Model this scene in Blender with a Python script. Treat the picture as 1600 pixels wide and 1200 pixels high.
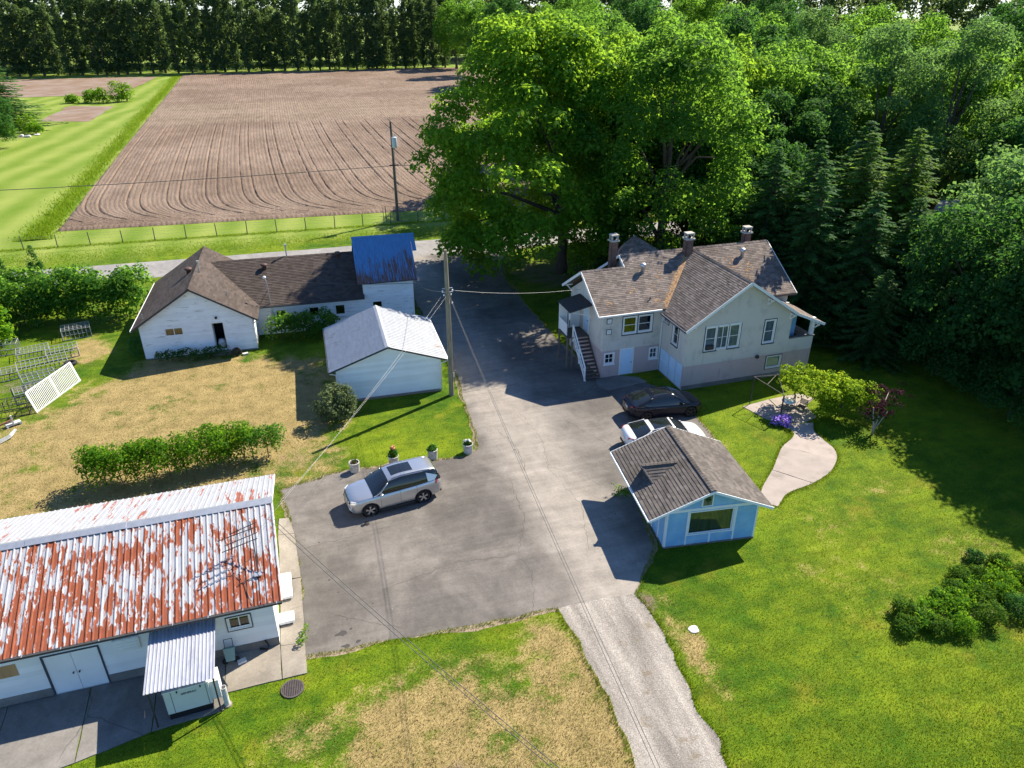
import bpy, bmesh, math, random
import numpy as np
from mathutils import Vector, Matrix
from mathutils.geometry import tessellate_polygon

for o in list(bpy.data.objects): bpy.data.objects.remove(o)
SC = bpy.context.scene
COL = SC.collection
R = math.radians
random.seed(7)

# ------------------------------------------------------------------ camera
cam_d = bpy.data.cameras.new('camera'); cam = bpy.data.objects.new('camera', cam_d); COL.objects.link(cam)
cam.location = (0, 0, 22.5); cam.rotation_euler = (R(90 - 27.5), 0, R(-18))
cam_d.sensor_width = 36; cam_d.lens = 25.875; cam_d.clip_start = 0.5; cam_d.clip_end = 6000
SC.camera = cam
SC.render.resolution_x = 1024; SC.render.resolution_y = 768

# ------------------------------------------------------------------ sky and sun
SUN_EL, SUN_AZ = R(43.7), math.atan2(0.431, 0.902)          # azimuth measured from +X towards +Y
world = bpy.data.worlds.new('World'); SC.world = world; world.use_nodes = True
wn = world.node_tree.nodes; wl = world.node_tree.links; wn.clear()
sky = wn.new('ShaderNodeTexSky'); sky.sky_type = 'NISHITA'; sky.sun_disc = False
sky.sun_elevation = SUN_EL; sky.sun_rotation = math.pi / 2 - SUN_AZ
sky.altitude = 50; sky.air_density = 0.9; sky.dust_density = 0.1; sky.ozone_density = 9.0
bg = wn.new('ShaderNodeBackground'); bg.inputs['Strength'].default_value = 0.100
wo = wn.new('ShaderNodeOutputWorld'); wl.new(sky.outputs[0], bg.inputs[0]); wl.new(bg.outputs[0], wo.inputs[0])
sd = bpy.data.lights.new('sun', 'SUN'); sd.energy = 5.0; sd.angle = R(0.53); sd.color = (1.0, 0.90, 0.75)
sun = bpy.data.objects.new('sun', sd); COL.objects.link(sun); sun.location = (60, 40, 80)
sdir = Vector((math.cos(SUN_EL) * math.cos(SUN_AZ), math.cos(SUN_EL) * math.sin(SUN_AZ), math.sin(SUN_EL)))
sun.rotation_euler = sdir.to_track_quat('Z', 'Y').to_euler()
SC.view_settings.view_transform = 'Standard'; SC.view_settings.look = 'None'
SC.view_settings.exposure = 1.16; SC.view_settings.gamma = 1.0; SC.view_settings.use_curve_mapping = False
SC.render.engine = 'CYCLES'
SC.cycles.max_bounces = 10; SC.cycles.diffuse_bounces = 8; SC.cycles.transmission_bounces = 8; SC.cycles.transparent_max_bounces = 16

# ------------------------------------------------------------------ mesh helpers
def tag(o, label=None, cat=None, group=None, kind=None):
    if label: o['label'] = label
    if cat: o['category'] = cat
    if group: o['group'] = group
    if kind: o['kind'] = kind
    return o

def thing(name, label, cat, loc=(0, 0, 0), rz=0, group=None, scale=1.0):
    o = bpy.data.objects.new(name, None); COL.objects.link(o)
    o.location = loc; o.rotation_euler = (0, 0, R(rz)); o.scale = (scale,) * 3
    o.empty_display_size = 0.2
    return tag(o, label, cat, group)

class MB:
    def __init__(s, T=None): s.v = []; s.f = []; s.T = T
    def P(s, p):
        p = Vector(p)
        s.v.append(s.T @ p if s.T else p); return len(s.v) - 1
    def poly(s, pts): s.f.append([s.P(p) for p in pts]); return s
    def box(s, x0, x1, y0, y1, z0, z1):
        i = [s.P(p) for p in ((x0,y0,z0),(x1,y0,z0),(x1,y1,z0),(x0,y1,z0),(x0,y0,z1),(x1,y0,z1),(x1,y1,z1),(x0,y1,z1))]
        for q in ((0,3,2,1),(4,5,6,7),(0,1,5,4),(1,2,6,5),(2,3,7,6),(3,0,4,7)): s.f.append([i[k] for k in q])
        return s
    def beam(s, a, b, w, h, up=(0, 0, 1)):
        a, b, up = Vector(a), Vector(b), Vector(up); d = (b - a).normalized()
        if abs(d.dot(up)) > .98: up = Vector((0, 1, 0))
        x = d.cross(up).normalized(); z = x.cross(d)
        i = [s.P(p + x * sx * w / 2 + z * sz * h / 2) for p in (a, b) for sx, sz in ((-1,-1),(1,-1),(1,1),(-1,1))]
        for q in ((3,2,1,0),(4,5,6,7),(0,1,5,4),(1,2,6,5),(2,3,7,6),(3,0,4,7)): s.f.append([i[k] for k in q])
        return s
    def tube(s, pts, r, n=8, cap=True):
        pts = [Vector(p) for p in pts]
        rs = r if isinstance(r, (list, tuple)) else [r] * len(pts)
        rings = []; up = Vector((0, 0, 1)); x = None
        for k, p in enumerate(pts):
            d = (pts[min(k + 1, len(pts) - 1)] - pts[max(k - 1, 0)]).normalized()
            if x is None:
                x = d.cross(up) if abs(d.dot(up)) < .95 else d.cross(Vector((1, 0, 0)))
            x = (x - d * x.dot(d)).normalized(); y = d.cross(x)
            rings.append([s.P(p + (x * math.cos(2*math.pi*j/n) + y * math.sin(2*math.pi*j/n)) * rs[k]) for j in range(n)])
        for a, b in zip(rings, rings[1:]):
            for j in range(n): s.f.append([a[j], a[(j+1) % n], b[(j+1) % n], b[j]])
        if cap: s.f.append(rings[0][::-1]); s.f.append(rings[-1])
        return s
    def lathe(s, prof, c=(0, 0, 0), n=20, axis='z', closed=False):
        c = Vector(c); rings = []
        for r, h in prof:
            ring = []
            for j in range(n):
                a = 2 * math.pi * j / n
                q = (r*math.cos(a), r*math.sin(a), h) if axis == 'z' else (r*math.cos(a), h, r*math.sin(a))
                ring.append(s.P(c + Vector(q)))
            rings.append(ring)
        pr = list(zip(rings, rings[1:])) + ([(rings[-1], rings[0])] if closed else [])
        for a, b in pr:
            for j in range(n): s.f.append([a[j], a[(j+1) % n], b[(j+1) % n], b[j]])
        if not closed: s.f.append(rings[0][::-1]); s.f.append(rings[-1])
        return s
    def prism(s, pts, off):
        off = Vector(off); a = [s.P(p) for p in pts]; b = [s.P(Vector(p) + off) for p in pts]; n = len(a)
        s.f.append(a[::-1]); s.f.append(b)
        for k in range(n): s.f.append([a[k], a[(k+1) % n], b[(k+1) % n], b[k]])
        return s
    def disc(s, c, r, n=16, z=0):
        s.f.append([s.P((c[0] + r*math.cos(2*math.pi*k/n), c[1] + r*math.sin(2*math.pi*k/n), c[2])) for k in range(n)]); return s
    def build(s, name, mat, parent=None, smooth=False, angle=None, label=None, fix=True):
        me = bpy.data.meshes.new(name); me.from_pydata([tuple(p) for p in s.v], [], s.f)
        if fix:
            bm = bmesh.new(); bm.from_mesh(me); bmesh.ops.recalc_face_normals(bm, faces=bm.faces); bm.to_mesh(me); bm.free()
        if smooth or angle:
            me.polygons.foreach_set('use_smooth', [True] * len(me.polygons))
            if angle: me.set_sharp_from_angle(angle=R(angle))
        return obj(name, me, mat, parent, label)

def obj(name, me, mat, parent=None, label=None):
    o = bpy.data.objects.new(name, me); COL.objects.link(o)
    if mat: me.materials.append(mat)
    o.parent = parent
    if label: o['label'] = label
    return o

def copy_tree(o, parent=None):
    c = o.copy(); COL.objects.link(c); c.parent = parent
    for ch in [x for x in KIDS.get(o.name, [])]: copy_tree(ch, c)
    return c
KIDS = {}
def index_kids():
    KIDS.clear()
    for o in bpy.data.objects:
        if o.parent: KIDS.setdefault(o.parent.name, []).append(o)

def raw_mesh(name, verts, faces_flat, k):
    """fast mesh from numpy: verts (N,3), faces (M,k)"""
    me = bpy.data.meshes.new(name)
    n = len(verts); m = len(faces_flat)
    me.vertices.add(n); me.vertices.foreach_set('co', np.ascontiguousarray(verts, dtype=np.float32).ravel())
    me.loops.add(m * k); me.loops.foreach_set('vertex_index', np.ascontiguousarray(faces_flat, dtype=np.int32).ravel())
    me.polygons.add(m); me.polygons.foreach_set('loop_start', np.arange(0, m * k, k, dtype=np.int32))
    me.polygons.foreach_set('loop_total', np.full(m, k, dtype=np.int32))
    me.update(calc_edges=True); return me

# ------------------------------------------------------------------ material helpers
class G:
    def __init__(s, name):
        s.m = bpy.data.materials.new(name); s.m.use_nodes = True
        s.t = s.m.node_tree; s.t.nodes.clear(); s.o = s.t.nodes.new('ShaderNodeOutputMaterial')
        s._co = None
    def add(s, typ, ins=None, **props):
        n = s.t.nodes.new(typ)
        for k, v in props.items(): setattr(n, k, v)
        for k, v in (ins or {}).items(): s.set(n.inputs[k], v)
        return n
    def set(s, sock, v):
        if isinstance(v, bpy.types.NodeSocket): s.t.links.new(v, sock)
        elif isinstance(v, (tuple, list)) and sock.type == 'RGBA' and len(v) == 3: sock.default_value = (*v, 1)
        else: sock.default_value = v
    def co(s, stretch=None, rot=None, out='Object'):
        if s._co is None: s._co = s.add('ShaderNodeTexCoord')
        v = s._co.outputs[out]
        if stretch or rot:
            n = s.add('ShaderNodeMapping', {0: v})
            if stretch: n.inputs['Scale'].default_value = stretch
            if rot: n.inputs['Rotation'].default_value = rot
            v = n.outputs[0]
        return v
    def noise(s, scale, detail=3, rough=.55, vec=None, dist=0):
        n = s.add('ShaderNodeTexNoise', {'Vector': vec if vec is not None else s.co(), 'Scale': scale, 'Detail': detail, 'Roughness': rough, 'Distortion': dist})
        return n.outputs['Fac']
    def ramp(s, fac, a, b, lo=0., hi=1.):
        n = s.add('ShaderNodeMapRange', {0: fac, 1: a, 2: b, 3: lo, 4: hi}); n.clamp = True; return n.outputs[0]
    def smooth(s, fac, a, b, lo=0., hi=1.):
        n = s.add('ShaderNodeMapRange', {0: fac, 1: a, 2: b, 3: lo, 4: hi}, interpolation_type='SMOOTHSTEP'); return n.outputs[0]
    def math(s, op, a, b=0., c=None):
        n = s.add('ShaderNodeMath', {0: a, 1: b}, operation=op)
        if c is not None: s.set(n.inputs[2], c)
        return n.outputs[0]
    def mix(s, fac, a, b, mode='MIX'):
        n = s.t.nodes.new('ShaderNodeMix'); n.data_type = 'RGBA'; n.blend_type = mode
        s.set(n.inputs[0], fac); s.set(n.inputs[6], a); s.set(n.inputs[7], b); return n.outputs[2]
    def scalecol(s, col, fac):
        return s.mix(1.0, col, s.add('ShaderNodeCombineColor', {0: fac, 1: fac, 2: fac}).outputs[0], 'MULTIPLY')
    def island(s): return s.add('ShaderNodeNewGeometry').outputs['Random Per Island']
    def orand(s): return s.add('ShaderNodeObjectInfo').outputs['Random']
    def attr(s, name): return s.add('ShaderNodeAttribute', attribute_name=name).outputs['Fac']
    def bump(s, h, strength=.5, dist=.02, normal=None):
        n = s.add('ShaderNodeBump', {'Height': h, 'Strength': strength, 'Distance': dist})
        if normal is not None: s.set(n.inputs['Normal'], normal)
        return n.outputs[0]
    def pbr(s, col, rough=.8, metal=0., spec=.3, normal=None, coat=0.):
        n = s.add('ShaderNodeBsdfPrincipled', {'Base Color': col, 'Roughness': rough, 'Metallic': metal, 'Specular IOR Level': spec})
        if normal is not None: s.set(n.inputs['Normal'], normal)
        if coat: n.inputs['Coat Weight'].default_value = coat; n.inputs['Coat Roughness'].default_value = .05
        return n.outputs[0]
    def out(s, sh): s.t.links.new(sh, s.o.inputs[0]); return s.m

def mat(name, col, rough=.8, var=.18, vs=2.5, col2=None, s2=1.5, lo2=.5, hi2=.65, island=0., orand=0., bump=0., bs=30, bd=.01, metal=0., spec=.3, stretch=None, coat=0., detail=4):
    g = G(name); v = g.co(stretch)
    n = g.noise(vs, detail, .6, v)
    c = col
    if col2: c = g.mix(g.smooth(g.noise(s2, 5, .65, v), lo2, hi2), col, col2)
    f = g.ramp(n, .25, .75, 1 - var, 1 + var)
    if island: f = g.math('MULTIPLY', f, g.ramp(g.island(), 0, 1, 1 - island, 1 + island))
    if orand: f = g.math('MULTIPLY', f, g.ramp(g.orand(), 0, 1, 1 - orand, 1 + orand))
    c = g.scalecol(c, f)
    nm = g.bump(g.noise(bs, 4, .6, v), bump, bd) if bump else None
    return g.out(g.pbr(c, rough, metal, spec, nm, coat))

def leafmat(name, dark, light, trans, tw=.45, vs=.5, rough=.75):
    g = G(name)
    isl = g.island(); n = g.noise(vs, 3, .6)
    f = g.math('ADD', g.math('MULTIPLY', isl, .55), g.ramp(n, .3, .7, 0, .45))
    c = g.mix(f, dark, light)
    c = g.scalecol(c, g.ramp(g.orand(), 0, 1, .82, 1.15))
    t = g.mix(f, tuple(x * .7 for x in trans), trans)
    d = g.pbr(c, max(rough, .7), 0, .08)
    tr = g.add('ShaderNodeBsdfTranslucent', {'Color': t}).outputs[0]
    mx = g.add('ShaderNodeMixShader', {0: tw, 1: d, 2: tr}).outputs[0]
    return g.out(mx)

def glassmat(name, tint=(.72, .78, .80), rough=.03, refl=1.0):
    g = G(name)
    ge = g.add('ShaderNodeNewGeometry'); dt = g.add('ShaderNodeVectorMath', {0: ge.outputs['Incoming'], 1: ge.outputs['Normal']}, operation='DOT_PRODUCT').outputs['Value']
    f = g.math('MULTIPLY_ADD', g.math('POWER', g.math('SUBTRACT', 1.0, g.math('ABSOLUTE', dt)), 5.0), .90 * refl, .07)
    tr = g.add('ShaderNodeBsdfTransparent', {'Color': tint}).outputs[0]
    gl = g.add('ShaderNodeBsdfGlossy', {'Color': (1, 1, 1), 'Roughness': rough}).outputs[0]
    return g.out(g.add('ShaderNodeMixShader', {0: f, 1: tr, 2: gl}).outputs[0])

# ------------------------------------------------------------------ materials
M = {}
def lawn():
    g = G('lawn_grass')
    big = g.noise(.16, 4, .6); mid = g.noise(1.1, 4, .65); fine = g.noise(11, 4, .7); vf = g.noise(34, 2, .7, g.co((1, .45, 1)))
    t = g.math('ADD', g.math('MULTIPLY', big, .5), g.math('ADD', g.math('MULTIPLY', mid, .35), g.math('MULTIPLY', fine, .35)))
    green = g.mix(g.smooth(t, .45, .74), (.030, .090, .004), (.155, .210, .008))
    green = g.mix(g.smooth(g.noise(.45, 3, .6), .56, .74, 0, .5), green, (.235, .215, .02))
    dryc = g.mix(g.ramp(g.math('ADD', g.math('MULTIPLY', fine, .6), g.math('MULTIPLY', mid, .5)), .3, .8), (.085, .070, .022), (.44, .335, .145))
    d = g.math('ADD', g.attr('dry'), g.math('ADD', g.math('ADD', g.math('MULTIPLY_ADD', mid, 1.1, -.55), g.math('MULTIPLY_ADD', big, 1.2, -.6)), g.math('MULTIPLY_ADD', fine, .7, -.35)))
    mow = g.noise(.55, 4, .6, g.co((.55, 3.2, 1), (0, 0, -.42))); green = g.scalecol(green, g.ramp(mow, .3, .7, .80, 1.20))
    clo = g.noise(2.3, 4, .6, None, .8); green = g.mix(g.smooth(clo, .60, .70, 0, .55), green, (.034, .090, .012))
    c = g.mix(g.smooth(d, .35, .72), green, dryc)
    # pale mown hay-meadow tone and mowing bands on the far lawn
    far = g.attr('meadow')
    w = g.add('ShaderNodeTexWave', {'Vector': g.co(None, (0, 0, .12)), 'Scale': .06, 'Distortion': 9., 'Detail': 3, 'Detail Scale': .35}).outputs['Fac']
    mead = g.mix(g.ramp(g.math('ADD', g.math('MULTIPLY', w, .5), g.math('MULTIPLY', big, .6)), .2, .9), (.115, .19, .016), (.235, .285, .062))
    mead = g.scalecol(mead, g.ramp(fine, .25, .75, .85, 1.15))
    c = g.mix(far, c, mead)
    soil = g.mix(fine, (.10, .075, .05), (.26, .20, .15))
    b = g.math('ADD', g.attr('bare'), g.math('ADD', g.math('MULTIPLY_ADD', mid, .8, -.4), g.math('MULTIPLY_ADD', fine, .6, -.3)))
    c = g.mix(g.smooth(b, .4, .7), c, soil)
    c = g.scalecol(c, g.ramp(vf, .2, .8, .62, 1.38))
    h = g.math('ADD', g.math('MULTIPLY', fine, .6), g.math('MULTIPLY', vf, .5))
    return g.out(g.pbr(c, .9, 0, .12, g.bump(h, .8, .07)))
M['lawn'] = lawn()

def soil():
    g = G('ploughed_soil')
    big = g.noise(.05, 4, .6); mid = g.noise(.7, 5, .65, g.co((1, .35, 1))); fine = g.noise(5, 4, .7)
    c = g.mix(g.smooth(big, .35, .65), (.166, .121, .090), (.225, .170, .130))
    c = g.mix(g.smooth(g.attr('band'), .2, .8), c, (.26, .21, .15))
    c = g.scalecol(c, g.ramp(mid, .25, .75, .78, 1.2)); c = g.scalecol(c, g.ramp(fine, .25, .75, .66, 1.34))
    row = g.math('SINE', g.math('ADD', g.math('MULTIPLY', g.attr('u'), 11.5), g.math('MULTIPLY', g.noise(.4, 3), 3.)))
    c = g.scalecol(c, g.ramp(row, -1, 1, .955, 1.035))
    h = g.math('ADD', g.math('ADD', fine, g.math('MULTIPLY', row, .12)), g.math('MULTIPLY', mid, 1.5))
    return g.out(g.pbr(c, .95, 0, .08, g.bump(h, 1.0, .16)))
M['soil'] = soil()
M['soil2'] = mat('raked_soil', (.24, .19, .155), .95, .2, .8, col2=(.20, .14, .10), s2=.2, lo2=.4, hi2=.6, bump=.8, bs=3, bd=.1, spec=.08)

def asphalt(name, a, b, crack=.5, stain=(.055, .05, .047), lane=False):
    g = G(name)
    big = g.noise(.22, 5, .62, None, .6); mid = g.noise(1.3, 5, .65, g.co((1, .6, 1)), .4); fine = g.noise(60, 3, .7)
    c = g.mix(g.smooth(big, .36, .66), a, b)
    if lane:     # traffic-polished strip down the middle of the drive
        sp = g.add('ShaderNodeSeparateXYZ', {0: g.co()}); x = g.math('ADD', sp.outputs[0], g.math('MULTIPLY', g.noise(.5, 3), 1.2))
        w = g.math('MULTIPLY', g.smooth(x, 9.6, 11.6), g.smooth(x, 13.2, 15.8, 1, 0)); c = g.mix(g.math('MULTIPLY', w, .75), c, (.29, .262, .228))
        br = g.noise(1.0, 5, .65, g.co((.35, 2.2, 1), (0, 0, .35))); c = g.scalecol(c, g.ramp(br, .3, .7, .86, 1.18))
    c = g.scalecol(c, g.ramp(mid, .25, .75, .8, 1.2))
    st = g.smooth(g.noise(.55, 6, .75, None, 1.2), .62, .74, 0, .45); c = g.mix(st, c, stain)
    st2 = g.smooth(g.noise(2.8, 3, .6), .70, .76, 0, .6); c = g.mix(st2, c, tuple(x * 1.35 for x in b))
    wob = g.add('ShaderNodeMixRGB', {0: .28, 1: g.co(), 2: g.add('ShaderNodeTexNoise', {'Vector': g.co(), 'Scale': 1.3, 'Detail': 4}).outputs['Color']}).outputs[0]
    vo = g.add('ShaderNodeTexVoronoi', {'Vector': wob, 'Scale': .33}, feature='DISTANCE_TO_EDGE').outputs['Distance']
    cr = g.math('MULTIPLY', g.ramp(vo, .0, .008, 1, 0), g.smooth(g.noise(.3, 2), .48, .6))
    c = g.mix(g.math('MULTIPLY', cr, crack), c, (.03, .028, .022))
    agg = g.noise(9, 6, .8); c = g.scalecol(c, g.ramp(agg, .25, .75, .80, 1.2)); c = g.scalecol(c, g.ramp(fine, .2, .8, .76, 1.24))
    return g.out(g.pbr(c, .9, 0, .2, g.bump(fine, .4, .012)))
M['asphalt'] = asphalt('driveway_asphalt', (.100, .092, .083), (.172, .157, .141), .0, lane=True)
M['road'] = asphalt('road_asphalt', (.22, .212, .205), (.265, .255, .245), .3)
M['concrete'] = asphalt('old_concrete', (.21, .188, .155), (.30, .27, .225), .35, (.17, .15, .12))
M['concrete_dark'] = asphalt('worn_concrete', (.15, .142, .13), (.23, .218, .20), .5, (.10, .095, .09))
M['slab'] = mat('path_concrete', (.33, .285, .255), .9, .14, 1.2, col2=(.25, .22, .19), s2=.8, lo2=.5, hi2=.7, bump=.3, bs=60, orand=.08)
def gravel():
    g = G('gravel')
    fine = g.noise(24, 5, .8); vo = g.add('ShaderNodeTexVoronoi', {'Vector': g.co(), 'Scale': 30}).outputs['Color']
    sep = g.add('ShaderNodeSeparateColor', {0: vo}).outputs[0]
    mid = g.noise(.9, 5, .65, g.co((1.7, .22, 1)))
    c = g.mix(g.math('ADD', g.math('MULTIPLY', sep, .6), .2), (.20, .178, .152), (.46, .425, .38)); c = g.scalecol(c, g.ramp(mid, .3, .7, .55, 1.3)); c = g.scalecol(c, g.ramp(fine, .25, .75, .72, 1.28))
    c = g.mix(g.smooth(g.noise(.9, 4, .7), .56, .70, 0, .6), c, (.17, .13, .065))
    return g.out(g.pbr(c, .95, 0, .15, g.bump(g.math('ADD', fine, sep), .8, .04)))
M['gravel'] = gravel()

def shingle(name, a, b, moss=None, isl=.3, dark=None):
    g = G(name); i = g.island()
    c = g.mix(i, a, b)
    c = g.scalecol(c, g.ramp(g.noise(1.1, 4, .6), .25, .75, .78, 1.2)); c = g.scalecol(c, g.ramp(g.noise(45, 2, .7), .2, .8, .8, 1.2))
    if dark: c = g.mix(g.smooth(g.noise(.55, 4, .65), .52, .68, 0, .75), c, dark)
    if moss: c = g.mix(g.smooth(g.noise(1.7, 5, .75), .63, .71, 0, .8), c, moss)
    return g.out(g.pbr(c, .93, 0, .15, g.bump(g.noise(90, 2), .3, .006)))
M['sh_house'] = shingle('house_shingle', (.122, .102, .090), (.235, .196, .170), (.34, .21, .13), dark=(.098, .080, .068))
M['sh_gar'] = shingle('garage_shingle', (.090, .080, .072), (.150, .133, .119), None, dark=(.074, .065, .057))
M['sh_old'] = shingle('old_shingle', (.060, .048, .041), (.098, .079, .068), None, dark=(.050, .040, .034))
M['moss'] = mat('moss_debris', (.36, .22, .11), .95, .4, 8, col2=(.20, .13, .08), s2=5, bump=.6, bs=25, bd=.03)

def stucco(name, a, grime):
    g = G(name)
    z = g.add('ShaderNodeSeparateXYZ', {0: g.co()}).outputs[2]
    fine = g.noise(70, 3, .75); mid = g.noise(1.0, 5, .65)
    c = g.scalecol(a, g.ramp(fine, .2, .8, .78, 1.2))
    st = g.math('MULTIPLY', g.smooth(mid, .5, .72), .55); c = g.mix(st, c, grime)
    streak = g.smooth(g.noise(1.6, 4, .6, g.co((1.5, 1.5, .18))), .58, .75, 0, .35); c = g.mix(streak, c, grime)
    return g.out(g.pbr(c, .95, 0, .1, g.bump(fine, .5, .015)))
M['stucco'] = stucco('cream_stucco', (.62, .575, .50), (.37, .335, .28))
M['stucco_low'] = stucco('mauve_stucco', (.52, .41, .385), (.36, .28, .25))
def siding(name, a, wear, lo=.60, hi=.72, amt=.75):
    g = G(name)
    c = g.scalecol(a, g.ramp(g.island(), 0, 1, .93, 1.05))
    c = g.mix(g.smooth(g.noise(2.2, 6, .7, g.co((.5, .5, 3.5))), lo, hi, 0, amt), c, wear)
    c = g.scalecol(c, g.ramp(g.noise(.6, 3), .3, .7, .92, 1.06))
    return g.out(g.pbr(c, .6, 0, .25, g.bump(g.noise(30, 3, .6, g.co((.3, .3, 3))), .2, .006)))
M['sid_old'] = siding('peeling_white_siding', (.80, .82, .82), (.40, .42, .38), .55, .66, .8)
M['sid_new'] = siding('white_siding', (.80, .84, .86), (.62, .64, .6), .6, .75, .5)
M['sid_barn'] = siding('barn_white_board', (.80, .80, .79), (.62, .60, .56), .6, .75, .5)
M['blue'] = mat('pale_blue_panel', (.20, .43, .66), .6, .12, 1.5, col2=(.29, .50, .66), s2=1.2, lo2=.45, hi2=.7, spec=.3)
M['white'] = mat('white_paint', (.78, .78, .75), .5, .06, 2.0, col2=(.66, .66, .62), s2=2, lo2=.55, hi2=.75)
M['white_trim_blue'] = mat('aged_white_trim', (.70, .75, .76), .55, .08, 2.5)
M['lightblue_door'] = mat('pale_door_paint', (.56, .73, .88), .5, .07, 1.5)
M['navy_trim'] = mat('dark_trim_paint', (.05, .06, .08), .6, .1)
M['dark'] = mat('dark_interior', (.012, .012, .014), .9, .1)
M['curtain'] = mat('lace_curtain', (.42, .44, .46), .9, .25, 14, stretch=(1, 1, .15))
M['drape'] = mat('olive_drape', (.16, .17, .09), .9, .3, 9, stretch=(1, 1, .05))
M['glass'] = glassmat('window_glass')
M['brown_board'] = mat('brown_board', (.22, .13, .07), .8, .3, 3)
M['ply'] = mat('bare_plywood', (.42, .25, .12), .8, .25, 3, stretch=(1, 1, .3))
M['wood'] = mat('weathered_wood', (.16, .135, .11), .85, .3, 5, stretch=(.6, .6, 3), bump=.3, bs=20)
M['polewood'] = mat('pole_wood', (.26, .225, .16), .85, .22, 3, col2=(.17, .15, .10), s2=2, stretch=(4, 4, .4), bump=.4, bs=18)
M['polewood_dark'] = mat('dark_pole_wood', (.12, .10, .08), .85, .22, 3, stretch=(4, 4, .4))
M['stairwood'] = mat('stair_tread_wood', (.13, .105, .09), .85, .25, 4)
M['brick'] = mat('chimney_brick', (.17, .095, .075), .9, .2, 5, island=.25, bump=.4, bs=30)
M['mortar'] = mat('mortar', (.25, .22, .20), .95, .15)
M['capstone'] = mat('chimney_cap', (.42, .40, .36), .9, .2, 4)
M['galv'] = mat('galvanised', (.52, .54, .56), .42, .15, 4, metal=.7)
M['steel_dark'] = mat('dark_steel', (.06, .055, .055), .6, .2, 4, metal=.3)
M['brownvent'] = mat('brown_vent', (.10, .055, .045), .6, .2)
M['gutter'] = mat('dark_gutter', (.05, .05, .052), .5, .15)
M['black'] = mat('black_rubber', (.018, .018, .019), .75, .1)
M['cable'] = mat('cable', (.10, .095, .09), .6, .1)
M['cable_pale'] = mat('pale_cable', (.30, .30, .30), .45, .1, metal=.4)
M['bark'] = mat('bark', (.085, .068, .055), .95, .35, 4, stretch=(2, 2, .5), bump=.7, bs=12, bd=.04)
M['bark_pale'] = mat('pale_bark', (.30, .26, .23), .9, .3, 5, stretch=(2, 2, .5))
def rust_roof(name, paint, rust, sc, th, soft=.012, ribdark=0., grad=None, metal=0.2, rough=.45):
    g = G(name)
    v = g.co(sc)
    n = g.noise(1.0, 4, .55, v); n2 = g.noise(3.3, 3, .6, v); big = g.noise(.35, 2, .5)
    e = g.math('ADD', g.math('MULTIPLY', n, .6), g.math('ADD', g.math('MULTIPLY', n2, .4), g.math('MULTIPLY_ADD', big, .28, -.14)))
    e = g.math('ADD', e, g.math('MULTIPLY_ADD', g.island(), .0, 0))
    if grad: e = g.math('ADD', e, g.ramp(g.add('ShaderNodeSeparateXYZ', {0: g.co()}).outputs[1], grad[0], grad[1], grad[2], grad[3]))
    f = g.smooth(e, th - soft, th + soft)
    p = g.scalecol(paint, g.ramp(g.noise(2.2, 4, .6, g.co((3, .5, 1))), .25, .75, .82, 1.12))
    p = g.mix(g.smooth(g.noise(7, 3, .6, g.co((2.5, .7, 1))), .60, .66, 0, .55), p, tuple(x * .62 for x in paint))
    r = g.scalecol(rust, g.ramp(g.noise(3.0, 4, .65, g.co((3, .8, 1))), .25, .75, .72, 1.25))
    c = g.mix(f, p, r)
    return g.out(g.pbr(c, g.math('MULTIPLY_ADD', f, .4, rough), metal, .35))
M['barn_roof'] = rust_roof('flaking_roof_paint', (.42, .432, .452), (.255, .076, .038), (3.9, 1.0, 1), .510, .022, grad=(0., 4.5, .05, -.03))
M['barn_back'] = rust_roof('flaking_roof_paint_pale', (.43, .44, .46), (.26, .09, .06), (5.0, .3, 1), .585, .02)
M['gar_roof'] = rust_roof('galvanised_roof', (.385, .405, .43), (.28, .20, .17), (.5, 1.3, 1), .66, .08)
M['canopy_roof'] = rust_roof('galvanised_canopy', (.40, .42, .47), (.30, .32, .38), (2, .3, 1), .56, .05)
M['tower_roof'] = rust_roof('blue_roof_metal', (.085, .235, .44), (.15, .085, .065), (10.5, .35, 1), .53, .05, grad=(2.2, 6., .12, -.2), metal=.1)  # sheet metal with a blue base colour, more rust streaks towards the eave
M['leaf_maple'] = leafmat('maple_leaf', (.026, .118, .014), (.092, .215, .020), (.38, .62, .04), .55)
M['leaf_mid'] = leafmat('broad_leaf', (.024, .100, .020), (.080, .185, .028), (.28, .54, .05), .55)
M['leaf_dark'] = leafmat('dark_leaf', (.016, .072, .022), (.050, .135, .032), (.13, .33, .045), .45)
M['leaf_bluegreen'] = leafmat('cottonwood_leaf', (.032, .105, .034), (.110, .205, .065), (.26, .48, .10), .48)
M['leaf_yellow'] = leafmat('vine_leaf', (.085, .20, .008), (.22, .36, .022), (.48, .66, .04), .5)
M['leaf_hedge'] = leafmat('hedge_leaf', (.026, .115, .008), (.105, .235, .014), (.32, .56, .025), .48, 1.2)
M['leaf_rhodo'] = leafmat('grey_green_leaf', (.045, .075, .028), (.150, .185, .085), (.16, .22, .06), .3, 2)
M['leaf_box'] = leafmat('boxwood_leaf', (.020, .080, .010), (.078, .165, .016), (.20, .34, .025), .42, 2)
M['leaf_purple'] = leafmat('purple_maple_leaf', (.018, .007, .014), (.055, .016, .034), (.08, .014, .035), .35, 2)
M['needle'] = leafmat('spruce_needle', (.020, .082, .026), (.068, .160, .038), (.18, .40, .055), .44, .6, .5)
M['needle_light'] = leafmat('young_spruce_needle', (.036, .120, .026), (.130, .230, .040), (.34, .54, .06), .46, .6, .5)
M['poplar'] = leafmat('poplar_leaf', (.035, .080, .038), (.10, .155, .062), (.24, .36, .09), .45, .3)
M['petal_purple'] = mat('purple_petal', (.30, .16, .62), .7, .2, 10, island=.4)
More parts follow.
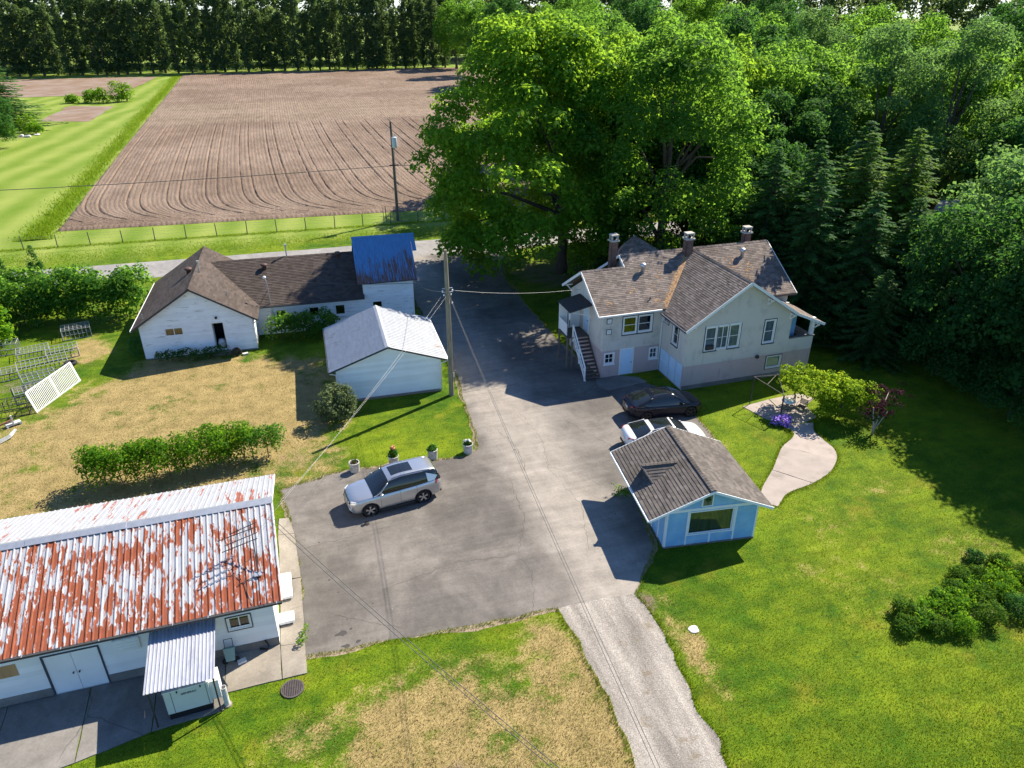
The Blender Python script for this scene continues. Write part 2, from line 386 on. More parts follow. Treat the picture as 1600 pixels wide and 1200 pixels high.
M['petal_white'] = mat('white_petal', (.72, .70, .64), .7, .15, 10, island=.2)
M['petal_pink'] = mat('coral_petal', (.55, .20, .13), .7, .2, 10, island=.3)
M['blade'] = leafmat('grass_blade', (.040, .105, .004), (.168, .230, .010), (.24, .34, .014), .38, .4, .6)
M['blade_dry'] = leafmat('dry_grass_blade', (.14, .108, .036), (.43, .33, .145), (.34, .24, .085), .3, .4, .7)
M['blade_long'] = leafmat('tall_grass_blade', (.075, .17, .008), (.20, .285, .02), (.33, .48, .025), .45, .4, .6)
M['pot'] = mat('whitewashed_pot', (.55, .545, .52), .85, .2, 6, col2=(.36, .35, .33), s2=4, bump=.3, bs=20)
M['potsoil'] = mat('potting_soil', (.05, .035, .025), .95, .2)
M['stone'] = mat('white_stone', (.68, .66, .62), .8, .12, 5)
M['iron'] = mat('cast_iron', (.10, .085, .085), .7, .25, 8, metal=.4)
M['lattice'] = mat('white_lattice', (.74, .74, .72), .5, .06)
M['cage'] = mat('galvanised_bars', (.34, .35, .35), .5, .15, 6, metal=.4)
M['gen'] = mat('generator_grey', (.55, .59, .58), .5, .06, 1.5)
M['gen_white'] = mat('generator_pale', (.72, .71, .68), .5, .06, 1.5)
M['teal'] = mat('faded_teal_plastic', (.20, .33, .32), .5, .1)
M['transformer'] = mat('transformer_grey', (.52, .58, .62), .5, .1)
M['rustred'] = mat('rusted_bar', (.20, .09, .05), .8, .3, 6)
# ------------------------------------------------------------------ ground
def sm(x, a, b): t = np.clip((x - a) / (b - a), 0, 1); return t * t * (3 - 2 * t)
def blob(x, y, cx, cy, rx, ry, soft=.5):
    d = np.sqrt(((x - cx) / rx) ** 2 + ((y - cy) / ry) ** 2); return 1 - sm(d, 1 - soft, 1 + soft)
def dry_f(x, y):
    d = .80 * blob(x, y, -6.5, 43, 9.0, 9.5, .35)
    d = np.maximum(d, .72 * blob(x, y, -9, 36, 8, 6, .4))
    d = np.maximum(d, .55 * blob(x, y, -14, 41, 5, 7, .5))
    d = np.maximum(d, .62 * blob(x, y, -.5, 35.3, 2.8, 2.6, .4))
    d = np.maximum(d, .66 * blob(x, y, 3.5, 16.5, 4.5, 3.6, .5))
    d = np.maximum(d, .60 * blob(x, y, 7.8, 16.5, 1.8, 4.5, .5))
    d = np.maximum(d, .45 * blob(x, y, -1.2, 18.2, 2.2, 1.2, .5))
    d = np.maximum(d, .55 * blob(x, y, -14.0, 55.5, 1.6, 3.5, .5))
    d = np.maximum(d, .42 * blob(x, y, 13.2, 18.2, .9, 4, .5))
    d = np.maximum(d, .34 * np.exp(-((y - (79.4 - .045 * x)) / 1.2) ** 2))
    for cx, cy, r in ((24, 22.6, 1.8), (27.5, 24, 1.5), (20.2, 20.0, 1.0), (22.5, 17.5, 2.0), (19.6, 31.0, .0), (28, 19, 2), (22.2, 29.8, .8), (25.5, 15.5, 2)):
        if r: d = np.maximum(d, .28 * blob(x, y, cx, cy, r * 1.5, r, .8))
    wob = np.sin(x * 1.3 + 2 * np.sin(y * .7)) * np.sin(y * 1.7 + 1.5 * np.sin(x * .9)) + .6 * np.sin(x * 3.1 + y * 1.1) * np.sin(y * 3.7 - x * .8)
    return d + .06 + .13 * wob * sm(d, .15, .5)
def bare_f(x, y):
    b = .55 * blob(x, y, 2.6, 14.9, 2.4, 1.1, .6)
    b = np.maximum(b, .5 * blob(x, y, -17.6, 50.8, 2.0, 1.6, .6))
    b = np.maximum(b, .60 * blob(x, y, 24, 61, 5, 5, .7))
    b = np.maximum(b, .7 * blob(x, y, 12.6, 20.4, .5, 1.0, .7))
    b = np.maximum(b, .35 * blob(x, y, -.4, 35.6, 1.2, 1.6, .7))
    b = np.maximum(b, .7 * sm(x, 40, 46) * (1 - sm(y, 60, 68)) * sm(y, 20, 26))
    b = np.maximum(b, .5 * blob(x, y, 13.8, 83.6, 1.6, 1.0, .6))
    b = np.maximum(b, .6 * blob(x, y, -43.6, 166, 3.5, 4, .5))
    b = np.maximum(b, .55 * blob(x, y, 25.2, 16.1, 3.4, 1.0, .4))
    b = np.maximum(b, .45 * blob(x, y, -1.0, 36.2, 1.6, 1.5, .6))
    return b
xs = np.concatenate([np.linspace(-900, -70, 14), np.arange(-66, -24, 3.), np.arange(-22, 48, .5), np.arange(49, 80, 3.), np.linspace(90, 900, 12)])
ys = np.concatenate([np.linspace(-300, 0, 6), np.arange(4, 12, 1.), np.arange(12, 64, .5), np.arange(64, 96, 1.), np.arange(100, 300, 8.), np.linspace(310, 1500, 14)])
X, Y = np.meshgrid(xs, ys); nx, ny = len(xs), len(ys)
vv = np.stack([X, Y, np.zeros_like(X)], -1).reshape(-1, 3)
ii = np.arange(nx * ny).reshape(ny, nx)
ff = np.stack([ii[:-1, :-1], ii[:-1, 1:], ii[1:, 1:], ii[1:, :-1]], -1).reshape(-1, 4)
me = raw_mesh('ground', vv, ff, 4)
def setattr_f(me, name, arr):
    a = me.attributes.new(name, 'FLOAT', 'POINT'); a.data.foreach_set('value', np.ascontiguousarray(arr, dtype=np.float32).ravel())
fx, fy = vv[:, 0], vv[:, 1]
setattr_f(me, 'dry', dry_f(fx, fy)); setattr_f(me, 'bare', bare_f(fx, fy)); setattr_f(me, 'meadow', sm(fy, 77, 81) * .92)
ground = tag(obj('ground', me, M['lawn']), 'lawn and grass ground of the whole property', None, None, 'structure')

def rough_outline(pts, step=.35, amp=.06, seed=1, closed=True):
    rng = np.random.RandomState(seed); out = []
    n = len(pts)
    for k in range(n):
        a = np.array(pts[k][:2], float); b = np.array(pts[(k + 1) % n][:2], float); L = np.linalg.norm(b - a); m = max(1, int(L / step))
        t = (b - a) / L; nn = np.array([-t[1], t[0]])
        j = rng.randn(m) * amp; j = (j + np.roll(j, 1)) * .6; j[0] *= .3
        for q in range(m): out.append(a + (b - a) * q / m + nn * j[q])
    return out

def smooth_poly(pts, n=6):
    """closed Catmull-Rom through pts"""
    P = [np.array(p, float) for p in pts]; out = []
    for k in range(len(P)):
        a, b, c, d = P[k - 1], P[k], P[(k + 1) % len(P)], P[(k + 2) % len(P)]
        for t in np.linspace(0, 1, n, endpoint=False):
            out.append(.5 * ((2 * b) + (c - a) * t + (2 * a - 5 * b + 4 * c - d) * t * t + (3 * b - a - 3 * c + d) * t ** 3))
    return out

def sheet(name, pts, z, m, parent=None, thick=0.):
    if np.sum([pts[k-1][0] * pts[k][1] - pts[k][0] * pts[k-1][1] for k in range(len(pts))]) < 0: pts = pts[::-1]
    V3 = [Vector((p[0], p[1], z)) for p in pts]
    tris = tessellate_polygon([V3])
    mb = MB(); mb.v = list(V3); mb.f = [list(t) for t in tris]
    if thick:
        n = len(V3); mb.v += [Vector((p.x, p.y, z - thick)) for p in V3]
        for k in range(n): mb.f.append([k, n + k, n + (k + 1) % n, (k + 1) % n])
    o = mb.build(name, m, parent)
    me = o.data
    # faces up
    if me.polygons and sum(p.normal.z * p.area for p in me.polygons) < 0: me.flip_normals()
    return o

def inside(poly, x, y):
    poly = np.array([p[:2] for p in poly]); c = np.zeros(x.shape, bool); j = len(poly) - 1
    for i in range(len(poly)):
        xi, yi = poly[i]; xj, yj = poly[j]
        if yi != yj: c ^= ((yi > y) != (yj > y)) & (x < (xj - xi) * (y - yi) / (yj - yi) + xi)
        j = i
    return c
PAVED = []

# public road
road_far = [(x, 73.4 - .045 * x + 2.55) for x in np.arange(-140, 161, 4.)]; road_near = [(x, 73.4 - .045 * x - 2.55) for x in np.arange(-140, 161, 4.)]
rd = rough_outline(road_far[::-1] + road_near, .8, .05, 3)
tag(sheet('road', rd, .010, M['road']), 'grey country road running past the farm buildings', kind='structure'); PAVED.append(rd)
# driveway
drv = [(7.2, 70.6), (9.2, 69.6), (10.1, 67), (10.25, 60), (10.2, 43.1), (9.87, 40.8), (9.54, 37.1), (9.35, 35.2), (9.05, 34.1), (8.3, 33.55), (5.5, 33.75), (1.68, 34.2), (.3, 33.85), (-1.78, 33.45),
       (-1.45, 31.2), (-1.22, 29.3), (-1.15, 26.3), (-1.28, 21.9), (3.6, 21.55), (8.9, 21.25), (12.35, 21.05), (13.0, 21.75), (14.4, 23.3), (15.1, 26), (16.0, 29.0), (20.2, 29.2), (22.0, 29.6), (22.3, 31.2), (22.9, 34.6), (23.0, 36.0), (22.4, 37.4), (21.4, 39.3), (18.9, 40.1), (18.75, 46), (18.9, 54), (19.1, 60.5), (20.3, 66), (22.4, 69.2), (25.5, 69.9)]
drv = rough_outline(drv, .35, .055, 5)
tag(sheet('driveway', drv, .006, M['asphalt']), 'worn grey asphalt driveway and parking area', kind='structure'); PAVED.append(drv)
# sandy dirt washed along the driveway edge
def offset_outline(p, dist):
    p = np.array([q[:2] for q in p]); n = len(p); a = np.roll(p, 2, 0); b = np.roll(p, -2, 0); t = b - a; t /= np.linalg.norm(t, axis=1, keepdims=True) + 1e-9; ar = np.sum(p[:, 0] * np.roll(p[:, 1], -1) - np.roll(p[:, 0], -1) * p[:, 1])
    nr = np.stack([t[:, 1], -t[:, 0]], 1) * (1 if ar > 0 else -1); rr = np.random.RandomState(4); k = np.convolve(rr.rand(n + 6), np.ones(7) / 7, 'valid')[:n]; return [tuple(q) for q in p + nr * (dist * (k * 2.2 - .55))[:, None]]
M['dirt'] = mat('sandy_dirt', (.26, .205, .14), .95, .3, 5, col2=(.15, .115, .07), s2=2, bump=.5, bs=20)
tag(sheet('dirt_edge', offset_outline(drv, .34), .0022, M['dirt']), 'sandy dirt along the edge of the asphalt', kind='structure')
# cracks and patch joints in the asphalt: thin sunken lines
M['crack'] = mat('crack_fill', (.06, .052, .042), .95, .3, 5)
M['tar'] = mat('tar_patch', (.052, .048, .045), .8, .2, 3)
crk = tag(bpy.data.objects.new('asphalt_cracks', None), 'cracks and stains in the driveway asphalt', kind='structure'); COL.objects.link(crk)
rc = random.Random(12)
def crack(pts, w=.022):
    out = []
    for a, b in zip(pts, pts[1:]):
        L0 = math.dist(a, b); m = max(2, int(L0 / .22)); nx_, ny_ = -(b[1]-a[1]) / L0, (b[0]-a[0]) / L0
        for q in range(m): j = rc.gauss(0, .045); out.append((a[0] + (b[0]-a[0]) * q / m + nx_ * j, a[1] + (b[1]-a[1]) * q / m + ny_ * j))
    out.append(pts[-1]); mb = MB(); pr = None
    for k, p in enumerate(out):
        q0, q1 = out[max(k-1, 0)], out[min(k+1, len(out)-1)]; d = math.dist(q0, q1) + 1e-6; nx_, ny_ = -(q1[1]-q0[1]) / d, (q1[0]-q0[0]) / d; ww = w * rc.uniform(.25, 1.2) * (.3 if k in (0, len(out)-1) else 1)
        cur = (mb.P((p[0] - nx_ * ww, p[1] - ny_ * ww, .0085)), mb.P((p[0] + nx_ * ww, p[1] + ny_ * ww, .0085)))
        if pr: mb.f.append([pr[0], cur[0], cur[1], pr[1]])
        pr = cur
    mb.build('crack', M['crack'], crk)
for c_ in ([(-1.1, 28.4), (1.4, 28.6), (4.2, 28.9), (7.8, 29.4)], [(9.9, 41.0), (12.4, 40.7), (14.5, 41.3)], [(12.6, 37.5), (12.9, 34.0), (12.2, 31.2), (12.6, 27.5), (11.6, 24.2)], [(12.2, 31.2), (13.8, 29.9), (14.2, 28.6)], [(14.9, 35.9), (15.8, 33.4), (16.6, 31.6)], [(2.2, 24.6), (5.5, 25.3), (8.4, 24.9)], [(8.4, 24.9), (9.6, 27.5), (9.9, 31.5)], [(13.2, 46), (13.9, 50.5), (13.1, 55.5)], [(7.9, 21.5), (8.6, 23.6), (8.4, 24.9)], [(4.6, 33.2), (5.0, 31.9)], [(-.6, 24.2), (1.1, 23.0), (2.6, 22.1)], [(10.6, 36.2), (11.2, 33.6), (10.9, 31.0)]): crack(c_, rc.uniform(.006, .012))
def stain(x, y, r, n=14):
    ph = [rc.uniform(0, 6) for _ in range(3)]; pl = [(x + r * (1 + .35 * math.sin(2*a+ph[0]) + .2 * math.sin(5*a+ph[1])) * math.cos(a), y + r * .7 * (1 + .3 * math.sin(3*a+ph[2])) * math.sin(a)) for a in np.linspace(0, 6.283, n, endpoint=False)]; sheet('stain', pl, .0078, M['tar'], crk)
for q in ((.0, 25.9, .07), (.3, 25.0, .06), (.45, 23.3, .05), (.15, 22.6, .20), (.55, 22.75, .08), (.25, 21.9, .14), (.75, 22.0, .11), (-.2, 28.6, .06), (1.6, 23.9, .05), (11.0, 33.4, .06), (13.9, 26.3, .05)): stain(*q)
# gravel track
gr = [(8.9, 21.35), (9.12, 19.4), (9.05, 17.4), (8.88, 15.3), (8.7, 12), (8.5, 6), (11.2, 6), (11.6, 12), (11.85, 14.6), (12.15, 16.8), (12.45, 19), (12.35, 21.15)]
gr = rough_outline(gr, .4, .085, 9)
tag(sheet('gravel_track', gr, .003, M['gravel']), 'pale gravel track leading off the asphalt', kind='structure'); PAVED.append(gr)
# small asphalt/soil plots
gb = rough_outline([(-44.4, 185.5), (-34.2, 182.2), (-33.0, 208.5), (-43.3, 212)], 1.5, .25, 4)
tag(sheet('garden_plot', gb, .03, M['soil2']), 'small bare soil garden plot in the far lawn', kind='structure')
lf = rough_outline([(-160, 238), (-64, 237), (-47.5, 235), (-35, 231.5), (-30.6, 289), (-75, 292), (-160, 298)], 3, .3, 4)
tag(sheet('far_field', lf, .06, M['soil2']), 'pale bare field in front of the poplars', kind='structure')

# ploughed field with wheel tracks as relief
FX0, FX1 = -22.9, 74.
per = 4.7; tpl = [0., .45, .80, 1.05, 1.22, 1.33, 1.40, 1.47, 1.58, 1.75, 2.15, 2.55, 2.72, 2.83, 2.90, 2.97, 3.08, 3.25, 3.5, 3.9, 4.3]
gu = np.array([k * per - 56.4 + t for k in range(40) for t in tpl]); gu = gu[(gu > -32.5) & (gu < FX1)]
gy0 = np.concatenate([np.arange(0, 14, .35), np.arange(14, 40, .8), np.arange(40, 76, 1.2), np.arange(76, 124, .42), np.arange(124, 206, 3.)])
GU, GD = np.meshgrid(gu, gy0)
def bend(d): return 7.5 * np.exp(-np.maximum(d - 1.5, 0) / 3.2) - .9 * np.sin(d / 34.)
GX = np.clip(GU + bend(GD), FX0, FX1)
GY = 91.0 - .082 * (GX + 22.9) + GD * (1 + .0004 * (GX + 22.9))
rng = np.random.RandomState(2)
def tracks(x, d):
    u = (x + 56.4) % per
    a = np.exp(-((u - 1.4) / .10) ** 2) + np.exp(-((u - 2.9) / .10) ** 2)
    ridge = np.exp(-((u - 1.65) / .12) ** 2) + np.exp(-((u - 1.15) / .12) ** 2) + np.exp(-((u - 3.15) / .12) ** 2) + np.exp(-((u - 2.65) / .12) ** 2)
    fade = sm(d, 1., 5.) * (1 - sm(d, 74, 80))
    hd = (np.exp(-((d - 1.5) / .3) ** 2) + np.exp(-((d - 3.1) / .3) ** 2))
    bands = sm(d, 76, 80) * (1 - sm(d, 116, 122)) * .5 * np.sin(d * 1.15)
    return (-.10 * a + .07 * ridge) * fade * (.85 + .35 * np.sin(x * .37 + d * .11) * np.sin(d * .23 + x * .9) + .2) - .09 * hd + .10 * bands
GZ = .16 + tracks(GU, GD) + rng.randn(*GX.shape) * .014
GZ[0, :] = .0; GZ[:, 0] = .0; GZ[:, -1] = 0; GZ[-1, :] = 0
edge = GX <= FX0 + 1e-6; GX = GX + np.where(edge, 0, rng.randn(*GX.shape) * .03); GX = GX + edge * (np.sin(GD * 2.1) * .06 + np.sin(GD * 5.3) * .04); GZ = np.where(edge, 0., GZ)
vv = np.stack([GX, GY, GZ + .02], -1).reshape(-1, 3); ny, nx = GX.shape; ii = np.arange(nx * ny).reshape(ny, nx)
ff = np.stack([ii[:-1, :-1], ii[:-1, 1:], ii[1:, 1:], ii[1:, :-1]], -1).reshape(-1, 4)
me = raw_mesh('ploughed_field', vv, ff, 4)
me.polygons.foreach_set('use_smooth', [True] * len(me.polygons))
bd = sm(GD, 76, 82) * (1 - sm(GD, 112, 122)); setattr_f(me, 'band', bd * .42); setattr_f(me, 'u', GU)
tag(obj('ploughed_field', me, M['soil']), 'brown ploughed field with curving wheel tracks', kind='structure')

# barn aprons: individual concrete bays
ap = tag(bpy.data.objects.new('concrete_apron', None), 'cracked concrete apron around the rusty roofed barn', kind='structure'); COL.objects.link(ap)
def bay(pts, z, m, parent, seed):
    p = rough_outline(pts, .4, .012, seed); PAVED.append(pts); return sheet('slab', p, z, m, parent, .05)
bay([(-2.18, 21.0), (-1.30, 21.0), (-1.27, 22.55), (-2.18, 22.65)], .045, M['concrete'], ap, 1)
bay([(-2.18, 22.68), (-1.27, 22.58), (-1.18, 26.4), (-2.05, 26.45)], .04, M['concrete'], ap, 2)
bay([(-2.05, 26.48), (-1.18, 26.43), (-1.27, 29.6), (-2.0, 29.7)], .043, M['concrete'], ap, 3)
bay([(-2.0, 29.73), (-1.27, 29.63), (-1.45, 30.9), (-1.9, 31.0)], .04, M['concrete'], ap, 4)
bay([(-4.2, 21.0), (-2.21, 21.0), (-2.21, 22.78), (-4.2, 22.78)], .042, M['concrete'], ap, 5)
bay([(-6.6, 20.1), (-4.23, 20.25), (-4.23, 22.78), (-6.6, 22.78)], .045, M['concrete_dark'], ap, 6)
bay([(-8.9, 19.6), (-6.63, 20.1), (-6.63, 22.78), (-8.9, 22.78)], .04, M['concrete_dark'], ap, 7)
bay([(-11.6, 19.2), (-8.93, 19.6), (-8.93, 22.78), (-11.6, 22.78)], .044, M['concrete_dark'], ap, 8)
bay([(-15, 18.8), (-11.63, 19.2), (-11.63, 22.78), (-15, 22.78)], .04, M['concrete_dark'], ap, 11)
# house door slab
hs = bay([(18.6, 39.0), (19.0, 38.2), (22.0, 38.55), (21.7, 39.4), (20.5, 40.0), (18.9, 40.0)], .05, M['concrete_dark'], None, 12)
hs.name = 'door_slab'; tag(hs, 'thin concrete slab below the basement door', kind='structure')
# garden path and patio
gp = tag(bpy.data.objects.new('garden_path', None), 'curved concrete garden path leading to the patio', kind='structure'); COL.objects.link(gp)
def L(a, b, t): return (a[0] + (b[0] - a[0]) * t, a[1] + (b[1] - a[1]) * t)
def dens(p, n=5):
    q = [np.array(v, float) for v in p]; q = [2 * q[0] - q[1]] + q + [2 * q[-1] - q[-2]]; o = []
    for k in range(1, len(q) - 2):
        for t in np.linspace(0, 1, n, endpoint=False): a_, b_, c_, d_ = q[k-1:k+3]; o.append(tuple(.5 * ((2*b_) + (c_-a_)*t + (2*a_-5*b_+4*c_-d_)*t*t + (3*b_-a_-3*c_+d_)*t**3)))
    return o + [tuple(q[-2])]
left = [(21.2, 24.95), (22.2, 26.0), (23.6, 27.15), (24.7, 28.2), (25.6, 29.0), (26.6, 29.55), (27.1, 30.0), (27.1, 30.5), (26.9, 31.1)]
right = [(21.9, 24.3), (23.1, 25.1), (24.9, 25.45), (26.4, 26.0), (27.6, 26.9), (28.2, 27.8), (28.3, 28.8), (28.4, 29.8), (29.0, 30.7)]
left, right = dens(left), dens(right)
for a, b in ((0, 10), (10, 20), (20, 30), (30, 40)):
    pl = left[a:b+1] + right[a:b+1][::-1]
    c = np.mean(pl, 0); pl = [tuple(c + (np.array(p) - c) * .992) for p in pl]
    bay(pl, .035 + .002 * (a % 4), M['slab'], gp, 20 + a)
pt = tag(bpy.data.objects.new('patio', None), 'small concrete patio below the vine frame', kind='structure'); COL.objects.link(pt)
for k, pl in enumerate(([(26.1, 33.7), (26.5, 32.2), (28.0, 32.5), (28.2, 34.0)], [(26.5, 32.15), (26.9, 31.15), (28.6, 30.9), (28.05, 32.45)], [(28.25, 34.0), (28.05, 32.55), (29.9, 32.6), (31.0, 33.2), (30.6, 34.1)], [(28.1, 32.48), (28.65, 30.9), (29.6, 31.2), (29.9, 32.5)])):
    bay(pl, .035 + .003 * k, M['slab'], pt, 30 + k)
# ------------------------------------------------------------------ building helpers
def WT(x, y, z=0., a=0.): return Matrix.Translation((x, y, z)) @ Matrix.Rotation(R(a), 4, 'Z')

def wall(mb, w, h, holes=(), t=.18, gable=None, z0=0.):
    xs = sorted({0., w, *[q for hh in holes for q in hh[:2]]}); zs = sorted({z0, h, *[q for hh in holes for q in hh[2:4]]})
    for xa, xb in zip(xs, xs[1:]):
        for za, zb in zip(zs, zs[1:]):
            cx, cz = (xa + xb) / 2, (za + zb) / 2
            if any(q[0] < cx < q[1] and q[2] < cz < q[3] for q in holes): continue
            mb.poly([(xa, 0, za), (xb, 0, za), (xb, 0, zb), (xa, 0, zb)])
    for a, b, c, d in [q[:4] for q in holes]:
        mb.poly([(a, 0, c), (a, 0, d), (a, t, d), (a, t, c)]); mb.poly([(b, 0, c), (b, t, c), (b, t, d), (b, 0, d)])
        mb.poly([(a, 0, c), (a, t, c), (b, t, c), (b, 0, c)]); mb.poly([(a, 0, d), (b, 0, d), (b, t, d), (a, t, d)])
    if gable: mb.poly([(0, 0, h), (w, 0, h), (gable[0], 0, gable[1])])
    return mb

def boards(mb, w, h, holes=(), gable=None, z0=0., course=.14, out=.022, seed=0, maxlen=4.2):
    """lap siding: each board a tilted strip with a lower lip, cut at openings"""
    rng = random.Random(seed); z = z0; top = gable[1] if gable else h
    while z < top - .02:
        zc = z + course / 2; zt = min(z + course, top)
        a, b = 0., w
        if zc > h and gable:
            f = (zc - h) / (gable[1] - h); a = gable[0] * f; b = w - (w - gable[0]) * f
        iv = [(a, b)]
        for q in holes:
            if q[2] < zc < q[3]:
                nv = []
                for i0, i1 in iv:
                    if q[0] > i0: nv.append((i0, min(i1, q[0])))
                    if q[1] < i1: nv.append((max(i0, q[1]), i1))
                iv = [i for i in nv if i[1] - i[0] > .02]
        for i0, i1 in iv:
            x = i0
            while x < i1 - .01:
                e = min(i1, x + maxlen * rng.uniform(.5, 1)); 
                if i1 - e < .4: e = i1
                o1 = out + rng.uniform(-.003, .004)
                p = [(x, -o1, z), (e, -o1, z), (e, -.004, zt), (x, -.004, zt)]
                i = [mb.P(q) for q in p] + [mb.P((x, 0, z)), mb.P((e, 0, z))]
                mb.f.append(i[:4]); mb.f.append([i[4], i[5], i[1], i[0]])
                x = e
        z += course
    return mb

def window(root, T, x0, x1, z0, z1, cols=1, rows=1, casing=.09, mat_c='white', mat_s='white', curtain=None, sill=True, outer=None, depth=.45, glass='glass', split=None, name='window'):
    c = casing; mb = MB(T)
    mb.box(x0 - c, x0, -.035, .01, z0 - c, z1 + c).box(x1, x1 + c, -.035, .01, z0 - c, z1 + c)
    mb.box(x0, x1, -.033, .01, z1, z1 + c).box(x0, x1, -.033, .01, z0 - c, z0)
    win = mb.build(name, M[mat_c], root)
    if outer:
        mo = MB(T); e = .035
        mo.box(x0-c-e, x0-c, -.045, .0, z0-c-e, z1+c+e).box(x1+c, x1+c+e, -.045, .0, z0-c-e, z1+c+e).box(x0-c, x1+c, -.045, 0, z1+c, z1+c+e).box(x0-c, x1+c, -.045, 0, z0-c-e, z0-c)
        mo.build('outer_trim', M[outer], win)
    if sill: MB(T).box(x0 - c - .05, x1 + c + .05, -.09, -.034, z0 - c - .05, z0 - c + .005).build('sill', M[outer or mat_c], win)
    ms = MB(T); s = .045; y0, y1 = .02, .06
    ms.box(x0, x0 + s, y0, y1, z0, z1).box(x1 - s, x1, y0, y1, z0, z1).box(x0 + s, x1 - s, y0, y1, z0, z0 + s).box(x0 + s, x1 - s, y0, y1, z1 - s, z1)
    xs = split or [x0 + s + (x1 - x0 - 2*s) * k / cols for k in range(cols + 1)]
    zs = [z0 + s + (z1 - z0 - 2*s) * k / rows for k in range(rows + 1)]
    for x in xs[1:-1]: ms.box(x - .02, x + .02, y0 + .004, y1 - .004, z0 + s, z1 - s)
    for z in zs[1:-1]: ms.box(x0 + s, x1 - s, y0 + .008, y1 - .008, z - .018, z + .018)
    ms.build('sash', M[mat_s], win)
    for xa, xb in zip(xs, xs[1:]):
        for za, zb in zip(zs, zs[1:]):
            MB(T).box(xa, xb, .036, .043, za, zb).build('pane', M[glass], win)
    mr = MB(T); d = depth
    mr.poly([(x0, d, z0), (x1, d, z0), (x1, d, z1), (x0, d, z1)]); mr.poly([(x0, .07, z0), (x0, d, z0), (x0, d, z1), (x0, .07, z1)]); mr.poly([(x1, .07, z0), (x1, .07, z1), (x1, d, z1), (x1, d, z0)])
    mr.poly([(x0, .07, z0), (x1, .07, z0), (x1, d, z0), (x0, d, z0)]); mr.poly([(x0, .07, z1), (x0, d, z1), (x1, d, z1), (x1, .07, z1)])
    mr.build('room_recess', M['dark'], win)
    if curtain:
        mc = MB(T); n = 24; gap = curtain[1]
        for a, b in (((x0 + .01, (x0 + x1) / 2 - gap), ((x0 + x1) / 2 + gap, x1 - .01)) if gap > 0 else ((x0 + .01, x1 - .01),)):
            pr = None
            for k in range(n + 1):
                x = a + (b - a) * k / n; y = .12 + .018 * math.sin(k * 1.9)
                cur = (mc.P((x, y, z0 + .01)), mc.P((x, y, z1 - .01)))
                if pr: mc.f.append([pr[0], cur[0], cur[1], pr[1]])
                pr = cur
        mc.build('curtain', M[curtain[0]], win)
    return win

def door(root, T, x0, x1, z0, z1, m='lightblue_door', casing=.09, cm='white', panels=0, leaf=1, knob=True, label=None):
    mb = MB(T); c = casing
    mb.box(x0 - c, x0, -.04, .02, z0, z1 + c).box(x1, x1 + c, -.04, .02, z0, z1 + c).box(x0, x1, -.038, .02, z1, z1 + c)
    fr = mb.build('door_frame', M[cm], root)
    n = leaf; w = (x1 - x0) / n
    for k in range(n):
        a, b = x0 + k * w + .008, x0 + (k + 1) * w - .008
        d = MB(T).box(a, b, .0, .04, z0 + .01, z1 - .008)
        dr = d.build('door', M[m], root, label=label)
        if panels:
            for q in range(panels):
                za = z0 + .15 + (z1 - z0 - .25) * q / panels; zb = za + (z1 - z0 - .25) / panels - .1
                mp = MB(T)
                for bx in ((a+.1, b-.1, za, za+.02), (a+.1, b-.1, zb-.02, zb), (a+.1, a+.12, za+.02, zb-.02), (b-.12, b-.1, za+.02, zb-.02)):
                    mp.box(bx[0], bx[1], -.008, 0, bx[2], bx[3])
                mp.build('moulding', M[m], dr)
        if knob:
            kx = b - .09 if (n == 1 or k == 0) else a + .09
            MB(T).lathe([(.0, -.09), (.03, -.085), (.035, -.06), (.015, -.045), (.015, 0)], (kx, 0, z0 + (z1 - z0) * .48), 10, 'y').build('knob', M['steel_dark'], dr, smooth=True)
    return fr

def clip_poly(poly, clip):
    """Sutherland-Hodgman, clip is convex CCW in 2D"""
    out = poly
    for k in range(len(clip)):
        a, b = clip[k], clip[(k + 1) % len(clip)]
        if not out: return []
        inp, out = out, []
        def side(p): return (b[0]-a[0]) * (p[1]-a[1]) - (b[1]-a[1]) * (p[0]-a[0])
        for i in range(len(inp)):
            p, q = inp[i-1], inp[i]; sp, sq = side(p), side(q)
            if (sp >= 0) != (sq >= 0):
                t = sp / (sp - sq); out.append((p[0] + (q[0]-p[0]) * t, p[1] + (q[1]-p[1]) * t))
            if sq >= 0: out.append(q)
    return out

class Plane:
    """roof plane z = z0 + g.(p - p0) over plan coordinates"""
    def __init__(s, p0, z0, g):
        s.p0 = p0; s.z0 = z0; s.g = g; s.k = math.hypot(*g)
        s.vp = (g[0] / s.k, g[1] / s.k); s.up = (s.vp[1], -s.vp[0]); s.c = math.sqrt(1 + s.k ** 2)
        s.n = Vector((-g[0], -g[1], 1)).normalized()
    def z(s, x, y): return s.z0 + s.g[0] * (x - s.p0[0]) + s.g[1] * (y - s.p0[1])
    def uv(s, x, y): return (x * s.up[0] + y * s.up[1], ((x - s.p0[0]) * s.vp[0] + (y - s.p0[1]) * s.vp[1]) * s.c)
    def pt(s, u, v, off=0.):
        w = v / s.c + s.p0[0] * s.vp[0] + s.p0[1] * s.vp[1]
        x = u * s.up[0] + w * s.vp[0]; y = u * s.up[1] + w * s.vp[1]
        return Vector((x, y, s.z(x, y))) + s.n * off
def ccw(p):
    a = sum(p[k-1][0] * p[k][1] - p[k][0] * p[k-1][1] for k in range(len(p))); return p if a > 0 else p[::-1]

def deck(mb, pl, poly, th=.13):
    top = [Vector((x, y, pl.z(x, y))) for x, y in poly]; mb.prism(top, (0, 0, -th))

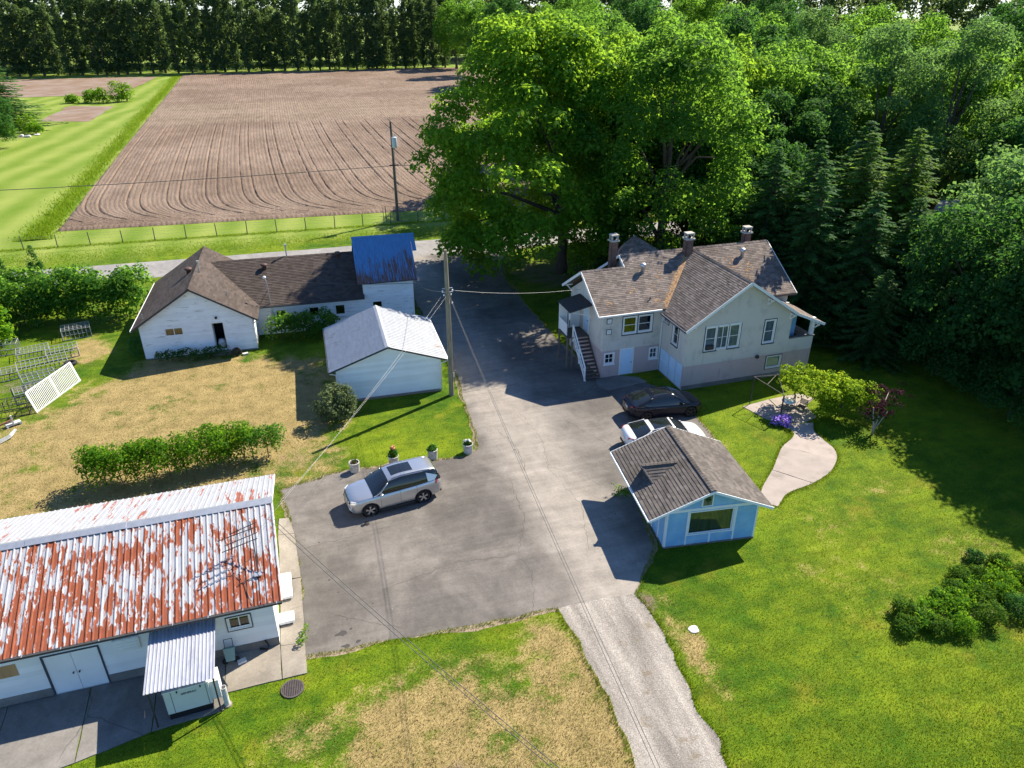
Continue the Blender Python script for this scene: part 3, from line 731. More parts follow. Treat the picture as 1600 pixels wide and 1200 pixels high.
def tabs(mb, pl, poly, e=.15, w=.32, t=.014, seed=0, jit=.0):
    rng = random.Random(seed); q = ccw([pl.uv(x, y) for x, y in poly])
    u0, u1 = min(p[0] for p in q), max(p[0] for p in q); v0, v1 = min(p[1] for p in q), max(p[1] for p in q)
    i = math.floor(v0 / e)
    while i * e < v1:
        va = i * e; u = u0 - rng.uniform(0, w)
        while u < u1:
            ww = w * rng.uniform(.85, 1.15); dv = rng.uniform(-jit, jit); lift = t * rng.uniform(.75, 1.3)
            c = clip_poly([(u, va + dv), (u + ww - .006, va + dv), (u + ww - .006, va + e), (u, va + e)], q)
            if len(c) > 2:
                idx = []
                for p in c: idx.append(mb.P(pl.pt(p[0], p[1], .006 + lift * max(0, 1 - (p[1] - va) / e))))
                mb.f.append(idx)
                lo = [k for k, p in enumerate(c) if p[1] < va + dv + 1e-4]
                if len(lo) == 2:
                    a, b = lo; 
                    if abs(a - b) != 1: a, b = b, a
                    pa, pb = c[a], c[b]; mb.f.append([mb.P(pl.pt(pa[0], pa[1], 0)), mb.P(pl.pt(pb[0], pb[1], 0)), idx[b], idx[a]])
            u += ww
        i += 1

def shingled(root, planes, mat_s, name='roof', e=.15, w=.32, th=.13, seed=0, deckmat='wood', t=.014, jit=0.):
    md = MB()
    for pl, poly in planes: deck(md, pl, poly, th)
    rf = md.build(name, M[deckmat], root)
    mt = MB()
    for k, (pl, poly) in enumerate(planes): tabs(mt, pl, poly, e, w, t, seed + k, jit)
    sh = mt.build('shingles', M[mat_s], rf, fix=False); sh['kind'] = 'stuff'
    return rf

def ridgecap(rf, a, b, m, w=.24, h=.05, seg=.3, drop=.10):
    a, b = Vector(a), Vector(b); n = max(1, int((b - a).length / seg)); mb = MB(); d = (b - a).normalized(); x = d.cross(Vector((0, 0, 1))).normalized()
    for k in range(n):
        p, q = a + (b - a) * k / n, a + (b - a) * (k + 1) / n; lift = .012
        pts = [[r + x * sx * w / 2 - Vector((0, 0, drop if sx else 0)) + Vector((0, 0, h + (lift if r is p else 0))) for sx in (-1, 0, 1)] for r in (p, q)]
        for s in (0, 1): mb.poly([pts[0][s], pts[0][s+1], pts[1][s+1], pts[1][s]])
    o = mb.build('ridge_cap', M[m], rf, fix=False); o['kind'] = 'stuff'
    return o

def sheet_metal(root, pl, poly, m, n_name='roof_sheet', width=.9, rib=.225, rh=.028, rw=.05, th=.02, off=.0, stagger=0):
    """ribbed roofing: every sheet its own object; ribs run up the slope"""
    q = ccw([pl.uv(x, y) for x, y in poly]); u0, u1 = min(p[0] for p in q), max(p[0] for p in q)
    u = u0; k = 0; v0g, v1g = min(p[1] for p in q), max(p[1] for p in q)
    while u < u1 - .05:
        e = min(u1, u + width); mb = MB()
        prof = []; x = u
        while x < e - 1e-4:
            r = min(rib, e - x)
            prof += [(x, 0.), (x + max(r - 3 * rw / 2 - rw/2, .001), 0.), (x + r - rw * 1.2, rh), (x + r - rw * .5, rh)]; x += r
        prof.append((e, 0.))
        lift = off + .004 * (k % 2)
        for (xa, ha), (xb, hb) in zip(prof, prof[1:]):
            if xb - xa < 1e-5: continue
            c = clip_poly([(xa, v0g - 1), (xb, v0g - 1), (xb, v1g + 1), (xa, v1g + 1)], q)
            if len(c) < 3: continue
            mb.f.append([mb.P(pl.pt(p[0], p[1], lift + ha + (hb - ha) * (p[0] - xa) / (xb - xa))) for p in c])
        if mb.f: mb.build(n_name, M[m], root, fix=False)
        u = e; k += 1

def barge(root, a, b, m='white', w=.04, h=.17, name='bargeboard'):
    return MB().beam(a, b, w, h).build(name, M[m], root)

def chimney(root, x, y, z0, z1, w=.55, d=.5, pots=True):
    mb = MB(); mb.box(x - w/2 + .012, x + w/2 - .012, y - d/2 + .012, y + d/2 - .012, z0, z1)
    ch = mb.build('chimney', M['mortar'], root)
    bk = MB(); z = z0; r = 0; bh, bl, jt = .085, .24, .014
    while z < z1 - .03:
        o = (r % 2) * bl / 2
        for face in range(4):
            L = w if face % 2 == 0 else d
            u = -o
            while u < L - .02:
                a, b = max(u, 0) , min(u + bl - jt, L)
                if b - a > .03:
                    zz = min(z + bh - jt, z1)
                    if face == 0: bk.box(x - w/2 + a, x - w/2 + b, y - d/2, y - d/2 + .05, z, zz)
                    elif face == 1: bk.box(x + w/2 - .05, x + w/2, y - d/2 + a, y - d/2 + b, z, zz)
                    elif face == 2: bk.box(x - w/2 + a, x - w/2 + b, y + d/2 - .05, y + d/2, z, zz)
                    else: bk.box(x - w/2, x - w/2 + .05, y - d/2 + a, y - d/2 + b, z, zz)
                u += bl
        z += bh; r += 1
    b = bk.build('bricks', M['brick'], ch, fix=False); b['kind'] = 'stuff'
    MB().box(x - w/2 - .07, x + w/2 + .07, y - d/2 - .07, y + d/2 + .07, z1, z1 + .1).build('chimney_crown', M['capstone'], ch)
    if pots:
        c = MB(); q = .42 * w
        for sx in (-1, 1):
            for sy in (-1, 1): c.box(x + sx*q - .045, x + sx*q + .045, y + sy*.36*d - .045, y + sy*.36*d + .045, z1 + .1, z1 + .38)
        c.box(x - w/2 - .02, x + w/2 + .02, y - d/2 - .02, y + d/2 + .02, z1 + .38, z1 + .47)
        c.build('chimney_hood', M['capstone'], ch)
        MB().box(x - .12, x + .12, y - .1, y + .1, z1 + .1, z1 + .25).build('flue', M['dark'], ch)
    return ch

def roof_vent(root, p, m='galv', r=.16, h=.42):
    x, y, z = p
    v = MB().lathe([(r*.75, z - .2), (r*.75, z + h*.45), (r*.9, z + h*.48), (r*1.25, z + h*.62), (r*1.25, z + h*.78), (r*.9, z + h*.95), (r*.3, z + h)], (x, y, 0), 14).build('roof_vent', M[m], root, smooth=True)
    return v
# ------------------------------------------------------------------ stucco house
H = thing('stucco_house', 'two storey cream stucco house with brown shingle roof, brick chimneys and mauve basement', 'house', (23.52, 36.85, 0), -.6)
ZL = 1.72          # top of the mauve basement band
def house_wall(nm, T, w, h, holes, gable=None, zl=ZL):
    hi = [(a, b, max(c, zl), d) for a, b, c, d in holes if d > zl]; lo = [(a, b, c, min(d, zl)) for a, b, c, d in holes if c < zl]
    up = wall(MB(T), w, h, hi, gable=gable, z0=zl).build('wall', M['stucco'], H)
    m2 = MB(T); wall(m2, w, zl, lo); l = m2.build('basement_wall', M['stucco_low'], H)
    return up, l
GR = Plane((3.84, 0), 7.15, (-.652, 0)); GL = Plane((3.84, 0), 7.15, (.652, 0)); MF = Plane((0, 6.98), 7.16, (0, .61)); MR_ = Plane((0, 6.98), 7.16, (0, -.61))
WR = Plane((0, 6.05), MF.z(0, 6.05), (0, -.61)); SK = Plane((7.65, 0), GR.z(7.65, 0), (-.43, 0))
RG = Plane((1.9, 9), 6.86, (-.75, 0)); LG = Plane((1.9, 9), 6.86, (.75, 0))
# front gable wall
F0 = WT(0, 0)
house_wall('front', F0, 7.68, 4.50, [(1.36, 3.78, 2.68, 4.20), (5.70, 6.38, 2.66, 4.16), (6.24, 7.30, .72, 1.52)], (3.84, 6.98))
MB(F0).box(0, 7.68, -.02, -.001, 0, .30).build('plinth', M['concrete_dark'], H)
MB(F0).box(0, 7.68, -.018, 0, ZL - .02, ZL + .03).build('band', M['stucco'], H)
# porch bay at the right of the gable
FP = WT(7.68, 0)
m = MB(FP); wall(m, 1.94, 2.66, [], z0=ZL); m.build('porch_parapet', M['stucco'], H); m = MB(FP); wall(m, 1.94, ZL); m.build('basement_wall', M['stucco_low'], H)
m = MB(FP); m.box(-.0, 1.99, -.06, .22, 2.66, 2.72); m.build('porch_sill', M['concrete_dark'], H)
m = MB(WT(9.62, 0, 0, 90)); wall(m, 3.2, 2.66, z0=ZL); m.build('porch_parapet', M['stucco'], H); m = MB(WT(9.62, 0, 0, 90)); wall(m, 3.2, ZL); m.build('basement_wall', M['stucco_low'], H)
MB().box(9.36, 9.60, .02, .24, 2.72, 3.92).build('porch_post', M['white'], H); MB().box(9.36, 9.60, 2.9, 3.12, 2.72, 3.92).build('porch_post', M['white'], H)
MB().box(7.70, 9.6, .05, 3.2, 1.95, 2.02).build('porch_floor', M['stairwood'], H)
PW = WT(7.68, 0, 0, 90)
m = MB(PW); wall(m, 3.2, 4.5, [(.7, 1.55, 2.05, 3.9)], z0=2.02); m.build('porch_wall', M['blue'], H)
door(H, PW, .7, 1.55, 2.05, 3.9, 'lightblue_door')
m = MB(WT(7.70, .75)); m.box(0, .95, 0, .05, 2.02, 4.1); m.build('porch_screen', M['blue'], H)
# triple window, with small lights above
T3 = F0
for a, b in ((1.36, 2.06), (2.16, 2.98), (3.08, 3.78)): pass
window(H, F0, 1.36, 2.08, 2.68, 4.20, 1, 2, .08, curtain=('curtain', 0), outer='navy_trim')
window(H, F0, 2.20, 2.96, 2.68, 4.20, 2, 2, .06, curtain=('curtain', 0), outer=None, sill=False)
window(H, F0, 3.08, 3.78, 2.68, 4.20, 1, 2, .08, curtain=('curtain', 0), outer='navy_trim')
MB(F0).box(1.28, 3.86, -.05, -.034, 4.28, 4.34).build('lintel', M['white'], H)
m = MB(F0); m.box(2.08, 2.20, -.03, .06, 2.60, 4.28).box(2.96, 3.08, -.03, .06, 2.60, 4.28); m.build('mullion_post', M['white'], H)
MB(F0).box(1.42, 1.98, -.10, .05, 2.70, 2.98).build('air_conditioner', M['steel_dark'], H)
window(H, F0, 5.70, 6.38, 2.66, 4.16, 1, 2, .09, curtain=('curtain', 0), outer='navy_trim')
window(H, F0, 6.24, 7.30, .72, 1.52, 1, 1, .06, curtain=('white', 0), outer='navy_trim', sill=False)
MB(F0).lathe([(.0, -.22), (.12, -.2), (.14, -.12), (.06, -.06), (.06, 0)], (5.36, 0, 1.72), 14, 'y').build('wall_lamp', M['steel_dark'], H, smooth=True)
MB(F0).tube([(2.7, -.03, 1.2), (2.7, -.03, .3)], .02, 6).build('drain_pipe', M['stucco_low'], H)
# left side of the front gable with garage doors
LS = WT(0, 3.2, 0, -90)
house_wall('side', LS, 3.2, 4.50, [(1.52, 2.12, 2.72, 4.05), (.12, .82, 3.72, 4.1), (.06, 3.06, .04, 1.74)], zl=1.76)
window(H, LS, 1.52, 2.12, 2.72, 4.05, 1, 2, .08, outer='navy_trim'); window(H, LS, .12, .82, 3.72, 4.10, 2, 1, .05, outer='navy_trim', sill=False)
MB(LS).box(.05, 3.07, .075, .10, .04, 1.75).build('door_recess', M['dark'], H)
for k, (a, b) in enumerate(((.09, 1.28), (1.34, 2.20), (2.26, 3.03))):
    d = MB(LS).box(a, b, .02, .06, .05, 1.73).build('garage_door', M['lightblue_door'], H)
    for z in (.10, .82, 1.6): MB(LS).box(a + .02, b - .02, -.0, .02, z, z + .1).build('rail', M['lightblue_door'], d)
MB(LS).tube([(0.06, -.06, 4.4), (.06, -.06, .05)], .045, 8).build('downpipe', M['white'], H, smooth=True)
# wing
WF = WT(-4.3, 3.2)
hl = [(1.48, 2.36, 3.08, 4.16), (2.54, 3.44, 3.08, 4.16), (.36, .46, 4.02, 4.12), (.36, .46, 3.27, 3.37), (.26, .86, 1.04, 1.72), (3.56, 4.06, 1.0, 1.70), (1.40, 2.28, .03, 1.90)]
house_wall('wing', WF, 4.3, 4.42, hl, zl=1.95)
window(H, WF, 1.48, 2.36, 3.08, 4.16, 1, 2, .10, curtain=None, outer='navy_trim'); window(H, WF, 2.54, 3.44, 3.08, 4.16, 1, 2, .10, outer='navy_trim')
for z in (3.32, 4.07): window(H, WF, .35, .47, z - .06, z + .06, 1, 1, .09, outer='navy_trim', sill=False)
window(H, WF, .26, .86, 1.04, 1.72, 2, 2, .08); window(H, WF, 3.56, 4.06, 1.0, 1.70, 2, 2, .08)
door(H, WF, 1.40, 2.28, .03, 1.90, 'lightblue_door', .08, label='pale blue basement door')
LW = WT(-4.3, 8.9, 0, -90)
house_wall('wing_end', LW, 5.7, 4.42, [(2.55, 3.35, 2.30, 4.2)], (2.85, 6.15), zl=1.95)
door(H, LW, 2.55, 3.35, 2.30, 4.2, 'lightblue_door', .07)
# remaining outer walls
house_wall('main_end', WT(9.6, 3.2, 0, 90), 7.55, 4.45, [], (3.78, 6.85)); house_wall('back', WT(9.6, 10.75, 0, 180), 11, 4.45, [])
house_wall('main_left', WT(-1.4, 10.75, 0, -90), 5.0, 4.45, []); m = MB(WT(-1.4, 10.75, 0, -90)); m.poly([(0, 0, 4.4), (5.0, 0, 4.4), (4.6, 0, 6.55), (3.78, 0, 6.98)]); m.build('gable_wall', M['stucco'], H)
house_wall('wing_back', WT(-1.4, 8.9, 0, 180), 2.9, 4.42, [])
house_wall('right_inner', WT(7.68, 3.2), 1.92, 4.45, [])
# roofs
rf = shingled(H, [(GL, [(-.35, -.5), (3.84, -.5), (3.84, 6.98), (-.35, 2.49)]), (GR, [(3.84, -.5), (7.65, -.5), (7.65, 2.9), (3.84, 6.98)]),
                  (MF, [(-4.8, 2.83), (-1.66, 2.83), (-1.66, 6.05), (-4.8, 6.05)]), (MF, [(-1.66, 2.83), (-.04, 2.83), (3.84, 6.98), (-1.66, 6.98)]),
                  (MF, [(7.72, 2.83), (9.95, 2.83), (9.95, 6.98), (3.84, 6.98)]), (WR, [(-4.8, 6.05), (-1.66, 6.05), (-1.66, 9.3), (-4.8, 9.3)]),
                  (MR_, [(-1.66, 6.98), (9.95, 6.98), (9.95, 11.15), (-1.66, 11.15)]), (SK, [(7.65, -.5), (9.85, -.5), (9.85, 2.86), (7.65, 2.86)]),
                  (LG, [(.2, 7.2), (1.9, 7.0), (1.9, 12), (.2, 12)]), (RG, [(3.6, 7.2), (1.9, 7.0), (1.9, 12), (3.6, 12)])], 'sh_house', e=.15, w=.30, seed=11, th=.14)
ridgecap(rf, (3.84, -.5, 7.15), (3.84, 6.9, 7.15), 'sh_house'); ridgecap(rf, (-1.66, 6.98, 7.16), (9.95, 6.98, 7.16), 'sh_house'); ridgecap(rf, (-4.8, 6.05, 6.6), (-1.7, 6.05, 6.6), 'sh_house')
# moss and needles lying in the valley
g = random.Random(5); mb = MB()
for k in range(420):
    t = g.random(); t = t ** .8; x = -.02 + t * 3.7; y = 2.86 + t * 3.98
    s = g.uniform(.02, .06); off = abs(g.gauss(0, .10 + .10 * (1 - t)))
    xx, yy = x - off * .9, y + off * .35
    z = MF.z(xx, yy) + .022; c = Vector((xx, yy, z)); a = g.uniform(0, 6.3)
    d = Vector((math.cos(a), math.sin(a), 0)) * s; e = Vector((-math.sin(a), math.cos(a), 0)) * s
    for p in (d, e): p.z = p.y * .61
    mb.poly([c - d - e, c + d - e, c + d + e + Vector((0, 0, .012)), c - d + e])
o = mb.build('moss', M['moss'], rf, fix=False); o['kind'] = 'stuff'
MB().prism([(-.06, 2.84, MF.z(0, 2.84) + .026), (.06, 2.84, MF.z(0, 2.84) + .03), (3.86, 6.90, 7.15), (3.74, 6.92, 7.14)], (0, 0, .008)).build('valley_flashing', M['moss'], rf)
mb = MB()
for cx, cy in ((6.3, 5.7), (6.7, 5.2), (7.3, 4.9), (6.9, 4.4), (7.5, 5.1), (6.2, 5.2), (-3.9, 3.7), (-.3, 3.6), (-.2, 4.4), (.5, 5.2), (-1.9, 4.4)):
    for k in range(9):
        x, y = cx + g.gauss(0, .2), cy + g.gauss(0, .2); s = g.uniform(.03, .07); z = MF.z(x, y) + .024
        mb.poly([(x - s, y - s*.6, z - s*.6*.61), (x + s, y - s*.6, z - s*.6*.61), (x + s, y + s*.6, z + s*.6*.61 + .004), (x - s, y + s*.6, z + s*.6*.61)])
o = mb.build('moss', M['moss'], rf, fix=False); o['kind'] = 'stuff'
# trim
def zb(pl, x, y, d=.06): return pl.z(x, y) - d
barge(H, (-.40, -.53, zb(GL, -.40, 0)), (3.84, -.53, 7.15 - .06)); barge(H, (3.84, -.53, 7.15 - .06), (7.65, -.53, zb(GR, 7.65, 0))); barge(H, (7.65, -.53, zb(SK, 7.65, 0)), (9.90, -.53, zb(SK, 9.9, 0)))
barge(H, (-4.83, 2.80, zb(MF, 0, 2.8)), (-4.83, 6.05, zb(MF, 0, 6.05))); barge(H, (-4.83, 6.05, zb(MF, 0, 6.05)), (-4.83, 9.33, zb(WR, 0, 9.33)))
barge(H, (-1.69, 6.05, zb(MF, 0, 6.05)), (-1.69, 6.98, 7.10)); barge(H, (-1.69, 6.98, 7.10), (-1.69, 11.15, zb(MR_, 0, 11.15)))
barge(H, (9.98, 2.83, zb(MF, 0, 2.83)), (9.98, 6.98, 7.10)); barge(H, (9.98, 6.98, 7.10), (9.98, 11.15, zb(MR_, 0, 11.15)))
MB().beam((-4.8, 2.78, zb(MF, 0, 2.83, .04)), (-.36, 2.78, zb(MF, 0, 2.83, .04)), .10, .10).build('gutter', M['white'], H)
MB().beam((-.42, -.5, zb(GL, -.4, 0, .05)), (-.42, 2.75, zb(GL, -.4, 0, .05)), .10, .10).build('gutter', M['navy_trim'], H)
def bracket(x, y, z, dx=0):
    mb = MB(); mb.beam((x, y, z - .42), (x, y, z + .05), .09, .09).beam((x, y - .04, z - .38), (x, y - .46, z), .07, .08).beam((x, y, z), (x, y - .5, z), .08, .09)
    mb.build('eave_bracket', M['white'], H)
for x in (.25, 2.0, 3.84, 5.6, 7.5): bracket(x, -.02, (GR.z(x, 0) if x > 3.84 else GL.z(x, 0)) - .26)
bracket(9.5, -.02, SK.z(9.5, 0) - .24)
mb = MB()
for y in (3.4, 6.05, 8.7): mb.beam((-4.32, y, (MF if y < 6.1 else WR).z(0, y) - .70), (-4.72, y, (MF if y < 6.1 else WR).z(0, y) - .22), .07, .08).beam((-4.32, y, (MF if y < 6.1 else WR).z(0, y) - .2), (-4.8, y, (MF if y < 6.1 else WR).z(0, y) - .2), .08, .08)
mb.build('eave_bracket', M['white'], H)
# chimneys and vents
chimney(H, -1.85, 7.6, 5.6, 7.98, .48, .46); chimney(H, 3.30, 6.55, 6.4, 7.95, .54, .48); chimney(H, 8.62, 7.6, 6.3, 7.66, .52, .46)
roof_vent(H, (-.55, 5.55, MF.z(0, 5.55) + .1), 'galv', .17, .55); roof_vent(H, (7.3, 5.9, MF.z(0, 5.9) + .1), 'galv', .17, .55)
MB().beam((-.9, 3.55, MF.z(0, 3.55) - .05), (-.9, 3.55, MF.z(0, 3.55) + .22), .05, .05).build('vent_pipe', M['brownvent'], H)
# entrance stair along the wing end
st = MB(); n = 11; y0, y1, zt = 3.05, 5.35, 2.22
for k in range(n):
    z = zt * (k + 1) / (n + 1); y = y0 + (y1 - y0) * k / n
    MB().box(-5.42, -4.36, y, y + .27, z - .035, z).build('stair_tread', M['stairwood'], H)
for x in (-5.44, -4.38): MB().prism([(x, y0 - .05, 0), (x, y0 + .2, 0), (x, y1 + .1, zt - .22), (x, y1 + .1, zt)], (.045, 0, 0)).build('stringer', M['white' if x < -5 else 'wood'], H)
MB().box(-5.9, -4.33, y1, 7.1, zt - .06, zt).build('landing', M['stairwood'], H)
for x, y in ((-5.85, 7.0), (-5.85, 5.45), (-5.5, 5.42)): MB().box(x - .05, x + .05, y - .05, y + .05, 0, zt - .06).build('landing_post', M['wood'], H)
rl = MB(); rl.beam((-5.48, y0 + .05, 1.02), (-5.48, y1 + .05, zt + .85), .07, .08).beam((-5.48, y0 + .05, .55), (-5.48, y1 + .05, zt + .4), .05, .07)
rl.beam((-5.48, y0 + .05, 0), (-5.48, y0 + .05, 1.05), .08, .08).beam((-5.48, y1 + .05, zt - .3), (-5.48, y1 + .05, zt + .92), .08, .08).beam((-5.48, (y0+y1)/2, .8), (-5.48, (y0+y1)/2, 1.95), .06, .06)
rl.build('handrail', M['white'], H)
m = MB(); m.box(-5.88, -5.84, 5.5, 7.1, zt + .1, zt + .95); m.build('landing_panel', M['white'], H)
m = MB(); m.box(-5.88, -4.34, 7.06, 7.12, zt, zt + 2.0); m.build('wind_screen', M['white'], H)
MB().box(-5.12, -5.09, 7.03, 7.06, zt + .05, zt + 1.95).build('screen_trim', M['navy_trim'], H); MB().box(-5.88, -5.84, 5.5, 5.54, zt, zt + 1.9).build('screen_post', M['navy_trim'], H)
cn = Plane((-4.3, 6), 4.62, (.22, 0)); md = MB(); deck(md, cn, [(-5.95, 4.95), (-4.32, 4.95), (-4.32, 7.2), (-5.95, 7.2)], .07); cno = md.build('entrance_canopy', M['steel_dark'], H)
MB().beam((-5.90, 5.05, 3.7), (-5.90, 5.05, 4.2), .06, .06).beam((-4.36, 5.1, 3.75), (-5.85, 5.1, 4.2), .06, .06).build('canopy_brace', M['white'], H)
# ------------------------------------------------------------------ pale blue garden garage
B = thing('blue_cottage', 'small pale blue panelled cottage with white trim, big window and dormer beside the driveway', 'garage', (14.91, 23.25, 0), -7.8)
BF = WT(0, 0); BW, BL, BE = 4.44, 5.0, 2.42
PLl = Plane((1.95, 0), 3.25, (.42, 0)); PLr = Plane((1.95, 0), 3.25, (-.42, 0))
wall(MB(BF), BW, 2.18, [(1.12, 3.26, .66, 1.90)], gable=(1.95, 3.10)).build('wall', M['blue'], B)
wall(MB(WT(0, BL, 0, -90)), BL, 2.40, [(.4, 1.7, .05, 1.95)]).build('wall', M['blue'], B); wall(MB(WT(BW, 0, 0, 90)), BL, 2.18).build('wall', M['blue'], B); wall(MB(WT(BW, BL, 0, 180)), BW, 2.2, gable=(2.5, 3.1)).build('wall', M['blue'], B)
MB().box(-.03, BW + .03, -.03, BL + .03, -.02, .09).build('footing', M['concrete_dark'], B)
window(B, BF, 1.12, 3.26, .66, 1.90, 1, 1, .055, mat_c='white_trim_blue', mat_s='white_trim_blue', curtain=('drape', 0), sill=False, depth=.6)
for x in (0.0, 1.0, 3.33, 4.37): MB(BF).box(x, x + .075, -.03, 0, .09, 2.0).build('batten', M['white_trim_blue'], B)
MB(BF).box(2.16, 2.24, -.028, 0, .09, .60).build('batten', M['white_trim_blue'], B)
MB(BF).box(-.02, BW + .02, -.045, 0, 2.0, 2.14).build('frieze_board', M['white_trim_blue'], B)
T = BF
MB(T).box(1.60, 2.14, -.05, -.0, 2.20, 2.86).build('gable_niche', M['white_trim_blue'], B)
ni = MB(T).box(1.66, 2.08, -.058, -.05, 2.25, 2.80).build('niche_panel', M['drape'], B)
mb = MB(T); g = random.Random(2)
for k in range(60):
    a = g.uniform(0, 6.28); r = g.random() ** .5; x, z = 1.87 + .13 * r * math.cos(a), 2.58 + .15 * r * math.sin(a); s = .03
    mb.poly([(x - s, -.062 - g.random() * .02, z), (x, -.062, z - s), (x + s, -.07, z), (x, -.065, z + s)])
mb.build('painted_plant', M['leaf_dark'], ni, fix=False); MB(T).box(1.855, 1.885, -.068, -.058, 2.28, 2.5).build('painted_stem', M['bark'], ni)
LT = WT(0, BL, 0, -90)
for x in (0.0, 1.75, 2.6, 3.4, 4.2, 4.92): MB(LT).box(x, x + .07, -.028, 0, .09, 2.3).build('batten', M['white_trim_blue'], B)
door(B, LT, .45, 1.65, .05, 1.92, 'blue', .06, 'white_trim_blue', 2)
for x in (0.0, 1.6, 3.2, 4.92): MB(WT(BW, 0, 0, 90)).box(x, x + .07, -.028, 0, .09, 2.1).build('batten', M['white_trim_blue'], B)
y0, y1 = -.38, 5.35
D1 = Plane((0, 2.5), 3.02, (0, .86)); D2 = Plane((0, 2.5), 3.02, (0, -.86))
rf = shingled(B, [(PLl, [(-.98, y0), (1.95, y0), (1.95, y1), (-.98, y1)]), (PLr, [(1.95, y0), (4.95, y0), (4.95, y1), (1.95, y1)])], 'sh_gar', e=.175, w=.30, th=.09, seed=31, t=.022, deckmat='white_trim_blue')
ridgecap(rf, (1.95, y0, 3.25), (1.95, y1, 3.25), 'sh_gar', .30, .06, .19, .06)
dm = shingled(B, [(D1, [(-.45, 2.5), (1.40, 2.5), (-.07, 1.80)]), (D2, [(-.45, 2.5), (-.07, 3.2), (1.40, 2.5)])], 'sh_gar', 'dormer_roof', e=.15, w=.28, th=.07, seed=37, t=.02, deckmat='white_trim_blue')
MB().prism([(-.36, 2.5, 2.93), (-.02, 1.9, 2.42), (-.02, 3.1, 2.42)], (.03, 0, 0)).build('dormer_front', M['wood'], B)
barge(B, (-.45, 2.5, 3.03), (-.07, 1.79, 2.43), 'sh_gar', .05, .05, 'dormer_barge'); ridgecap(dm, (-.45, 2.5, 3.02), (1.38, 2.5, 3.02), 'sh_gar', .2, .05, .2, .05)
for pl, a, b in ((PLl, -1.0, 1.95), (PLr, 1.95, 4.97)):
    for y in (y0 - .02, y1 + .02): barge(B, (a, y, pl.z(a, 0) - .05), (b, y, pl.z(b, 0) - .05), 'white_trim_blue', .035, .12)
MB().beam((-1.02, y0, PLl.z(-1, 0) - .05), (-1.02, y1, PLl.z(-1, 0) - .05), .06, .10).build('gutter', M['white_trim_blue'], B)

# ------------------------------------------------------------------ white garage with metal roof
Wg = thing('white_garage', 'white clapboard garage with pale galvanised gable roof behind the bare pole', 'garage', (2.25, 41.95, 0), -2.6)
gw, gl, ge = 6.45, 6.3, 2.42
pl1 = Plane((gw/2, 0), 3.66, (.353, 0)); pl2 = Plane((gw/2, 0), 3.66, (-.353, 0))
for T, w, gb, sd in ((WT(0, 0), gw, (gw/2, 3.56), 1), (WT(gw, 0, 0, 90), gl, None, 2), (WT(gw, gl, 0, 180), gw, (gw/2, 3.56), 3), (WT(0, gl, 0, -90), gl, None, 4)):
    wl_ = wall(MB(T), w, ge, gable=gb, z0=.18).build('wall', M['white'], Wg)
    o = boards(MB(T), w, ge, gable=gb, z0=.18, course=.20, out=.016, seed=sd, maxlen=9).build('siding', M['sid_new'], wl_, fix=False); o['kind'] = 'stuff'
MB().box(-.03, gw + .03, -.03, gl + .03, 0, .18).build('foundation', M['concrete'], Wg)
for x, y in ((0, 0), (gw, 0), (0, gl), (gw, gl)): MB().box(x - .05, x + .05, y - .05, y + .05, .18, ge).build('corner_board', M['white'], Wg)
md = MB(); gy0, gy1 = -.35, 6.75
deck(md, pl1, [(-.40, gy0), (gw/2, gy0), (gw/2, gy1), (-.40, gy1)], .10); deck(md, pl2, [(gw/2, gy0), (gw + .40, gy0), (gw + .40, gy1), (gw/2, gy1)], .10); rf = md.build('roof', M['white'], Wg)
sheet_metal(rf, pl1, [(-.44, gy0 - .04), (gw/2, gy0 - .04), (gw/2, gy1), (-.44, gy1)], 'gar_roof', width=.81, rib=.135, rh=.035, rw=.04, off=.012)
sheet_metal(rf, pl2, [(gw/2, gy0 - .04), (gw + .44, gy0 - .04), (gw + .44, gy1), (gw/2, gy1)], 'gar_roof', width=.81, rib=.27, rh=.03, rw=.035, off=.012)
MB().prism([(gw/2 - .17, gy0 - .05, 3.64), (gw/2, gy0 - .05, 3.73), (gw/2 + .17, gy0 - .05, 3.64)], (0, gy1 - gy0 + .08, 0)).build('ridge_cap', M['gar_roof'], rf)
for s, pl in ((-1, pl1), (1, pl2)):
    xe = -.42 if s < 0 else gw + .42
    barge(Wg, (xe, gy0 - .01, pl.z(xe, 0) - .05), (gw/2, gy0 - .01, 3.61), 'gutter', .03, .11)
    MB().beam((xe - s*.0 + s*.05, gy0, pl.z(xe, 0) - .06), (xe + s*.05, gy1, pl.z(xe, 0) - .06), .10, .10).build('gutter', M['gutter' if s < 0 else 'white'], Wg)
    wx = .04 if s < 0 else gw - .04
    MB().tube([(xe + s*.05, gy0 + .1, pl.z(xe, 0) - .1), (xe, gy0 + .2, pl.z(xe, 0) - .2), (wx + s*.09, -.02, pl.z(xe, 0) - .38), (wx + s*.09, -.02, .12)], .045, 8).build('downpipe', M['white'], Wg, smooth=True)

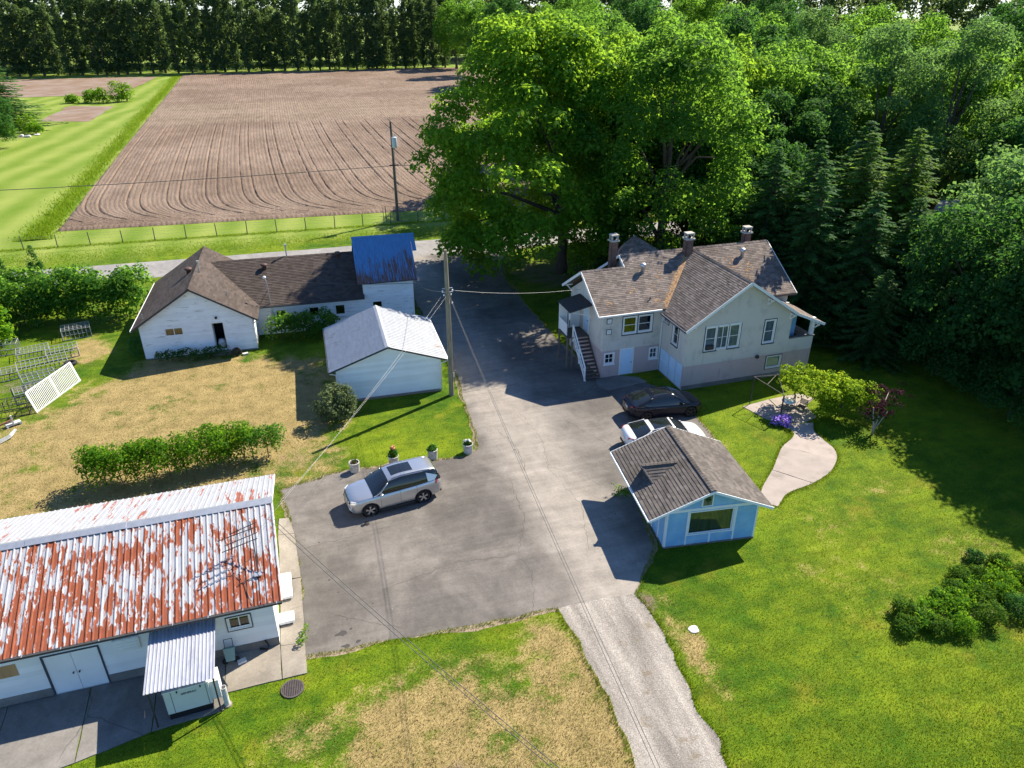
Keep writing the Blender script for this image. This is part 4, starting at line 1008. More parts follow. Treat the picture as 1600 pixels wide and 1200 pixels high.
# ------------------------------------------------------------------ old white farm building with tower
Of = thing('old_farm_building', 'old peeling white clapboard farm building with brown roof and blue roofed tower by the road', 'building', (-10.06, 52.57, 0), -3.5)
ow, ol, oe, ap_ = 7.5, 9.4, 2.50, 4.98
O1 = Plane((ow/2, 0), 5.08, (.635, 0)); O2 = Plane((ow/2, 0), 5.08, (-.635, 0))
hf = [(1.62, 2.78, 1.62, 2.24), (4.72, 5.48, .28, 2.30)]
for T, w, hl_, gb, sd in ((WT(0, 0), ow, hf, (ow/2, ap_), 1), (WT(0, ol, 0, -90), ol, [], None, 2), (WT(ow, ol, 0, 180), ow, [], (ow/2, ap_), 3), (WT(ow, 0, 0, 90), ol, [], None, 4)):
    wl_ = wall(MB(T), w, oe, hl_, gable=gb, z0=.1).build('wall', M['white'], Of)
    o = boards(MB(T), w, oe, hl_, gb, .1, .16, .034, sd).build('siding', M['sid_old'], wl_, fix=False); o['kind'] = 'stuff'
MB().box(-.02, ow + .02, -.02, ol, 0, .1).build('foundation', M['concrete_dark'], Of)
OF = WT(0, 0)
window(Of, OF, 1.62, 2.78, 1.62, 2.24, 2, 1, .05, mat_c='white', curtain=('brown_board', 0), sill=False)
mb = MB(OF); mb.box(4.65, 4.72, -.04, .02, .2, 2.37).box(5.48, 5.55, -.04, .02, .2, 2.37).box(4.72, 5.48, -.038, .02, 2.30, 2.37); mb.build('door_frame', M['white'], Of)
mb = MB(OF); mb.poly([(4.72, 1.4, .28), (5.48, 1.4, .28), (5.48, 1.4, 2.3), (4.72, 1.4, 2.3)]).poly([(4.72, .1, .28), (4.72, 1.4, .28), (4.72, 1.4, 2.3), (4.72, .1, 2.3)]).poly([(5.48, .1, .28), (5.48, .1, 2.3), (5.48, 1.4, 2.3), (5.48, 1.4, .28)]).poly([(4.72, .1, .28), (5.48, .1, .28), (5.48, 1.4, .28), (4.72, 1.4, .28)]).poly([(4.72, .1, 2.3), (4.72, 1.4, 2.3), (5.48, 1.4, 2.3), (5.48, .1, 2.3)])
mb.build('doorway', M['dark'], Of)
MB(OF).box(4.70, 4.745, .05, .75, .3, 2.28).build('open_door', M['sid_old'], Of)
MB(OF).lathe([(.0, .95), (.2, .9), (.28, .6), (.24, .3)], (5.15, .35, 0), 12).build('sack', M['pot'], Of, smooth=True)
MB(OF).box(4.55, 5.7, -.55, -.05, 0, .2).build('door_step', M['concrete_dark'], Of)
vm = MB(OF); vm.prism([(3.35, -.04, 4.28), (4.15, -.04, 4.28), (4.15, -.04, 4.42), (3.95, -.04, 4.62), (3.55, -.04, 4.62), (3.35, -.04, 4.42)], (0, .03, 0)); vm.build('gable_vent', M['sid_old'], Of)
MB(OF).lathe([(.0, -.2), (.08, -.18), (.10, -.08), (.04, 0)], (5.12, 0, 2.72), 10, 'y').build('wall_lamp', M['steel_dark'], Of, smooth=True)
MB(OF).tube([(ow + .35, -.35, 2.3), (ow + .2, -.2, 2.2), (ow + .05, -.06, 2.0), (ow + .05, -.06, .1)], .04, 8).build('downpipe', M['white'], Of)
# long wing
wy, wr_y, wr_z, we = 2.6, 6.8, 4.66, 2.42; x0w, x1w = 7.5, 15.6
O3 = Plane((0, wr_y), wr_z, (0, (wr_z - 2.38) / (wr_y - 2.2))); O4 = Plane((0, wr_y), wr_z, (0, -(wr_z - 2.38) / (wr_y - 2.2)))
TW = WT(x0w, wy); hw = [(8.98 - x0w, 9.72 - x0w, 1.06, 1.84), (11.40 - x0w, 12.12 - x0w, 1.10, 1.84), (13.34 - x0w, 14.06 - x0w, 1.04, 1.84)]
wl_ = wall(MB(TW), x1w - x0w, we, hw).build('wall', M['white'], Of); o = boards(MB(TW), x1w - x0w, we, hw, None, .0, .16, .034, 9).build('siding', M['sid_old'], wl_, fix=False); o['kind'] = 'stuff'
for k, q in enumerate(hw): window(Of, TW, *q, 1, 1, .06, mat_c='sid_old', sill=True, curtain=None)
wl_ = wall(MB(WT(x1w, 11.2, 0, 180)), x1w - x0w, we).build('wall', M['sid_old'], Of)
# tower block
tx0, tx1, ty1, te = 15.6, 19.35, 9.8, 3.62
O5 = Plane((0, 6.05), 6.02, (0, .66)); O6 = Plane((0, 6.05), 6.02, (0, -.66))
TT = WT(tx0, wy); ht = [(16.18 - tx0, 16.92 - tx0, 1.2, 1.86)]
for T, w, hl_, gb, sd in ((TT, tx1 - tx0, ht, None, 21), (WT(tx1, wy, 0, 90), 7.2, [], (3.45, 5.95), 22), (WT(tx1, ty1, 0, 180), tx1 - tx0, [], None, 23), (WT(tx0, ty1, 0, -90), 7.2, [], (3.75, 5.95), 24)):
    wl_ = wall(MB(T), w, te, hl_, gable=gb).build('wall', M['white'], Of)
    o = boards(MB(T), w, te, hl_, gb, 0, .16, .034, sd).build('siding', M['sid_old'], wl_, fix=False); o['kind'] = 'stuff'
window(Of, TT, *ht[0], 1, 1, .06, mat_c='sid_old')
for x, z in ((tx0, te), (tx1, te)): MB().box(x - .05, x + .05, wy - .045, wy + .05, 2.5 if x == tx0 else 0, z).build('corner_board', M['white'], Of)
# roofs
rf = shingled(Of, [(O1, [(-.42, -.42), (ow/2, -.42), (ow/2, ol + .4), (-.42, ol + .4)]), (O2, [(ow/2, -.42), (ow + .42, -.42), (ow + .42, ol + .4), (ow/2, ol + .4)])], 'sh_old', e=.15, w=.5, th=.10, seed=41, t=.008, deckmat='gutter')
ridgecap(rf, (ow/2, -.42, 5.08), (ow/2, ol + .4, 5.08), 'sh_old', .26, .04, .4, .08)
vx = lambda y: ow/2 + (5.08 - O3.z(0, y)) / .635
rw_ = shingled(Of, [(O3, [(7.93, 2.2), (x1w, 2.2), (x1w, wr_y), (vx(wr_y), wr_y)]), (O4, [(vx(wr_y), wr_y), (x1w, wr_y), (x1w, 11.4), (7.93, 11.4)])], 'sh_old', 'wing_roof', e=.17, w=.33, th=.10, seed=45, t=.022, deckmat='gutter')
ridgecap(rw_, (4.9, wr_y, wr_z), (x1w, wr_y, wr_z), 'sh_old', .26, .04, .4, .08)
md = MB(); tp = [(tx0 - .38, 2.25), (tx1 + .35, 2.25), (tx1 + .35, 6.05), (tx0 - .38, 6.05)]; tq = [(tx0 - .38, 6.05), (tx1 + .35, 6.05), (tx1 + .35, 9.9), (tx0 - .38, 9.9)]
deck(md, O5, tp, .10); deck(md, O6, tq, .10); rt = md.build('tower_roof', M['gutter'], Of)
sheet_metal(rt, O5, [(tx0 - .42, 2.2), (tx1 + .38, 2.2), (tx1 + .38, 6.05), (tx0 - .42, 6.05)], 'tower_roof', width=.78, rib=.13, rh=.022, rw=.036, off=.012)
sheet_metal(rt, O5, [(tx1 + .39, 4.55), (tx1 + .72, 4.55), (tx1 + .72, 6.05), (tx1 + .39, 6.05)], 'tower_roof', width=.78, rib=.13, rh=.022, rw=.036, off=.012)
sheet_metal(rt, O6, tq, 'tower_roof', width=.78, rib=.13, rh=.022, rw=.036, off=.012)
MB().prism([(tx0 - .43, 5.9, 5.96), (tx0 - .43, 6.05, 6.075), (tx0 - .43, 6.2, 5.96)], (tx1 - tx0 + 1.15, 0, 0)).build('ridge_cap', M['tower_roof'], rt)
for a, b, pl in ((-.42, ow/2, O1), (ow/2, ow + .42, O2)): barge(Of, (a, -.44, pl.z(a, 0) - .05), (b, -.44, pl.z(b, 0) - .05), 'gutter', .03, .13)
MB().beam((-.46, -.4, O1.z(-.46, 0) - .04), (-.46, ol + .3, O1.z(-.46, 0) - .04), .10, .09).build('gutter', M['white'], Of)
MB().beam((7.95, 2.15, 2.33), (x1w, 2.15, 2.33), .10, .09).build('gutter', M['gutter'], Of)
# vents, flue pipe and service mast
roof_vent(Of, (3.2, 4.3, 4.74), 'brownvent', .22, .42); roof_vent(Of, (8.4, 5.7, O3.z(0, 5.7) + .05), 'brownvent', .2, .42); roof_vent(Of, (14.0, 6.4, O3.z(0, 6.4)), 'brownvent', .2, .42)
MB().tube([(4.05, 3.6, 4.8), (4.05, 3.6, 5.75)], .05, 8).tube([(4.05, 3.6, 5.72), (4.05, 3.6, 5.82)], .09, 8).build('flue_pipe', M['galv'], Of)
MB().tube([(10.1, 6.9, 4.4), (10.1, 6.9, 5.5)], .05, 8).tube([(10.1, 6.9, 5.5), (10.1, 6.9, 5.62)], .1, 8).build('flue_pipe', M['galv'], Of)
for x, y, pl in ((5.9, 1.6, O2), (.3, .5, O1)): MB().tube([(x, y, pl.z(x, 0) - .05), (x, y, pl.z(x, 0) + .35)], .03, 6).build('vent_pipe', M['galv'], Of)
mst = MB().tube([(8.72, 2.5, 1.5), (8.72, 2.42, 2.3), (8.66, 2.4, 4.2), (8.55, 2.4, 4.5)], .035, 8).build('service_mast', M['galv'], Of)
MB().lathe([(.0, 4.68), (.12, 4.62), (.13, 4.52), (.05, 4.44)], (8.55, 2.4, 0), 10).build('mast_head', M['white'], mst, smooth=True)
MB().box(8.62, 8.84, 2.44, 2.58, 1.35, 1.72).build('meter_box', M['galv'], mst); MB().beam((8.66, 2.4, 3.6), (7.9, 2.6, 2.35), .03, .03).build('mast_stay', M['steel_dark'], mst)

# ------------------------------------------------------------------ barn with flaking roof
Bn = thing('rusty_barn', 'long white barn with flaking red and white metal roof and open canopy', 'barn', (-2.2, 22.8, 0), -.3)
bl, bd_, be = 13.5, 7.75, 2.62
Bf = Plane((0, 3.9), 4.20, (0, .372)); Bb = Plane((0, 3.9), 4.20, (0, -.372))
hb = [(bl - 1.66, bl - .90, 1.30, 1.86), (bl - 7.86, bl - 6.10, .05, 1.90), (bl - 9.6, bl - 8.70, 1.34, 1.90)]
TB = WT(-bl, 0)
wl_ = wall(MB(TB), bl, be, hb, z0=0).build('wall', M['sid_barn'], Bn)
o = boards(MB(TB), bl, be, hb, None, .42, .24, .012, 3, 6).build('siding', M['sid_barn'], wl_, fix=False); o['kind'] = 'stuff'
MB(TB).box(0, 5.55, -.03, 0, 0, .42).box(7.45, bl, -.03, 0, 0, .42).build('plinth', M['concrete_dark'], Bn)
wl_ = wall(MB(WT(0, 0, 0, 90)), bd_, be, gable=(3.9, 4.02)).build('wall', M['sid_barn'], Bn); o = boards(MB(WT(0, 0, 0, 90)), bd_, be, [], (3.9, 4.02), .3, .24, .012, 5, 8).build('siding', M['sid_barn'], wl_, fix=False); o['kind'] = 'stuff'
wall(MB(WT(0, bd_, 0, 180)), bl, be).build('wall', M['sid_barn'], Bn); wall(MB(WT(-bl, bd_, 0, -90)), bd_, be, gable=(3.85, 4.02)).build('wall', M['sid_barn'], Bn)
window(Bn, TB, *hb[0], 2, 1, .05, mat_c='white', outer='gutter', sill=False)
door(Bn, TB, bl - 7.86, bl - 6.10, .05, 1.90, 'sid_barn', .06, 'navy_trim', 0, 2)
MB(TB).box(bl - 9.6, bl - 8.70, -.02, .05, 1.34, 1.90).build('boarded_window', M['ply'], Bn)
mb = MB(TB); mb.box(bl - 5.6, bl - 4.72, -.09, -.02, 1.42, 2.02)
vt = mb.build('wall_vent', M['white'], Bn)
for k in range(4): MB(TB).box(bl - 5.56, bl - 4.76, -.105, -.09, 1.47 + k*.14, 1.56 + k*.14).build('louvre', M['white'], vt)
md = MB(); by0, by1 = -.42, 8.2; deck(md, Bf, [(-bl - .2, by0), (.36, by0), (.36, 3.9), (-bl - .2, 3.9)], .09); deck(md, Bb, [(-bl - .2, 3.9), (.36, 3.9), (.36, by1), (-bl - .2, by1)], .09); rf = md.build('roof', M['gutter'], Bn)
sheet_metal(rf, Bf, [(-bl - .2, by0 - .05), (.40, by0 - .05), (.40, 3.9), (-bl - .2, 3.9)], 'barn_roof', width=.91, rib=.2275, rh=.04, rw=.045, off=.012)
sheet_metal(rf, Bb, [(-bl - .2, 3.9), (.40, 3.9), (.40, by1 + .05), (-bl - .2, by1 + .05)], 'barn_back', width=.91, rib=.2275, rh=.022, rw=.045, off=.012)
for xa, xb, lift in ((-bl - .2, -8.6, 0), (-8.62, -5.1, .012), (-5.12, .42, 0)):
    MB().prism([(xa, 3.66, 4.175 + lift), (xa, 3.9, 4.285 + lift), (xa, 4.14, 4.175 + lift), (xa, 3.9, 4.26 + lift)], (xb - xa, 0, 0)).build('ridge_cap', M['galv'], rf)
MB().beam((-bl - .2, by0 - .09, Bf.z(0, by0) - .03), (.40, by0 - .09, Bf.z(0, by0) - .03), .11, .09).build('gutter', M['gutter'], Bn)
for x in np.arange(-13, .3, 1.2): MB().box(x, x + .03, by0 - .15, by0 - .03, Bf.z(0, by0) + .012, Bf.z(0, by0) + .028).build('gutter_strap', M['galv'], Bn)
mb = MB(); mb.box(.36, .40, by0, 3.9, 0, 0.001); 
barge(Bn, (.40, by0, Bf.z(0, by0) - .03), (.40, 3.9, 4.17), 'sid_barn', .03, .12); barge(Bn, (.40, 3.9, 4.17), (.40, by1, Bb.z(0, by1) - .03), 'sid_barn', .03, .12)
for y, w_, h_ in ((2.35, 1.5, .0), (.9, .55, .0)):
    u = MB().box(.02, .62, y, y + w_, .12, .25 + h_).build('wall_unit', M['white'], Bn)
    for k in range(7): MB().box(.06, .60, y + .06 + k*(w_ - .12)/7, y + .06 + (k + .6)*(w_ - .12)/7, .25 + h_, .275 + h_).build('louvre', M['sid_barn'], u)
# lean-to canopy
cx0, cx1 = -4.28, -2.02
Cp = Plane((0, -.25), 2.18, (0, .13)); md = MB(); 
for x in (cx0 + .05, cx1 - .05): md.beam((x, -.05, Cp.z(0, -.05) - .09), (x, -2.72, Cp.z(0, -2.72) - .09), .06, .1)
for y in (-.3, -1.5, -2.65): md.beam((cx0 + .05, y, Cp.z(0, y) - .045), (cx1 - .05, y, Cp.z(0, y) - .045), .08, .06)
cpo = md.build('canopy_frame', M['wood'], Bn)
sheet_metal(cpo, Cp, [(cx0, -2.78), (cx1, -2.78), (cx1, -.12), (cx0, -.12)], 'canopy_roof', 'canopy_sheet', width=.76, rib=.126, rh=.026, rw=.034, off=.01)
for x in (cx0 + .1, cx1 - .08): MB().beam((x, -2.62, .04), (x, -2.62, Cp.z(0, -2.62) - .1), .05, .05).build('canopy_post', M['steel_dark'], Bn)
# antenna on the roof corner
an = thing('roof_antenna', 'dark multi element aerial lying over the corner of the rusty roof', 'antenna', (-2.2, 22.8, 0), -.3)
zr = lambda y: Bf.z(0, y)
mp = MB().tube([(-.35, .75, zr(.75) + .02), (-.42, 2.1, zr(2.1) + 1.05)], .025, 8).build('mast', M['steel_dark'], an)
MB().box(-.5, -.2, .6, .9, zr(.75) + .045, zr(.75) + .075).build('mast_foot', M['galv'], an)
mb = MB()
for k, (y, ln) in enumerate(((1.35, 1.1), (1.6, 1.0), (1.85, 1.25), (2.05, .8))):
    z = zr(2.1) + .95 - (2.1 - y) * .35; mb.tube([(-.35 + .15, y + .08, z), (-.4 - ln, y - .25, z - .1)], .018, 6)
bo = mb.build('boom', M['steel_dark'], an)
mb = MB()
for k in range(16):
    q = k % 4; t = .25 + .2 * (k // 4); y, ln = ((1.35, 1.1), (1.6, 1.0), (1.85, 1.25), (2.05, .8))[q]
    z = zr(2.1) + .95 - (2.1 - y) * .35 - .1 * t; x = -.35 - (ln) * t; yy = y + .08 - .33 * t
    mb.tube([(x, yy, z - .28), (x + .03, yy + .02, z + .22)], .009, 5)
mb.build('elements', M['steel_dark'], an)
MB().tube([(-.42, 1.2, zr(1.2) + .4), (-.9, 1.0, zr(1.0) + .3), (-.85, .5, zr(.5) + .07), (-.75, -.1, zr(-.1) + .07), (-.6, -.4, zr(-.4) + .07)], .012, 6).build('lead', M['cable'], an)
MB().tube([(-.15, .75, zr(.75) + .07), (-1.1, .45, zr(.45) + .07)], .018, 6).build('stay', M['steel_dark'], an)

# ------------------------------------------------------------------ generator, bollard, bits beside the barn
ge_ = thing('standby_generator', 'grey standby generator cabinet under the lean-to canopy', 'generator', (-6.02, 20.36, .045), 2.5)
bdy = MB(); bdy.box(0, 1.46, 0, .78, .28, 1.32); bdy.build('cabinet', M['gen'], ge_)
MB().box(.02, 1.44, .02, .76, 0, .28).build('base', M['dark'], ge_); MB().box(-.02, 1.48, -.02, .80, 1.32, 1.36).build('lid', M['gen_white'], ge_)
MB().box(1.46, 1.78, .08, .70, .35, 1.22).build('end_cowl', M['gen_white'], ge_)
mb = MB(); mb.box(.23, .245, -.006, 0, .3, 1.3).box(1.36, 1.375, -.006, 0, .3, 1.3); mb.build('panel_joint', M['steel_dark'], ge_)
for x in (.42, 1.18): MB().box(x, x + .04, -.02, 0, 1.20, 1.30).build('latch', M['black'], ge_)
cu = bpy.data.curves.new('lettering', 'FONT'); cu.body = 'GENERAC'; cu.size = .115; cu.extrude = .004; cu.align_x = 'CENTER'
to = bpy.data.objects.new('lettering_tmp', cu); COL.objects.link(to); dg = bpy.context.evaluated_depsgraph_get(); tm = bpy.data.meshes.new_from_object(to.evaluated_get(dg)); bpy.data.objects.remove(to)
tm.transform(Matrix.Translation((.80, -.008, 1.06)) @ Matrix.Rotation(R(90), 4, 'X')); obj('lettering', tm, M['black'], ge_)
bo = thing('bollard', 'white pipe bollard with open top beside the generator', 'bollard', (-4.12, 20.46, 0))
MB().lathe([(.10, 0), (.10, .92), (.085, .92), (.085, .6), (.0, .6)], n=16).build('pipe', M['pot'], bo, angle=40); MB().lathe([(.16, 0), (.15, .06), (.1, .07)], n=14).build('collar', M['concrete'], bo)
wh = thing('hand_cart', 'small faded teal hand cart leaning against the white barn wall', 'cart', (-4.0, 22.45, .045), 0)
MB().prism([(-.16, 0, .12), (.16, 0, .12), (.20, .16, .62), (-.20, .16, .62)], (0, -.18, .08)).build('tub', M['teal'], wh); MB().tube([(-.15, .12, .6), (-.15, .22, .95), (.15, .22, .95), (.15, .12, .6)], .015, 6).build('handle', M['steel_dark'], wh)
for x in (-.2, .2): MB().lathe([(.04, -.025), (.12, -.025), (.12, .025), (.04, .025)], (x, -.05, .12), 14, 'y').build('wheel', M['black'], wh)
hp = thing('drain_hose', 'black bent drain pipe standing against the barn wall', 'pipe', (-2.75, 22.6, .05)); MB().tube([(-.2, .1, .05), (.1, -.02, .06), (.14, .05, .22), (.04, .12, .42)], .03, 8).build('hose', M['black'], hp, smooth=True)
bk_ = thing('paving_block', 'pale loose paving block on the apron beside the teal cart', 'block', (-3.62, 22.3, .045), 15); MB().box(-.16, .16, -.1, .1, 0, .08).build('block', M['stone'], bk_)
# ------------------------------------------------------------------ vehicles
M['paint_silver'] = mat('silver_car_paint', (.50, .51, .52), .28, .03, 1, metal=.75, coat=1.)
M['paint_white'] = mat('white_car_paint', (.66, .66, .67), .3, .02, 1, metal=.1, coat=1.)
M['paint_black'] = mat('black_car_paint', (.004, .006, .016), .3, .02, 1, metal=.0, coat=.35, spec=.2)
M['car_glass'] = mat('dark_car_glass', (.012, .015, .017), .04, .02, 1, spec=.7)
M['plastic'] = mat('black_trim_plastic', (.022, .022, .024), .55, .05, 4)
M['rim'] = mat('alloy_rim', (.50, .50, .51), .32, .05, 4, metal=.8)
M['rim_dark'] = mat('dark_alloy_rim', (.05, .05, .055), .35, .05, 4, metal=.6)
M['headlamp'] = mat('headlamp', (.62, .64, .66), .12, .05, 4, spec=.7)
M['taillamp'] = mat('tail_lamp', (.25, .012, .012), .2, .05, 4, spec=.6)
M['plate'] = mat('number_plate', (.62, .62, .62), .5, .03)

def smooth_keys(keys, xs):
    k = np.array(sorted(keys)); v = np.interp(xs, k[:, 0], k[:, 1])
    for _ in range(2): v[1:-1] = (v[:-2] + 2 * v[1:-1] + v[2:]) / 4
    return v

def car(name, label, loc, rz, S, paint, rim, glassroof=False, sunroof=False, suv=False):
    c = thing(name, label, 'car', (*loc, 0.012), rz)
    xs = np.concatenate([np.linspace(S['x0'], S['x0'] + .35, 7)[:-1], np.linspace(S['x0'] + .35, S['x1'] - .4, 34), np.linspace(S['x1'] - .4, S['x1'], 8)[1:]])
    hw = smooth_keys(S['hw'], xs); zb = smooth_keys(S['zb'], xs); zt = smooth_keys(S['zt'], xs)
    mb = MB(); rings = []
    for x, w, b, t in zip(xs, hw, zb, zt):
        h = t - b
        half = [(0, b), (w*.80, b), (w*.95, b + .06*h/.8), (w*.99, b + .2*h), (w*.985, b + .42*h), (w, b + .60*h), (w*.995, b + .74*h), (w*.962, b + .90*h), (w*.915, b + .975*h), (w*.80, t + .01), (w*.45, t + .03), (0, t + .038)]
        ring = [mb.P((x, y, z)) for y, z in half] + [mb.P((x, -y, z)) for y, z in half[-2:0:-1]]; rings.append(ring)
    for a, b in zip(rings, rings[1:]):
        n = len(a)
        for k in range(n): mb.f.append([a[k], a[(k+1) % n], b[(k+1) % n], b[k]])
    mb.f.append(rings[0][::-1]); mb.f.append(rings[-1])
    body = mb.build('body', M[paint], c)
    # wheel openings
    cut = MB()
    for wx in (S['wf'], S['wr']): cut.lathe([(S['r'] * 1.17, -1.2), (S['r'] * 1.17, 1.2)], (wx, 0, S['r']), 36, 'y')
    co = cut.build('cutter', M['plastic']); co.matrix_world = Matrix()
    c_loc, c_rot = c.location.copy(), c.rotation_euler.copy(); c.location = (0, 0, 0); c.rotation_euler = (0, 0, 0)
    md = body.modifiers.new('b', 'BOOLEAN'); md.operation = 'DIFFERENCE'; md.object = co; md.solver = 'EXACT'
    dg = bpy.context.evaluated_depsgraph_get(); nm = bpy.data.meshes.new_from_object(body.evaluated_get(dg)); body.modifiers.clear()
    nm.materials.clear(); nm.materials.append(M[paint]); body.data = nm; bpy.data.objects.remove(co)
    nm.polygons.foreach_set('use_smooth', [True] * len(nm.polygons)); nm.set_sharp_from_angle(angle=R(38))
    c.location, c.rotation_euler = c_loc, c_rot
    MB().box(S['wr'] - .5, S['wf'] + .5, -S['W']/2 + .32, S['W']/2 - .32, .2, .75).build('underbody', M['black'], c)
    # greenhouse
    gx = np.linspace(S['g'][0][0], S['g'][-1][0], 40); gt = np.interp(gx, [p[0] for p in S['g']], [p[1] for p in S['g']])
    for _ in range(3): gt[1:-1] = (gt[:-2] + 2 * gt[1:-1] + gt[2:]) / 4
    belt = np.interp(gx, xs, zt); bw = np.interp(gx, xs, hw) * .93; zmax = gt.max()
    def side(i, z): return bw[i] + (S['rw'] - bw[i]) * max(0, min(1, (z - belt[i]) / (zmax - belt[i]))) ** 1.15
    mb = MB(); rings = []
    for i, x in enumerate(gx):
        b, t = belt[i] - .05, max(gt[i], belt[i] - .03); q = [b + (t - b) * f for f in (0, .35, .7, .93)]
        half = [(bw[i] * 1.0, q[0]), (side(i, q[1]), q[1]), (side(i, q[2]), q[2]), (side(i, q[3]) - .01, q[3]), (side(i, t) - .07, t), (side(i, t) * .5, t + .022), (0, t + .03)]
        rings.append([mb.P((x, y, z)) for y, z in half] + [mb.P((x, -y, z)) for y, z in half[-2::-1]])
    for a, b in zip(rings, rings[1:]):
        for k in range(len(a) - 1): mb.f.append([a[k], a[k+1], b[k+1], b[k]])
    gh = mb.build('glasshouse', M['car_glass'], c, angle=50)
    def surf(x, f, off=.008):       # point on greenhouse: f in -1..1 across, follows the roof
        i = int(np.clip(np.searchsorted(gx, x), 1, len(gx) - 1)); t0 = (x - gx[i-1]) / (gx[i] - gx[i-1]); t = gt[i-1] * (1-t0) + gt[i] * t0
        w = side(i, t); a = abs(f); y = f * w; z = t + .03 - .03 * a ** 3 - (.05 * max(0, (a - .88) / .12)); return Vector((x, y, z + off))
    def patch(x0, x1, f0, f1, nx, ny, off):
        m_ = MB(); idx = [[m_.P(surf(x0 + (x1 - x0) * i / nx, f0 + (f1 - f0) * j / ny, off)) for j in range(ny + 1)] for i in range(nx + 1)]
        for i in range(nx):
            for j in range(ny): m_.f.append([idx[i][j], idx[i+1][j], idx[i+1][j+1], idx[i][j+1]])
        return m_
    rf0, rf1 = S['roof']
    if not glassroof:
        patch(rf0, rf1, -1, 1, 16, 14, .012).build('roof', M[paint], c, smooth=True)
        if sunroof:
            ln = (rf1 - rf0)
            for a, b in ((.60, .80), (.81, .93)): patch(rf0 + ln * (a - .12), rf0 + ln * (b - .02), -.62, .62, 6, 6, .019).build('sunroof', M['car_glass'], c, smooth=True)
        for f in (-.93, .93):
            r_ = MB(); r_.tube([surf(rf0 + .15 + (rf1 - rf0 - .35) * k / 8, f, .035) for k in range(9)], .018, 6); r_.build('roof_rail', M['rim'] if suv else M[paint], c, smooth=True)
    else:
        for a, b in ((rf0, rf0 + .22), (rf1 - .07, rf1 + .05)): patch(a, b, -1, 1, 3, 14, .010).build('roof_bar', M[paint], c, smooth=True)
        for f in (-1, 1): patch(rf0, rf1, .9 * f, 1.0 * f, 14, 2, .009).build('roof_rail', M[paint], c, smooth=True)
    # pillars on both sides
    for s in (-1, 1):
        pm = MB()
        def gp(x, fr):
            i = int(np.clip(np.searchsorted(gx, x), 1, len(gx) - 1)); z = belt[i] + (gt[i] - belt[i]) * fr; return Vector((x, s * (side(i, z) + .004), z))
        for (xa, fa), (xb, fb), w in S['pillars']: pm.tube([gp(xa + (xb - xa) * k / 6, fa + (fb - fa) * k / 6) for k in range(7)], w, 6)
        pm.build('pillar', M[paint], c, smooth=True)
        if S.get('dpatch'):
            a, b = S['dpatch']; m_ = MB(); m_.poly([gp(a, 0) + Vector((0, s*.012, 0)), gp(b, 0) + Vector((0, s*.012, 0)), gp(b + .04, .8) + Vector((0, s*.012, 0)), gp(a - .18, .45) + Vector((0, s*.012, 0))]); m_.build('rear_quarter', M[paint], c)
        # mirror
        mx = S['mirror']; y = s * (np.interp(mx, xs, hw) * .95); z = np.interp(mx, xs, zt) + .07
        mm = MB(); mm.lathe([(.0, -.1), (.06, -.085), (.085, 0), (.06, .085), (0, .1)], (0, 0, 0), 10, 'y'); mo = mm.build('mirror', M[paint], c, smooth=True); mo.location = (mx, y + s * .12, z); mo.scale = (1.0, 1.0, .85)
        # door seams, handles
        for x in S['seams']:
            w0 = np.interp(x, xs, hw); b0 = np.interp(x, xs, zb); t0 = np.interp(x, xs, zt); hh = t0 - b0
            pts = [Vector((x, s * (w0 * k + .002), b0 + f * hh)) for k, f in ((.985, .2), (.985, .42), (1, .6), (.995, .74), (.962, .9), (.92, .97))]
            MB().tube(pts, .006, 4).build('door_seam', M['black'], c)
        for x in S['handles']:
            w0 = np.interp(x, xs, hw); z0 = np.interp(x, xs, zb) + .80 * (np.interp(x, xs, zt) - np.interp(x, xs, zb)); MB().box(x - .1, x + .1, s * w0 * .985 - .02, s * w0 * .985 + .02, z0 - .015, z0 + .015).build('door_handle', M[paint if not suv else 'rim'], c)
        # arch lining / cladding
        for wx in (S['wf'], S['wr']):
            w0 = S['W'] / 2 * .985; rr = S['r'] * 1.19
            if suv: MB().tube([(wx + rr * math.cos(a), s * w0 * .985, S['r'] + rr * math.sin(a)) for a in np.linspace(-.35, math.pi + .35, 20)], .035, 6).build('arch_trim', M['plastic'], c, smooth=True)
            MB().lathe([(rr - .02, s * (w0 - .30)), (rr - .02, s * (w0 - .03))], (wx, 0, S['r']), 28, 'y', True).build('wheel_well', M['black'], c)
        if suv: MB().box(S['wr'] + .5, S['wf'] - .5, s * S['W']/2 * .97 - .03, s * S['W']/2 * .97 + .02, .20, .30).build('sill_trim', M['plastic'], c)
        # lamps
        x, y, z, a, b, h = S['head']; hl = MB(); hl.prism([(x, s * y, z), (x - a, s * (y + b), z + .02), (x - a, s * (y + b), z + .02 + h), (x, s * y, z + h)], (.03, s * .02, .0)); hl.build('headlight', M['headlamp'], c)
        x, y, z, a, b, h = S['tail']; tl = MB(); tl.prism([(x, s * y, z), (x + a, s * (y + b), z), (x + a, s * (y + b), z + h), (x, s * y, z + h)], (-.03, s * .025, 0)); tl.build('tail_light', M['taillamp'], c)
